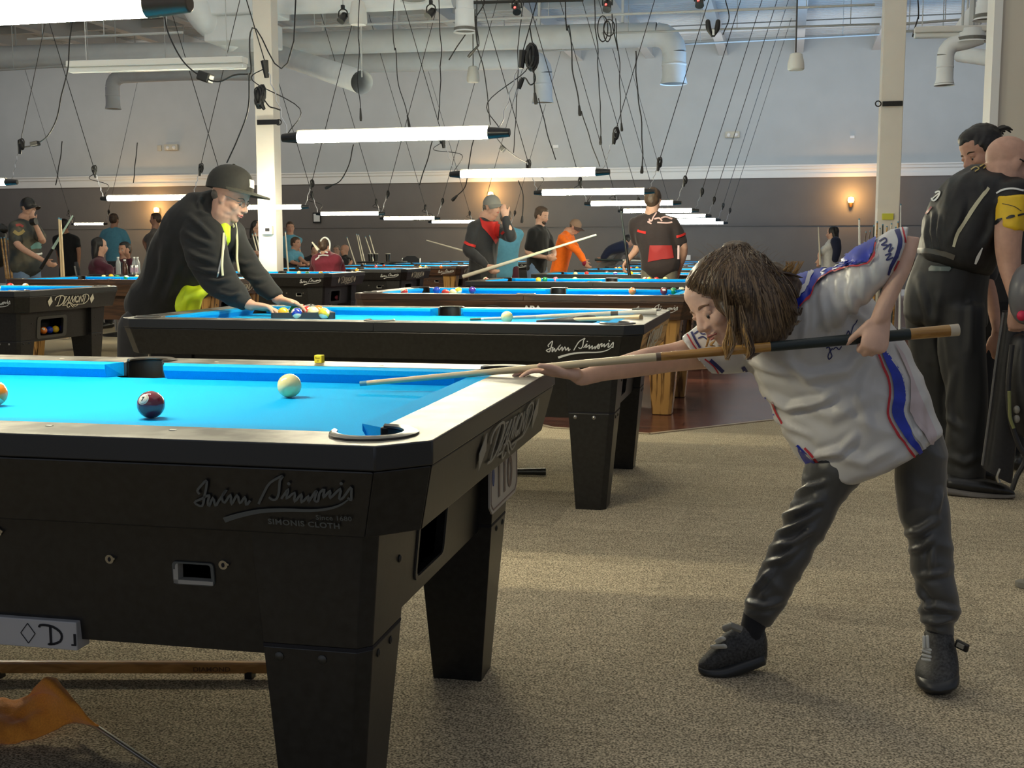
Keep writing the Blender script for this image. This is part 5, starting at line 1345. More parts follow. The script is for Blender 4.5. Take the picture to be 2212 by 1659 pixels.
GR = [([(1612, 770), (1655, 796), (1705, 812)], 9, .012), ([(1640, 845), (1700, 882), (1778, 866), (1800, 850)], 9, .014), ([(1700, 930), (1760, 985), (1815, 975), (1850, 940)], 9, .014),
      ([(1668, 900), (1715, 925), (1750, 942)], 7, .009), ([(1690, 780), (1745, 815), (1830, 800), (1880, 740)], 12, .012), ([(1720, 870), (1800, 900), (1890, 850)], 14, .008),
      ([(1738, 620), (1742, 700), (1730, 770)], 10, .008), ([(1775, 640), (1790, 720), (1785, 770)], 9, .009), ([(1830, 620), (1850, 680), (1880, 700)], 9, .009), ([(1808, 600), (1815, 640)], 7, .009),
      ([(1778, 572), (1792, 606)], 5, .004), ([(1800, 562), (1818, 598)], 5, .004), ([(1826, 552), (1842, 588)], 5, .004), ([(1855, 545), (1870, 600), (1862, 650)], 7, .004), ([(1885, 540), (1895, 590)], 6, .004),
      ([(1880, 780), (1860, 860), (1880, 940)], 12, .008), ([(1985, 860), (1990, 920), (1970, 970)], 10, .008), ([(1540, 720), (1560, 760)], 6, .007), ([(1800, 980), (1870, 1000), (1940, 960)], 12, .009)]
PR = [([(1712, 1066), (1785, 1040)], 7, .012), ([(1684, 1118), (1730, 1100), (1775, 1080)], 8, .014), ([(1676, 1150), (1720, 1135), (1768, 1103)], 7, .012), ([(1668, 1182), (1715, 1172), (1758, 1144)], 7, .012), ([(1650, 1218), (1690, 1208), (1736, 1172)], 7, .011),
      ([(1618, 1283), (1640, 1262), (1668, 1226)], 7, .010), ([(1612, 1300), (1650, 1310), (1690, 1296)], 7, .010), ([(1950, 1155), (1985, 1148), (2026, 1122)], 8, .013), ([(1962, 1190), (1990, 1184), (2016, 1160)], 7, .012), ([(1985, 1245), (2045, 1236)], 7, .010),
      ([(1975, 1266), (1990, 1290), (2010, 1322)], 7, .011), ([(1984, 1316), (2020, 1310), (2070, 1322)], 8, .013), ([(2030, 1060), (2024, 1110)], 7, .009), ([(1990, 1340), (2030, 1345), (2064, 1336)], 6, .009), ([(2015, 1180), (2012, 1240)], 8, .009)]
def gfold(co, nr):
    d = np.empty(len(co))
    for i, p in enumerate(co):
        x, z = p[0], p[2]
        # drapes hang in arcs below the chest, creases fan from the armpit
        u = math.hypot(x-.42, z-1.10); v = noise.noise(Vector((u*17, (x+z)*2.2, p[1]*3)))
        w = noise.noise(Vector((x*9+3, p[1]*5, z*9)))
        d[i] = (.5-abs(v)*2.2)*.009*min(1, max(0, (u-.06)*5))+w*.005
    return d+ridges(co, GR)
jer = blob(sh, 'jersey', JERW, g, .0075, 5, gfold)
pm = MB()
sil(pm, [(1760, 930, 1960, 900, 3.17, .12), (1745, 975, 1900, 1000, 3.15, .11), (1732, 1033, 1850, 1050, 3.12, .075), (1709, 1076, 1820, 1086, 3.11, .07), (1680, 1142, 1794, 1136, 3.10, .066), (1648, 1214, 1757, 1202, 3.09, .062), (1616, 1283, 1716, 1270, 3.08, .056), (1604, 1318, 1690, 1320, 3.07, .05), (1611, 1334, 1664, 1349, 3.07, .036)], 22, ends=.2)
sil(pm, [(1860, 900, 2020, 900, 3.17, .12), (1925, 975, 2045, 970, 3.16, .10), (1932, 1040, 2044, 1035, 3.15, .08), (1940, 1105, 2051, 1098, 3.14, .072), (1955, 1165, 2058, 1160, 3.13, .068), (1968, 1235, 2061, 1230, 3.12, .062), (1980, 1300, 2071, 1300, 3.11, .058), (1984, 1325, 2073, 1325, 3.105, .056), (1996, 1350, 2060, 1348, 3.10, .040), (1998, 1370, 2060, 1372, 3.10, .038)], 22, ends=.2)
def pfold(co, nr):
    d = np.empty(len(co))
    for i, p in enumerate(co):
        v = noise.noise(Vector((p[0]*10+p[2]*13, p[1]*4, p[2]*5-p[0]*4))); lo = 1+max(0, (.22-p[2])*5)
        d[i] = (.45-abs(v)*2.1)*.006*lo
    return d+ridges(co, PR)
gp = blob(pm, 'joggers', GPANT, g, .0065, 3, pfold)
jb = bvh_of(jer)
# printed panels
surf_poly('blue_panel', jb, [(1668, 600), (1712, 580), (1745, 570), (1790, 548), (1840, 524), (1897, 512), (1880, 566), (1830, 578), (1790, 592), (1765, 612), (1748, 640), (1722, 672), (1700, 660), (1690, 640)], JBLU, jer, 3, off=.006)
surf_ribbon('white_piping', jb, [(1762, 572), (1750, 598), (1738, 622), (1732, 642)], [12, 9, 6, 2], JERW, jer, 3, off=.0085)
surf_ribbon('red_piping', jb, [(1896, 527), (1880, 568), (1830, 580), (1790, 594), (1762, 618), (1732, 662)], 3, JRED, jer, 1, off=.0075)
surf_ribbon('blue_stripe', jb, [(1901, 745), (1915, 775), (1936, 815), (1942, 858), (1938, 890), (1952, 925), (1975, 960), (1992, 985)], [6, 14, 22, 25, 25, 20, 13, 8], JNAV if False else JBLU, jer, 4, off=.0055)
surf_ribbon('white_stripe', jb, [(1905, 742), (1920, 770), (1948, 812), (1957, 858), (1953, 890), (1968, 925), (1990, 958), (2004, 985)], 6, WHS, jer, 2, off=.0055)
surf_ribbon('red_stripe', jb, [(1890, 752), (1903, 785), (1918, 820), (1921, 855), (1917, 893), (1930, 925), (1955, 960), (1977, 990)], 5, JRED, jer, 1, off=.0055)
surf_poly('rose_panel', jb, [(1930, 740), (1945, 775), (1965, 820), (1965, 860), (1962, 888), (1985, 925), (2012, 965), (2022, 940), (2000, 890), (1975, 830), (1950, 765)], JPINK, jer, 7, off=.005)
surf_ribbon('blue_stripe', jb, [(1604, 792), (1618, 815), (1632, 838)], [8, 12, 8], JNAV, jer, 2)
surf_ribbon('blue_stripe', jb, [(1652, 858), (1660, 880), (1672, 898)], [5, 12, 5], JBLU, jer, 2)
surf_ribbon('red_stripe', jb, [(1668, 868), (1678, 893), (1690, 915)], 4, JRED, jer, 1)
surf_ribbon('blue_stripe', jb, [(1722, 962), (1742, 990), (1770, 1022), (1790, 1046)], [6, 15, 17, 8], JBLU, jer, 3)
surf_ribbon('red_stripe', jb, [(1738, 968), (1760, 992), (1780, 1018), (1796, 1042)], 5, JRED, jer, 1)
# sleeve trims and script
surf_ribbon('navy_cuff_stripe', jb, [(1938, 496), (1945, 520), (1938, 550), (1925, 575), (1918, 594)], [12, 9, 8, 7, 4], JNAV, jer, 2)
surf_ribbon('pink_cuff_stripe', jb, [(1950, 492), (1955, 520), (1950, 545), (1936, 572), (1925, 598)], 3, JRED, jer, 1)
surf_ribbon('navy_cuff_stripe', jb, [(1534, 778), (1548, 790), (1562, 803)], 8, JNAV, jer, 2)
surf_ribbon('pink_cuff_stripe', jb, [(1522, 776), (1540, 790), (1552, 806)], 3, JRED, jer, 1)
surf_ribbon('navy_cuff_stripe', jb, [(1492, 714), (1502, 735), (1512, 752)], 5, JNAV, jer, 1)
surf_ribbon('pink_cuff_stripe', jb, [(1484, 722), (1495, 742), (1505, 756)], 3, JRED, jer, 1)
for pts in ([(1900, 522), (1912, 515), (1915, 522), (1905, 530), (1918, 530)], [(1908, 540), (1925, 528), (1920, 545), (1930, 535)], [(1912, 552), (1925, 548), (1915, 562), (1930, 556)], [(1500, 722), (1510, 716), (1516, 722), (1524, 722)], [(1508, 732), (1518, 728), (1528, 734)]):
    surf_ribbon('sleeve_script', jb, pts, 3, JNAV, jer, 1)
for pts in ([(1785, 752), (1790, 750), (1793, 760), (1796, 770), (1790, 775), (1789, 765), (1797, 752)], [(1798, 756), (1806, 750), (1812, 755), (1818, 748)], [(1826, 728), (1832, 715), (1836, 724), (1842, 706), (1848, 698), (1852, 690)]):
    surf_ribbon('chest_script', jb, pts, 2.2, JNAV, jer, 1)
# navy collar under the hair
m = MB(); cap_limb(m, [aY(1672, 600, 3.08), aY(1700, 650, 3.02), aY(1700, 700, 3.02), aY(1672, 742, 3.06)], [(.016, .008)]*4); m.build('collar', JNAV, jer, smooth=True)
# shoes
SHU = mat('black_knit_shoe', (.03, .03, .03), .6, noise_amt=.8, scale=160, bump=.2); SOLE = mat('dark_sole', (.02, .022, .024), .4); SWH = mat('shoe_white', (.55, .55, .50), .4); SGR = mat('shoe_grey', (.22, .21, .18), .45)
m = MB(); sil(m, [(1512, 1426, 1513, 1444, 3.005, .018), (1526, 1411, 1529, 1453, 3.01, .034), (1545, 1392, 1549, 1457, 3.015, .038), (1565, 1368, 1573, 1455, 3.02, .038), (1592, 1354, 1602, 1446, 3.03, .036), (1622, 1352, 1630, 1438, 3.04, .034), (1646, 1354, 1652, 1430, 3.05, .028)], 20, ends=.4)
s1 = clampz(m).build('shoe', SHU, g, smooth=True)
m = MB(); sil(m, [(1510, 1436, 1511, 1450, 3.002, .018), (1530, 1434, 1532, 1460, 3.008, .040), (1560, 1432, 1565, 1462, 3.012, .044), (1600, 1420, 1605, 1452, 3.025, .040), (1648, 1405, 1654, 1433, 3.05, .034)], 20, .8, ends=.3)
clampz(m).build('sole', SOLE, s1, smooth=True)
m = MB(); sil(m, [(1606, 1322, 1660, 1345, 3.065, .034), (1600, 1350, 1652, 1362, 3.05, .032), (1598, 1365, 1650, 1372, 3.045, .032)], 16); m.build('sock', BLK, g, smooth=True)
m = MB(); m.tube([aY(1565, 1358, 2.985), aY(1580, 1352, 2.975), aY(1600, 1360, 2.985)], .010, 8); m.build('strap', SGR, s1, smooth=True)
for a, b_ in (((1538, 1398), (1566, 1396)), ((1550, 1386), (1562, 1379))):
    m = MB(); cap_limb(m, [aY(*a, 2.985), aY(*b_, 2.975)], [(.004, .010), (.005, .010)]); m.build('lace', SWH, s1, smooth=True)
m = MB(); sil(m, [(1997, 1366, 2058, 1366, 3.095, .045), (1993, 1395, 2064, 1395, 3.08, .055), (1990, 1420, 2069, 1418, 3.06, .065), (1979, 1442, 2071, 1440, 3.04, .075), (1979, 1462, 2069, 1460, 3.025, .07), (1990, 1476, 2056, 1474, 3.01, .045)], 20, ends=.4)
s2 = clampz(m).build('shoe', SHU, g, smooth=True)
m = MB(); sil(m, [(1977, 1456, 2071, 1452, 3.03, .078), (1978, 1470, 2070, 1468, 3.02, .078), (1986, 1482, 2060, 1480, 3.015, .055)], 20, .8, ends=.3); clampz(m).build('sole', SOLE, s2, smooth=True)
m = MB(); sil(m, [(2000, 1352, 2058, 1352, 3.1, .036), (2000, 1375, 2058, 1375, 3.09, .036)], 16); m.build('sock', BLK, g, smooth=True)
m = MB(); m.bar(aY(2064, 1388, 3.05), aY(2092, 1402, 3.03), .012, .022); m.build('strap', BLACK, s2, bev=.004)
m = MB(); m.bar(aY(2069, 1391, 3.04), aY(2083, 1398, 3.03), .013, .010); m.build('strap_patch', SGR, s2)
for a, b_ in (((1996, 1376), (1996, 1398)), ((2003, 1375), (2004, 1398)), ((1994, 1405), (2008, 1410)), ((1994, 1415), (2009, 1419)), ((1993, 1424), (2008, 1426)), ((1996, 1400), (2009, 1404))):
    m = MB(); cap_limb(m, [aY(*a, 2.985), aY(*b_, 2.98)], [.0042, .0042], 8); m.build('lace', SWH, s2, smooth=True)
# hair: soft mass over the skull, then strands laid along it
hb = MB(); p = hp_(gc, gfr, gs)
hb.ell(p(-.14, 0, .15), (.43*gs, .385*gs, .38*gs), gfr, 24, 16); hb.ell(aY(1600, 620, 3.0), (.10, .10, .10))
sil(hb, [(1560, 533, 1622, 536, 2.99, .05), (1512, 562, 1662, 566, 2.985, .085), (1486, 596, 1690, 600, 2.985, .10), (1482, 616, 1712, 626, 2.985, .105), (1508, 634, 1720, 648, 2.985, .10), (1562, 650, 1724, 668, 2.985, .095), (1570, 675, 1722, 688, 2.985, .09), (1572, 700, 1716, 706, 2.98, .085), (1584, 728, 1698, 732, 2.97, .07), (1600, 752, 1660, 752, 2.96, .045), (1612, 770, 1625, 772, 2.94, .02)], 28, ends=.5)
cap_limb(hb, [aY(1566, 655, 2.925), aY(1578, 690, 2.90), aY(1578, 730, 2.885)], [(.018, .012), (.012, .010), (.007, .007)])
cap_limb(hb, [aY(1640, 600, 3.04), aY(1690, 612, 3.06), aY(1728, 640, 3.05)], [(.06, .05), (.045, .04), (.02, .02)])
hair = blob(hb, 'hair', GHAIR, g, .006, 3, lambda co, nr: np.array([(.5-abs(noise.noise(Vector((c[0]*60+c[2]*14, c[1]*40, c[2]*7))))*2)*.0045 for c in co]))
hbv = bvh_of(hair)
rnd = random.Random(11); st = {GHAIR2: MB(), GHAIR3: MB(), BLOND: MB()}
def qb(a, b, c, t): return tuple((1-t)**2*a[i]+2*t*(1-t)*b[i]+t*t*c[i] for i in range(2))
n_s = 0
for k in range(460):
    f = rnd.random()
    if f < .28:   # forward over the forehead
        a = (1540+rnd.uniform(-5, 60), 540+rnd.uniform(-14, 24)); c = (1484+rnd.uniform(0, 78), 612+rnd.uniform(-10, 34)); b = ((a[0]+c[0])/2-16, (a[1]+c[1])/2-14)
    elif f < .62:  # down over the cheek and ear
        a = (1560+rnd.uniform(0, 70), 541+rnd.uniform(-15, 30)); c = (1572+rnd.uniform(0, 60), 735+rnd.uniform(-20, 30)); b = ((a[0]+c[0])/2-rnd.uniform(-14, 18), 630)
    else:          # back and down to the shoulder
        a = (1590+rnd.uniform(0, 70), 541+rnd.uniform(-15, 40)); c = (1640+rnd.uniform(0, 85), 680+rnd.uniform(-40, 55)); b = (max(a[0], c[0])-rnd.uniform(5, 30), (a[1]+c[1])/2-18)
    pts = []
    for i in range(13):
        x, y = qb(a, b, c, i/12); v = surf(hbv, x, y, .0015)
        if v is None: break
        pts.append(v)
    if len(pts) < 5: continue
    w = rnd.uniform(.0008, .0022); mm = GHAIR3 if rnd.random() < .5 else GHAIR2
    st[mm].tube(pts, [w*(.4+.8*math.sin(PI*i/(len(pts)-1))) for i in range(len(pts))], 4)
def lock(pts, Y, r, m, nn=5, sp=4):
    for k in range(nn):
        q = [tuple(aY(x+rnd.uniform(-sp, sp)*(.4+.6*i/len(pts)), y, Y+rnd.uniform(-.008, .008))) for i, (x, y) in enumerate(pts)]
        q = cat_path(q, 5); m.tube(q, [r*(1-.75*(i/(len(q)-1))**2)*min(1, .25+3*i/len(q)) for i in range(len(q))], 5)
lock([(1560, 600), (1568, 660), (1576, 720)], 2.885, .003, st[GHAIR2], 7, 4)
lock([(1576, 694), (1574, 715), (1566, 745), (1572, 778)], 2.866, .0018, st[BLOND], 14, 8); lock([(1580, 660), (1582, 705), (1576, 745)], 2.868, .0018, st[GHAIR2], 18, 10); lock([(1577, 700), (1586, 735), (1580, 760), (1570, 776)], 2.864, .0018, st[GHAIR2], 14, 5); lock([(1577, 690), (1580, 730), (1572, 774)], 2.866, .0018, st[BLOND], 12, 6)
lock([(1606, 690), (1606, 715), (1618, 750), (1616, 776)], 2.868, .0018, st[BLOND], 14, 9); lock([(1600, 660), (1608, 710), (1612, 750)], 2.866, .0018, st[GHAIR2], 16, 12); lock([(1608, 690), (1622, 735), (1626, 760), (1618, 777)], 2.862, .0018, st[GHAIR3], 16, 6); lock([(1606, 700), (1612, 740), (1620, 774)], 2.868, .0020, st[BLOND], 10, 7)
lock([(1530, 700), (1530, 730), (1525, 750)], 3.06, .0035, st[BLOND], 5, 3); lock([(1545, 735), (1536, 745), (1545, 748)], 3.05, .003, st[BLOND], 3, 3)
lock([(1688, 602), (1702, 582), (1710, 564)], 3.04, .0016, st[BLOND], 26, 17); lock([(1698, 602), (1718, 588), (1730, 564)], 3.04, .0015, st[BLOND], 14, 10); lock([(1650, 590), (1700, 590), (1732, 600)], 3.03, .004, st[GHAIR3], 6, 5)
lock([(1690, 640), (1722, 680), (1730, 664)], 2.95, .003, st[GHAIR3], 5, 6); lock([(1690, 660), (1715, 700), (1728, 692)], 2.96, .003, st[GHAIR2], 5, 6)
lock([(1680, 690), (1700, 722), (1715, 712)], 2.96, .0028, st[GHAIR3], 5, 8)
for mm, nm, lb in ((GHAIR2, 'hair_strands', 'lighter brown strands'), (GHAIR3, 'hair_strands', 'dark brown strands'), (BLOND, 'hair_tips', 'golden lit hair tips')):
    o = st[mm].build(nm, mm, hair, smooth=True); o['kind'] = 'stuff'; o['label'] = lb
fl = MB()
for k in range(46):   # flyaway hairs
    a = rnd.uniform(1510, 1690); y = 532+abs(a-1590)**1.6*.022; s_ = 1 if a > 1590 else -1; l_ = rnd.uniform(4, 13); dx_ = rnd.uniform(2, 9)
    q = [tuple(aY(a+s_*dx_*i, y+8-l_*i+1.6*i*i, 3.0)) for i in range(4)]
    fl.tube(cat_path(q, 4), .00028, 3)
o = fl.build('flyaway_hairs', GHAIR2, hair); o['kind'] = 'stuff'
cue('long cue with dark wrapped grip held by the child, wood and pale shaft', tipP, buttP,
    [('tip', 0, .012, TIPM), ('shaft', .012, .50, mat('pale_cue_shaft', (.60, .50, .32), .3)), ('joint', .50, .508, COLLAR), ('forearm', .508, .69, BUTT), ('wrap', .69, .92, WRAP), ('sleeve', .92, .985, BUTT), ('bumper', .985, 1, mat('cue_bumper', (.60, .52, .38), .5))])
# ---------------------------------------------------------------- the man racking the second table
JK = mat('black_fleece_jacket', (.012, .0125, .013), .85, noise_amt=.12, scale=20, bump=.08, sheen=.06); NEON = mat('neon_yellow_shirt', (.62, .80, .02), .6, noise_amt=.1, scale=12); DRAW = mat('cream_drawstring', (.70, .68, .45), .6)
a_ = thing('person', 'man in black zip jacket and flat cap racking balls on the second table', 'person', (aY(330, 680, 5.8).x, 5.8, 0))
hs = .238; hc = aY(500, 430, 5.62); fr = hframe(dpx(.90, .34, .28), dpx(.36, -.93, .05))
sk = MB(); head_shape(sk, hc, fr, hs, aY(465, 480, 5.68), .30)
Wn = aY(543, 660, 5.42); Wf = aY(604, 648, 5.62)
cap_limb(sk, [aY(465, 480, 5.68), aY(400, 540, 5.72), aY(340, 640, 5.78)], [.09, .11, .11]); cap_limb(sk, [aY(450, 490, 5.68), aY(435, 520, 5.55), aY(455, 595, 5.46), aY(510, 642, 5.44)], [.05, .045, .038, .034]); cap_limb(sk, [aY(460, 490, 5.70), aY(510, 530, 5.73), aY(545, 590, 5.68), aY(590, 628, 5.64)], [.05, .045, .038, .034])
cap_limb(sk, [aY(505, 640, 5.44), Wn], [.034, .028]); cap_limb(sk, [aY(585, 625, 5.64), Wf], [.034, .028])
hand(sk, Wn, dpx(.95, .12, .05), dpx(.05, 1, .1), dpx(.1, .2, -1), .20, [(12, 18, 12), (15, 24, 16), (22, 28, 18), (28, 28, 18)], spread=1.1, thumb=(38, 10))
hand(sk, Wf, dpx(.93, .22, .15), dpx(-.05, 1, .1), dpx(.1, .3, 1), .20, [(10, 15, 10), (14, 18, 12), (16, 22, 14), (20, 22, 14)], spread=1.0, thumb=(35, 10))
body = blob(sk, 'body', SKIN, a_, .0055, 2)
head_bits(a_, body, hc, fr, hs, False, -.03, HG, True, .02)
jk = MB()
sil(jk, [(440, 412, 480, 440, 5.70, .07), (412, 420, 500, 470, 5.69, .14), (378, 450, 520, 505, 5.69, .19), (350, 492, 512, 545, 5.71, .20), (328, 545, 490, 590, 5.74, .19), (305, 600, 455, 632, 5.77, .18), (280, 645, 408, 665, 5.79, .18), (290, 690, 395, 695, 5.8, .17)], 28, .95, ends=.3)
cap_limb(jk, [aY(455, 440, 5.68), aY(462, 480, 5.66)], [(.085, .075), (.09, .085)])
rows = [(400, 470, 480, 480, 5.56, .07), (408, 520, 470, 500, 5.52, .066), (425, 560, 482, 548, 5.48, .060), (445, 600, 500, 580, 5.45, .055), (480, 640, 520, 612, 5.43, .048), (520, 666, 541, 638, 5.42, .038)]
sil(jk, [(395, 455, 478, 478, 5.58, .08), (392, 520, 482, 505, 5.53, .075), (408, 575, 494, 548, 5.49, .070), (440, 622, 508, 590, 5.46, .062), (488, 655, 528, 620, 5.435, .050), (527, 669, 545, 643, 5.42, .040)], 20, ends=.15)
sil(jk, [(480, 480, 528, 500, 5.74, .08), (508, 545, 545, 535, 5.70, .065), (520, 585, 565, 572, 5.67, .058), (545, 620, 590, 605, 5.64, .050), (578, 650, 609, 632, 5.62, .040)], 18, ends=.15)
JR = [([(411, 468), (435, 490), (457, 512)], 6, .016), ([(402, 540), (430, 556), (462, 566)], 6, .016), ([(412, 572), (445, 585), (478, 588)], 6, .014), ([(440, 600), (470, 608), (498, 602)], 5, .012), ([(425, 455), (452, 468)], 5, .012), ([(398, 500), (425, 518), (458, 530)], 6, .013),
      ([(505, 560), (530, 570), (548, 565)], 5, .010), ([(530, 600), (560, 606), (575, 600)], 5, .010), ([(360, 520), (350, 580), (330, 640)], 9, .014), ([(390, 560), (372, 610), (360, 650)], 8, .012), ([(470, 630), (500, 640), (520, 634)], 4, .010), ([(440, 420), (430, 440), (436, 456)], 5, .012)]
jac = blob(jk, 'jacket', JK, a_, .009, 3, lambda co, nr: fold(co, nr, .006, 8, 3.3, (1, .6, .7))+ridges(co, JR))
jb2 = bvh_of(jac)
m = MB(); sil(m, [(395, 622, 440, 618, 5.66, .06), (386, 655, 446, 628, 5.62, .09), (390, 672, 425, 660, 5.62, .09), (405, 690, 415, 685, 5.64, .08)], 16, ends=.3)
cap_limb(m, [aY(484, 478, 5.60), aY(482, 520, 5.58), aY(462, 560, 5.68), aY(420, 630, 5.70)], [(.035, .03), (.03, .025), (.03, .03), (.04, .04)])
blob(m, 'shirt', NEON, a_, .01, 2, lambda co, nr: fold(co, nr, .008, 16, 1.1))
for pts in ([(491, 466), (497, 480), (503, 492)], [(506, 478), (510, 520), (514, 560), (516, 588)], [(481, 506), (480, 540), (480, 575), (482, 596)]):
    q = [surf(jb2, x, y, .010) for x, y in pts]; q = [v if v is not None else aY(x, y, 5.55) for v, (x, y) in zip(q, pts)]
    MB().tube(cat_path([tuple(v) for v in q], 5), .0065, 8).build('drawstring', DRAW, jac, smooth=True)
surf_ribbon('zip', jb2, [(489, 490), (486, 520), (478, 560), (470, 600)], 3, STEEL, jac, 1, off=.004)
CAPM = mat('charcoal_cap', (.030, .029, .024), .75, noise_amt=.1, scale=60); CAPB = mat('olive_black_brim', (.075, .073, .055), .65)
ball_cap(a_, hc+fr[2]*.022-fr[0]*.012, hframe(dpx(.96, .20, .25), dpx(.20, -.97, .05)), hs*1.15, CAPM, CAPB, mat('white_cap_patch', (.85, .88, .86), .5, emit=None), flatb=True)
mb = MB(); pp = hp_(hc, fr, hs); mb.ell(pp(-.22, 0, -.0), (.24*hs, .325*hs, .20*hs), fr, 16, 10); blob(mb, 'hair', HG, a_, .011, 1)
m = MB()
for q in (1, -1):
    m.tube([pp(.40, (.135+.09*math.cos(a))*q, -.03+.065*math.sin(a)) for a in (2*PI*i/14 for i in range(15))], .0016, 5); m.tube([pp(.39, .22*q, -.01), pp(.0, .36*q, .02)], .0018, 5)
m.build('glasses', STEEL, a_, smooth=True)
pm = MB(); sil(pm, [(292, 660, 392, 665, 5.8, .17), (285, 700, 390, 700, 5.8, .17)], 18)
for dx, dy in ((-.02, -.11), (.04, .12)):
    h0 = aY(335, 705, 5.8)+Vector((dx-.03, dy, 0)); cap_limb(pm, [h0, Vector((h0.x-.04, h0.y, .45)), Vector((h0.x-.06, h0.y, .08))], [.10, .075, .062], 14)
    sm = MB(); ft = Vector((h0.x-.05, h0.y, .05)); cap_limb(sm, [ft-Vector((.05, 0, 0)), ft+Vector((.08, 0, 0)), ft+Vector((.18, 0, -.01))], [(.045, .045), (.05, .04), (.04, .03)], 12, (0, 1, 0)); clampz(sm, .006).build('shoe', BLACK, a_, smooth=True)
blob(pm, 'trousers', DGR, a_, .016, 2)

# ---------------------------------------------------------------- two men at the right
YEL = mat('yellow_sleeve', (.80, .52, .02), .6, noise_amt=.08, scale=14, bump=.05); TEAM = mat('black_team_shirt', (.011, .011, .012), .55, noise_amt=.3, scale=30, bump=.08, spec=.4); SLACK = mat('black_slacks', (.014, .015, .016), .6, noise_amt=.15, scale=14, bump=.05)
b_ = thing('person', 'bald man in black and yellow shirt bending with his back turned at the right edge', 'person', (aY(2090, 800, 5.65).x, 5.65, 0))
hs = .235; hc = aY(2180, 356, 5.55); fr = hframe(dpx(.92, .30, -.15), dpx(.30, -.95, -.05))
sk = MB(); head_shape(sk, hc, fr, hs, aY(2120, 395, 5.6), .34)
cap_limb(sk, [aY(2120, 400, 5.6), aY(2090, 440, 5.62), aY(2060, 560, 5.64)], [.09, .13, .13]); cap_limb(sk, [aY(2120, 420, 5.55), aY(2175, 440, 5.45), aY(2180, 490, 5.40)], [.06, .06, .055])
sil(sk, [(2148, 480, 2212, 480, 5.40, .060), (2148, 530, 2207, 530, 5.40, .058), (2155, 575, 2206, 575, 5.40, .050), (2168, 615, 2206, 610, 5.38, .042), (2180, 650, 2204, 648, 5.36, .032)], 16)
hand(sk, aY(2193, 662, 5.36), dpx(.1, 1, 0), dpx(.1, 0, -1), dpx(.8, 0, .3), .19, (45, 55, 40))
body = blob(sk, 'body', SKIN, b_, .0065, 2)
head_bits(b_, body, hc, fr, hs, True, browm=HG)
pp = hp_(hc, fr, hs); m = MB()
for q in (1, -1): m.tube([pp(.40, .20*q, .0), pp(.1, .35*q, .02), pp(-.03, .36*q, .03)], .004, 5)
m.build('glasses', BLACK, b_, smooth=True)
tm = MB()
sil(tm, [(2092, 362, 2160, 368, 5.62, .10), (2052, 385, 2212, 392, 5.62, .19), (2018, 425, 2215, 445, 5.62, .22), (1997, 470, 2195, 500, 5.62, .22), (1986, 515, 2165, 550, 5.62, .21), (1983, 545, 2140, 590, 5.63, .20)], 28, .95, ends=.25)
sil(tm, [(2150, 400, 2235, 395, 5.46, .09), (2148, 440, 2222, 440, 5.43, .082)], 18, ends=.3)
TR = [([(2000, 470), (1998, 505), (2006, 535)], 5, .012), ([(2012, 455), (2012, 500), (2020, 538)], 5, .012), ([(2028, 470), (2026, 505), (2032, 538)], 5, .010), ([(2150, 460), (2142, 500), (2120, 540)], 8, .012), ([(2080, 440), (2070, 480), (2050, 520)], 8, .009), ([(2120, 390), (2128, 420)], 6, .009)]
tsh = blob(tm, 'shirt', TEAM, b_, .011, 3, lambda co, nr: fold(co, nr, .006, 8, 7.7, (1, 1, .35))+ridges(co, TR))
ym = MB(); sil(ym, [(2150, 425, 2226, 422, 5.43, .086), (2147, 460, 2219, 458, 5.42, .082), (2147, 488, 2214, 500, 5.41, .078)], 22, ends=.08)
ys = blob(ym, 'yellow_sleeve', YEL, b_, .010, 2, lambda co, nr: fold(co, nr, .005, 12, 2.))
tb = bvh_of(tsh); yb = bvh_of(ys)
surf_ribbon('pale_stripe', tb, [(2136, 406), (2110, 440), (2085, 478), (2068, 505), (2060, 533)], [7, 8, 9, 8, 6], mat('pale_stripe', (.55, .52, .36), .5), tsh, 2, off=.004)
surf_ribbon('white_flash', tb, [(2122, 535), (2112, 555), (2106, 570)], [2, 7, 4], LWHITE, tsh, 1, off=.004)
surf_ribbon('badge', tb, [(2014, 432), (2018, 422), (2026, 415), (2032, 416), (2028, 426), (2020, 434), (2014, 432)], 3.5, LWHITE, tsh, 1, off=.005)
surf_ribbon('badge_cross', tb, [(2016, 430), (2030, 418)], 2.5, LWHITE, tsh, 1, off=.005); surf_ribbon('red_mark', tb, [(2001, 463), (2008, 455), (2014, 447)], 4, mat('dull_red_print', (.25, .04, .05), .5), tsh, 1, off=.005)
for pts in ([(2098, 368), (2108, 362), (2114, 366), (2106, 372)], [(2116, 362), (2126, 356), (2132, 358), (2124, 366)], [(2132, 352), (2140, 354), (2136, 362)]): surf_ribbon('collar_script', tb, pts, 2.5, mat('gold_print', (.40, .30, .07), .5), tsh, 1, off=.005)
surf_ribbon('white_hoop', tb, [(2152, 418), (2170, 410), (2190, 408), (2210, 412)], 4, LWHITE, tsh, 1, off=.006)
surf_ribbon('black_flash', yb, [(2150, 486), (2156, 478), (2166, 472)], [3, 8, 3], BLACK, ys, 1, off=.004); surf_ribbon('black_flash', yb, [(2174, 472), (2184, 468), (2192, 466)], [3, 7, 4], BLACK, ys, 1, off=.004)
surf_ribbon('black_flash', yb, [(2198, 466), (2206, 463), (2211, 462)], 4, BLACK, ys, 1, off=.004); surf_ribbon('crease_shade', yb, [(2166, 440), (2190, 446), (2205, 456)], 1.5, BLACK, ys, 1, off=.004)  # last ribbon paints the shade of a sleeve crease as a thin black line
pm = MB()
sil(pm, [(1984, 548, 2136, 590, 5.66, .19), (1955, 620, 2130, 640, 5.66, .19), (1950, 680, 2132, 700, 5.66, .17)], 24, ends=.3)
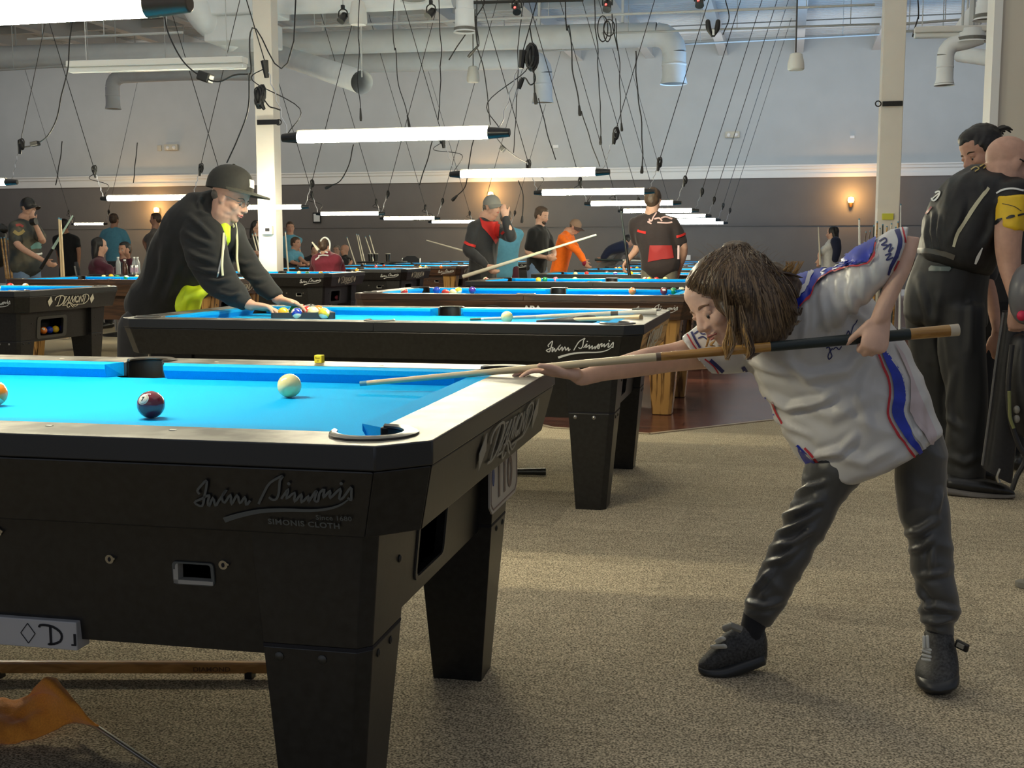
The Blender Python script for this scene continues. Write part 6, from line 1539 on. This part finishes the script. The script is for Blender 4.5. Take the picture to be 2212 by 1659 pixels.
sil(pm, [(2020, 660, 2132, 660, 5.56, .10), (2028, 760, 2133, 760, 5.56, .095), (2040, 860, 2135, 860, 5.56, .085), (2042, 960, 2130, 960, 5.56, .08), (2044, 1035, 2128, 1038, 5.56, .078)], 18, ends=.2)
sil(pm, [(1948, 650, 2060, 660, 5.76, .10), (1965, 760, 2068, 760, 5.78, .09), (1990, 880, 2075, 880, 5.80, .08), (2010, 1010, 2080, 1010, 5.82, .075)], 18, ends=.2)
SR = [([(1985, 600), (2005, 680), (2012, 780)], 9, .014), ([(2025, 640), (2018, 720), (2030, 820)], 8, .014), ([(2060, 800), (2050, 870), (2058, 950)], 8, .012), ([(2050, 985), (2085, 1000), (2115, 985)], 8, .012), ([(2100, 640), (2095, 760)], 9, .010), ([(2048, 900), (2080, 930)], 8, .010)]
sl = blob(pm, 'slacks', SLACK, b_, .012, 3, lambda co, nr: fold(co, nr, .006, 6, 5., (1, 1, .3))+ridges(co, SR))
sb = bvh_of(sl)
surf_ribbon('belt', tb, [(1984, 541), (2010, 542), (2040, 548), (2062, 556)], 11, mat('grey_belt', (.10, .09, .075), .35), sl, 2, off=.006)
surf_poly('phone', sb, [(2008, 580), (2013, 574), (2052, 576), (2055, 580), (2050, 586), (2008, 586)], mat('phone_case', (.10, .13, .12), .3), sl, 2, off=.008)
m = MB(); sil(m, [(2046, 1024, 2048, 1062, 5.52, .045), (2085, 1026, 2086, 1068, 5.51, .05), (2130, 1034, 2132, 1070, 5.50, .05), (2170, 1046, 2172, 1070, 5.49, .045), (2188, 1058, 2189, 1070, 5.48, .03)], 18, ends=.4); s_ = clampz(m).build('shoe', BLACK, b_, smooth=True)
m = MB(); sil(m, [(2044, 1050, 2044, 1066, 5.51, .05), (2100, 1058, 2100, 1074, 5.50, .055), (2160, 1064, 2160, 1075, 5.49, .05), (2190, 1064, 2190, 1074, 5.48, .035)], 18, .7, ends=.2); clampz(m).build('sole', mat('grey_sole', (.13, .12, .11), .6), s_, smooth=True)
m = MB(); cap_limb(m, [Vector((aY(2060, 1020, 5.85).x, 5.85, .05)), Vector((aY(2100, 1020, 5.85).x+.08, 5.8, .045))], [(.045, .045), (.04, .035)], 12, (0, 1, 0)); clampz(m).build('shoe', BLACK, b_, smooth=True)
c_ = thing('person', 'dark haired man looking down beside the bald man, mostly hidden behind him', 'person', (aY(2150, 700, 6.25).x, 6.25, 0))
hs = .240; hc = aY(2118, 330, 6.2); fr = hframe(dpx(-.90, .36, .22), dpx(-.30, -.94, 0))
sk = MB(); head_shape(sk, hc, fr, hs, aY(2165, 395, 6.28), .32)
cap_limb(sk, [aY(2165, 400, 6.28), aY(2150, 450, 6.22), aY(2130, 530, 6.08), aY(2130, 590, 6.0)], [.08, .06, .05, .045])
sil(sk, [(2118, 590, 2138, 580, 6.0, .045), (2124, 630, 2152, 622, 5.98, .044), (2134, 675, 2160, 668, 5.95, .036), (2144, 715, 2161, 710, 5.92, .026)], 14)
hand(sk, aY(2154, 722, 5.92), dpx(.05, 1, 0), dpx(.6, 0, -.8), dpx(-.7, 0, .6), .18, (35, 45, 35))
body = blob(sk, 'body', SKIN2, c_, .006, 2); head_bits(c_, body, hc, fr, hs, False, -.035, None, True, .035)
short_hair(c_, hc, fr, hs, HB, vol=.02)
m = MB(); pp = hp_(hc, fr, hs)
for k in range(10): a0 = (k-5)*.05; cap_limb(m, [pp(-.42, a0, .30), pp(-.58, a0*1.3, .27+.02*(k % 3)), pp(-.66, a0*1.5, .16+.03*(k % 4))], [.014, .011, .003], 6)
m.build('hair_tail', HB, c_, smooth=True)
m = MB(); cap_limb(m, [aY(2160, 640, 6.3), aY(2165, 560, 6.3), aY(2165, 470, 6.3), aY(2162, 408, 6.3)], [(.17, .13), (.17, .13), (.2, .14), (.10, .08)], 20, _R); cap_limb(m, [aY(2140, 450, 6.2), aY(2128, 530, 6.08), aY(2128, 590, 6.0)], [.08, .07, .062]); blob(m, 'shirt', DGR, c_, .014, 3)
m = MB(); cap_limb(m, [aY(2160, 660, 6.3), aY(2160, 690, 6.3)], [(.17, .13)]*2, 18, _R)
for dx in (-.09, .09):
    h0 = aY(2160, 700, 6.3)+Vector((dx, 0, 0)); cap_limb(m, [h0, Vector((h0.x, 6.3, .45)), Vector((h0.x, 6.3, .09))], [.095, .07, .06], 14)
    q = MB(); cap_limb(q, [Vector((h0.x, 6.32, .05)), Vector((h0.x, 6.16, .045))], [(.045, .045), (.04, .035)], 12); clampz(q).build('shoe', BLACK, c_, smooth=True)
blob(m, 'trousers', BLK, c_, .016, 2)
# cue case and bags at the right edge
CASE = mat('black_case_nylon', (.010, .010, .012), .5, noise_amt=.3, scale=60, bump=.1)
cs = thing('cue_case', 'tall black cue case standing against the bags at the right edge', 'case', aY(2155, 1040, 5.42))
m = MB(); sil(m, [(2166, 672, 2214, 676, 5.42, .06), (2152, 780, 2208, 790, 5.42, .065), (2138, 900, 2198, 915, 5.42, .065), (2122, 1010, 2184, 1042, 5.42, .065)], 16, .55, ends=.1); clampz(m).build('shell', CASE, cs, smooth=True)
MB().tube(cat_path([tuple(aY(x, y, 5.34)) for x, y in ((2168, 675), (2152, 780), (2138, 890), (2122, 1005))], 5), .006, 6).build('piping', mat('case_piping', (.10, .10, .10), .4), cs, smooth=True)
m = MB(); m.tube(cat_path([tuple(aY(x, y, 5.36)) for x, y in ((2160, 1012), (2154, 1030), (2158, 1042))], 5), .008, 6); m.build('zip_pull', STEEL, cs, smooth=True)
bp = thing('backpack', 'grey and black bag with a red patch hanging at the right edge above the case', 'bag', aY(2210, 860, 5.3))
m = MB(); m.ell(aY(2216, 635, 5.3), (.07, .08, .13)); m.build('grey_pouch', mat('grey_shell', (.13, .13, .14), .35), bp, smooth=True)
MB().ell(aY(2207, 682, 5.235), (.020, .02, .022), n=14, m=8).build('red_patch', mat('red_patch', (.55, .01, .06), .5), bp, smooth=True)
m = MB(); sil(m, [(2182, 740, 2225, 740, 5.32, .08), (2172, 800, 2230, 800, 5.32, .10), (2178, 870, 2230, 880, 5.32, .10), (2195, 930, 2228, 930, 5.32, .06)], 16); m.build('bag_body', CASE, bp, smooth=True)
MB().tube(cat_path([tuple(aY(x, y, 5.22)) for x, y in ((2186, 745), (2178, 830), (2182, 900), (2200, 960), (2215, 990), (2196, 1030), (2186, 1058))], 6), .011, 8).build('strap', CASE, bp, smooth=True)
MB().tube(cat_path([tuple(aY(x, y, 5.2)) for x, y in ((2180, 845), (2182, 900), (2190, 925))], 5), .007, 6).build('strap_edge', mat('olive_strap', (.16, .17, .06), .6), bp, smooth=True)
for y in (885, 905): MB().ell(aY(2196, y, 5.22), (.014, .01, .018), n=10, m=6).build('buckle', SGR, bp, smooth=True)
sh_ = thing('shoe', 'grey rounded shoe toe poking in at the right edge', 'shoe', aZ(2230, 1275, 0))
m = MB(); q = aZ(2205, 1272, .0); cap_limb(m, [q+Vector((.30, .05, .055)), q+Vector((.15, .02, .05)), q+Vector((.035, 0, .035))], [(.045, .05), (.048, .045), (.035, .028)], 14, (0, 1, 0)); clampz(m).build('upper', mat('grey_suede', (.17, .16, .13), .8), sh_, smooth=True)
m = MB(); m.rings([[q+Vector((.14+.155*math.cos(a), .02+.052*math.sin(a), z)) for a in (2*PI*i/20 for i in range(20))] for z in (.003, .02)]); m.build('sole', SGR, sh_)

# ---------------------------------------------------------------- players further back
Z = Vector((0, 0, 1))
t, nb, hp, f, S = fig('man in grey cap and red and black sweater, one hand at his glasses', 12.3, (1064, 446), (1048, 472), (1042, 585), R(-28), fab('black_red_sweater', (.030, .030, .032)), BLK,
    [((1104, 512, -.25), (1092, 470, -.3, (0, 1, 0))), ((1012, 540, -.25), (1052, 575, -.35))], SKIN, HG, 1.78, (mat('grey_cap', (.22, .22, .20), .8),), True, glasses=True, vox=.012)
sb_ = [c for c in t.children if c.name.startswith('shirt')][0]; bb = bvh_of(sb_)
surf_poly('red_yoke', bb, [(1036, 470), (1046, 480), (1058, 484), (1072, 478), (1080, 484), (1079, 510), (1070, 528), (1060, 512), (1050, 500), (1040, 490)], REDD, sb_, 3, off=.008)
surf_ribbon('red_cuff', bb, [(1000, 520), (1012, 528), (1026, 532)], 6, REDD, sb_, 2, off=.008)
surf_ribbon('red_cuff', bb, [(1084, 506), (1090, 500)], 5, REDD, sb_, 2, off=.008)
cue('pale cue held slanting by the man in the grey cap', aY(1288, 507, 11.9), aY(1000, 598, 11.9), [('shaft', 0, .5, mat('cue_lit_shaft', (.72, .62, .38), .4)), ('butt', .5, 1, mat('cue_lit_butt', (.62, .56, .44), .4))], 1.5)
cue('thin cue pointing out left of the man in the grey cap', aY(921, 519, 14.5), aY(1030, 550, 14.5), [('shaft', 0, 1, MAPLEG)], 1.0)
t, *_ = fig('man with short hair in a black polo shirt looking down at his hands', 16.0, (1171, 466), (1166, 488), (1160, 568), R(-20), BLK, JEAN,
    [((1196, 545, .1), (1192, 556, -.25)), ((1140, 545, -.15), (1180, 556, -.3))], SKIN, HBR, 1.80, glasses=False, tilt=.25, beard=HBR)
t, *_ = fig('man in bright orange sweatshirt and tan cap bending over a table', 17.0+1.5, (1243, 490), (1226, 502), (1207, 585), R(-15), ORG, JEAN,
    [((1246, 540, .1), (1262, 562, -.1)), ((1250, 545, -.3), (1263, 566, -.4))], SKIN2, HBR, 1.75, (mat('tan_cap_front', (.25, .16, .11), .8), mat('dark_cap_brim', (.06, .035, .03), .8)), True, tilt=.45)
gv = MB(); gv.ell(aY(1264, 569, 18.1), (.05, .05, .045)); gv.build('glove', fab('wine_glove', (.22, .01, .03)), t, smooth=True)
t, *_ = fig('player in a navy sleeved grey raglan shirt bending low over a far table', 21.3, (1358, 522), (1345, 530), (1308, 575), R(-10), GRYS, NAVY,
    [((1380, 556, .1), (1398, 562, -.2)), ((1318, 555, -.35), (1302, 560, -.35))], SKIN2, HB, 1.70, None, True, tilt=.4)
m = MB(); cap_limb(m, [aY(1345, 532, 20.95), aY(1318, 540, 20.85), aY(1304, 556, 20.8)], [.11, .08, .06]); m.build('navy_sleeve', NAVY, t, smooth=True)
cue('cue of the player bending low at the far table', aY(1420, 564, 20.7), aY(1285, 561, 20.7), [('shaft', 0, .55, MAPLEG), ('butt', .55, 1, WRAP)], 1.5)
BR = fab('black_red_hem_shirt', (.035, .026, .026))
t, nb, hp, f, S = fig('man seen from behind in a dark shirt with red hems and back script', 12.7, (1411, 432), (1408, 462), (1424, 556), R(80), BR, KHA,
    [((1378, 530, .1), (1356, 562, .0)), ((1477, 535, .0), (1466, 585, .15))], SKIN, HBR, 1.92, None, False, chest=1.12, sw=1.15, hip_w=1.12, shoes=BLACK)
sb_ = [c for c in t.children if c.name.startswith('shirt')][0]; bb = bvh_of(sb_)
surf_poly('red_hem', bb, [(1404, 530), (1450, 530), (1455, 558), (1400, 566)], mat('red_fade_print', (.33, .02, .02), .7), sb_, 3, off=.008)
for pts in ([(1418, 460), (1412, 470), (1408, 478), (1402, 474)], [(1414, 474), (1424, 472), (1430, 478)], [(1428, 472), (1438, 470), (1452, 474)], [(1420, 481), (1440, 482), (1452, 480)], [(1408, 478), (1400, 480), (1408, 484)]): surf_ribbon('back_script', bb, pts, 3, mat('pink_white_print', (.60, .40, .38), .6), sb_, 1, off=.009)
surf_ribbon('red_cuff', bb, [(1378, 498), (1386, 501), (1396, 503)], 5, REDD, sb_, 1, off=.012); surf_ribbon('red_cuff', bb, [(1462, 511), (1470, 509), (1479, 505)], 5, REDD, sb_, 1, off=.012)
cue('dark cue held upright by the man in the red hemmed shirt', aY(1341, 455, 12.4), aY(1360, 595, 12.4), [('shaft', 0, .5, WRAP), ('butt', .5, 1, BLACK)], 1.2)
MB().box(*[v for a in zip(aY(1463, 560, 12.6), aY(1468, 530, 12.62)) for v in a]).build('towel', mat('pink_towel', (.7, .5, .52), .8), t)
CAMO = mat('mixed_print_jersey', (.11, .10, .07), .7, col2=(.025, .032, .034), scale=5, det=2, con=(.40, .60))
t, nb, hp, f, S = fig('man in black cap and mottled print jersey rubbing his eye at the left edge', 13.2, (62, 448), (52, 474), (56, 558), R(-12), CAMO, JEAN,
    [((92, 520, -.1), (74, 480, -.25, (0, 1, 0))), ((40, 530, -.3), (98, 565, -.4))], SKIN, HG, 1.80, (BLACK,), False, chest=1.15, hip_w=1.25, vox=.013)
sb_ = [c for c in t.children if c.name.startswith('shirt')][0]; bb = bvh_of(sb_)
surf_ribbon('teal_print', bb, [(66, 536), (80, 530), (94, 534)], [6, 14, 8], mat('teal_print', (.10, .26, .25), .6), sb_, 2, off=.008); surf_ribbon('white_print', bb, [(68, 548), (80, 549), (92, 547)], 4, LWHITE, sb_, 1, off=.009)
surf_ribbon('gold_print', bb, [(30, 500), (40, 506), (52, 498)], 7, mat('gold_patch', (.35, .27, .10), .6), sb_, 2, off=.008); surf_ribbon('red_print', bb, [(34, 488), (42, 486), (50, 490)], 5, mat('red_patch_print', (.35, .06, .05), .6), sb_, 1, off=.008)
MB().tube([aY(68, 480, 12.9), aY(78, 478, 12.9)], .045, 12).build('watch', BLACK, t, smooth=True)
cue('pale green cue held up by the man at the left edge', aY(157, 466, 12.7), aY(88, 580, 12.7), [('shaft', 0, .62, mat('mint_shaft', (.42, .58, .50), .4)), ('butt', .62, 1, BLACK)], 1.5)
fig('person in black standing behind two upright cues at the left', 19, (139, 487), (141, 505), (150, 575), R(120), BLK, BLK, [((125, 540, 0), (128, 570, 0)), ((170, 540, 0), (170, 572, 0))], SKIN3, HB, 1.75, vox=.02)
fig('person in light blue t shirt with back turned by the left wall', 20, (247, 475), (246, 492), (248, 570), R(95), LBL, JEAN, [((214, 535, .1), (222, 560, -.1)), ((280, 535, 0), (276, 560, 0))], SKIN2, HBR, 1.78, chest=1.1, sw=1.1, vox=.02)
fig('woman with long black hair in maroon seated with her side turned at the left', 14.0, (217, 532), (214, 555), (211, 605), R(30), MARD, BLK, [((200, 580, -.1), (222, 596, -.2)), ((235, 580, -.1), (240, 596, -.2))], SKIN, HB, 1.68, None, True, seated=True, longhair=True, vox=.016)
fig('seated person in maroon resting chin on one hand beside the bottles', 15.0, (268, 540), (268, 560), (270, 605), R(-100), MARD, BLK, [((290, 590, -.1), (278, 557, -.25, (0, 1, 0))), ((250, 585, -.2), (258, 596, -.3))], SKIN2, HB, 1.68, None, True, seated=True, vox=.016)
fig('man in a grey shirt standing below the left sconce behind the leaning man', 20.5, (335, 474), (335, 495), (330, 575), R(200), GRYS, BLK, [((312, 520, 0), (320, 545, 0)), ((356, 530, 0), (350, 560, 0))], SKIN2, HBR, 1.78, vox=.02)
fig('woman with dark hair and glasses in black with crossed arms by the column', 16.6, (556, 493), (556, 512), (561, 588), R(-25), BLK, BLK, [((582, 545, -.1), (566, 550, -.3)), ((541, 545, -.2), (578, 545, -.35))], SKIN, HB, 1.68, glasses=True, longhair=True, vox=.016)
fig('man in light blue standing just right of the cream column', 21.5, (627, 492), (627, 508), (630, 575), R(-60), LBL, JEAN, [((616, 540, 0), (620, 560, 0)), ((645, 540, 0), (640, 560, 0))], SKIN2, HBR, 1.78, vox=.02)
fig('seated man in light blue beside the column, leaning forward', 20.3, (640, 526), (636, 540), (632, 580), R(-15), LBL, NAVY, [((650, 560, -.1), (662, 568, -.2)), ((630, 565, -.2), (645, 570, -.3))], SKIN2, HBR, 1.75, seated=True, vox=.018)
t, nb, hp, f, S = fig('person in a maroon long sleeved shirt and headband bending away over a table', 16.1, (702, 532), (704, 545), (708, 592), R(75), MAR, BLK, [((678, 575, .1), (672, 590, .2)), ((735, 570, .1), (742, 590, .1))], SKIN, HBR, 1.75, None, True, chest=1.35, hip_w=1.3, sw=1.15, longhair=False, vox=.016)
m = MB(); m.tube([aY(702+11*math.cos(a), 530+17*math.sin(a), 15.85) for a in (R(-150+i*15) for i in range(13))], .012, 6); m.build('headband', LWHITE, t, smooth=True)
sb_ = [c for c in t.children if c.name.startswith('shirt')][0]; bb = bvh_of(sb_)
for pts in ([(692, 548), (700, 543), (708, 547)], [(688, 554), (698, 552), (710, 553)], [(682, 562), (690, 556)]): surf_ribbon('back_script', bb, pts, 3, LWHITE, sb_, 1, off=.01)
cue('short pale cue end sticking up left of the maroon person', aY(674, 523, 15.7), aY(688, 541, 15.7), [('shaft', 0, 1, MAPLEG)], 1.6)
fig('seated bald man in dark clothes right of the maroon person', 23, (744, 540), (744, 552), (746, 585), R(-130), BLK, BLK, [((730, 565, -.1), (738, 575, -.2)), ((758, 565, -.1), (752, 575, -.2))], SKIN2, None, 1.72, seated=True, vox=.022)
fig('seated person in black patterned top left of the maroon person', 22, (680, 540), (678, 552), (676, 585), R(-60), BLK, BLK, [((664, 565, 0), (670, 575, 0)), ((692, 565, 0), (688, 578, 0))], SKIN2, HB, 1.66, seated=True, vox=.022)
fig('pale faced seated person between the maroon person and the bald man', 23.5, (727, 541), (727, 553), (727, 583), R(-90), MARD, BLK, [((716, 565, 0), (720, 575, 0)), ((738, 565, 0), (734, 575, 0))], SKIN, HG, 1.66, seated=True, vox=.022)
t, *_ = fig('woman in a white shirt with navy sleeves standing near the back wall at the right', 20.2, (1797, 504), (1797, 518), (1792, 580), R(168), WHS, NAVY, [((1772, 548, -.1), (1770, 560, -.15)), ((1806, 545, -.15), (1800, 565, -.1))], SKIN, HB, 1.66, None, False, longhair=True, chest=1.05, hip_w=1.15, vox=.016)
m = MB(); cap_limb(m, [aY(1805, 522, 20.0), aY(1808, 540, 19.95), aY(1804, 560, 19.95)], [.085, .07, .055]); m.build('navy_sleeve', NAVY, t, smooth=True)
cue('thin pale cue held upright by the woman in the white shirt', aY(1768, 490, 20), aY(1772, 572, 20), [('shaft', 0, 1, MAPLEG)], 1.3)
fig('person in a light blue shirt half hidden behind the man in the grey cap', 15.2, (1092, 470), (1094, 490), (1092, 575), R(100), LBL, MARD, [((1080, 530, 0), (1085, 560, 0)), ((1109, 530, 0), (1106, 560, 0))], SKIN2, HBR, 1.74, vox=.018)
# tables, bottles and chairs for the seated people
pub_table(aY(262, 600, 13.4).x, 13.4, 'small black round table with bottles beside the people in maroon', .8, .78)
for i, (x, y, lab) in enumerate(((256, 588, 'tall clear water bottle left of the brown one'), (291, 588, 'clear water bottle on the right of the small table'), (298, 590, 'clear water bottle nearest the leaning man'))):
    c = aY(x, y, 13.4); c.z = .78; bottle_at = c
    t = thing('bottle', lab, 'bottle', c, 0, 'bottles on the small table'); MB().lathe([(0, 0), (.032, .004), (.033, .06), (.030, .10), (.033, .13), (.028, .16), (.013, .195), (.013, .205), (0, .205)], c, 14).build('bottle_body', PETP, t, smooth=True); MB().lathe([(0, .205), (.015, .205), (.015, .222), (0, .222)], c, 10).build('bottle_cap', LWHITE, t)
c = aY(270, 588, 13.35); c.z = .78; t = thing('bottle', 'dark brown bottle with white cap among the clear ones', 'bottle', c, 0, 'bottles on the small table'); MB().lathe([(0, 0), (.032, .004), (.033, .11), (.014, .15), (.014, .17), (0, .17)], c, 14).build('bottle_body', mat('brown_bottle', (.06, .02, .01), .15), t, smooth=True); MB().lathe([(0, .17), (.017, .17), (.017, .19), (0, .19)], c, 10).build('bottle_cap', LWHITE, t)
for i, x in enumerate((286, 294)):
    c = aY(x, 588, 13.25); c.z = .78; t = thing('drink_can', 'small pale drink can, %s of two' % ('left' if i == 0 else 'right'), 'can', c, 0, 'cans on the small table'); MB().lathe([(0, 0), (.026, .003), (.027, .10), (.022, .12), (0, .12)], c, 14).build('can_body', STEEL, t, smooth=True); MB().lathe([(.0272, .03), (.0276, .03), (.0276, .09), (.0272, .09)], c, 14).build('can_band', mat('can_band', (.4, .3, .4), .4), t)
chair(aY(880, 560, 25).x, 25, R(0), 'dark padded chair standing alone by the back wall left of the grey cap man')
for x, Y, lab in ((212, 14.1, 'dark chair under the long haired woman in maroon'), (270, 15.1, 'dark chair under the seated person resting chin on hand'), (633, 20.4, 'dark chair under the seated man in light blue'), (745, 23.1, 'dark chair under the bald man'), (677, 22.1, 'dark chair under the person in the black patterned top')):
    chair(aY(x, 600, Y).x, Y, R(180 if x != 212 else 120), lab)
pub_table(aY(825, 560, 21.8).x, 21.8, 'black table with cups left of the lone chair', 1.0, .85)
for i, x in enumerate((800, 812, 838)):
    c = aY(x, 560, 21.7); c.z = .85; t = thing('drink_cup', 'dark cup on the far black table, %s' % ('leftmost', 'middle', 'rightmost')[i], 'cup', c, 0, 'cups on the far table'); MB().lathe([(0, 0), (.035, 0), (.045, .14), (0, .14)], c, 14).build('cup_body', BLACK, t, smooth=True); MB().lathe([(0, .14), (.048, .14), (.046, .155), (0, .155)], c, 14).build('lid', SGR, t)
if False:
    pass
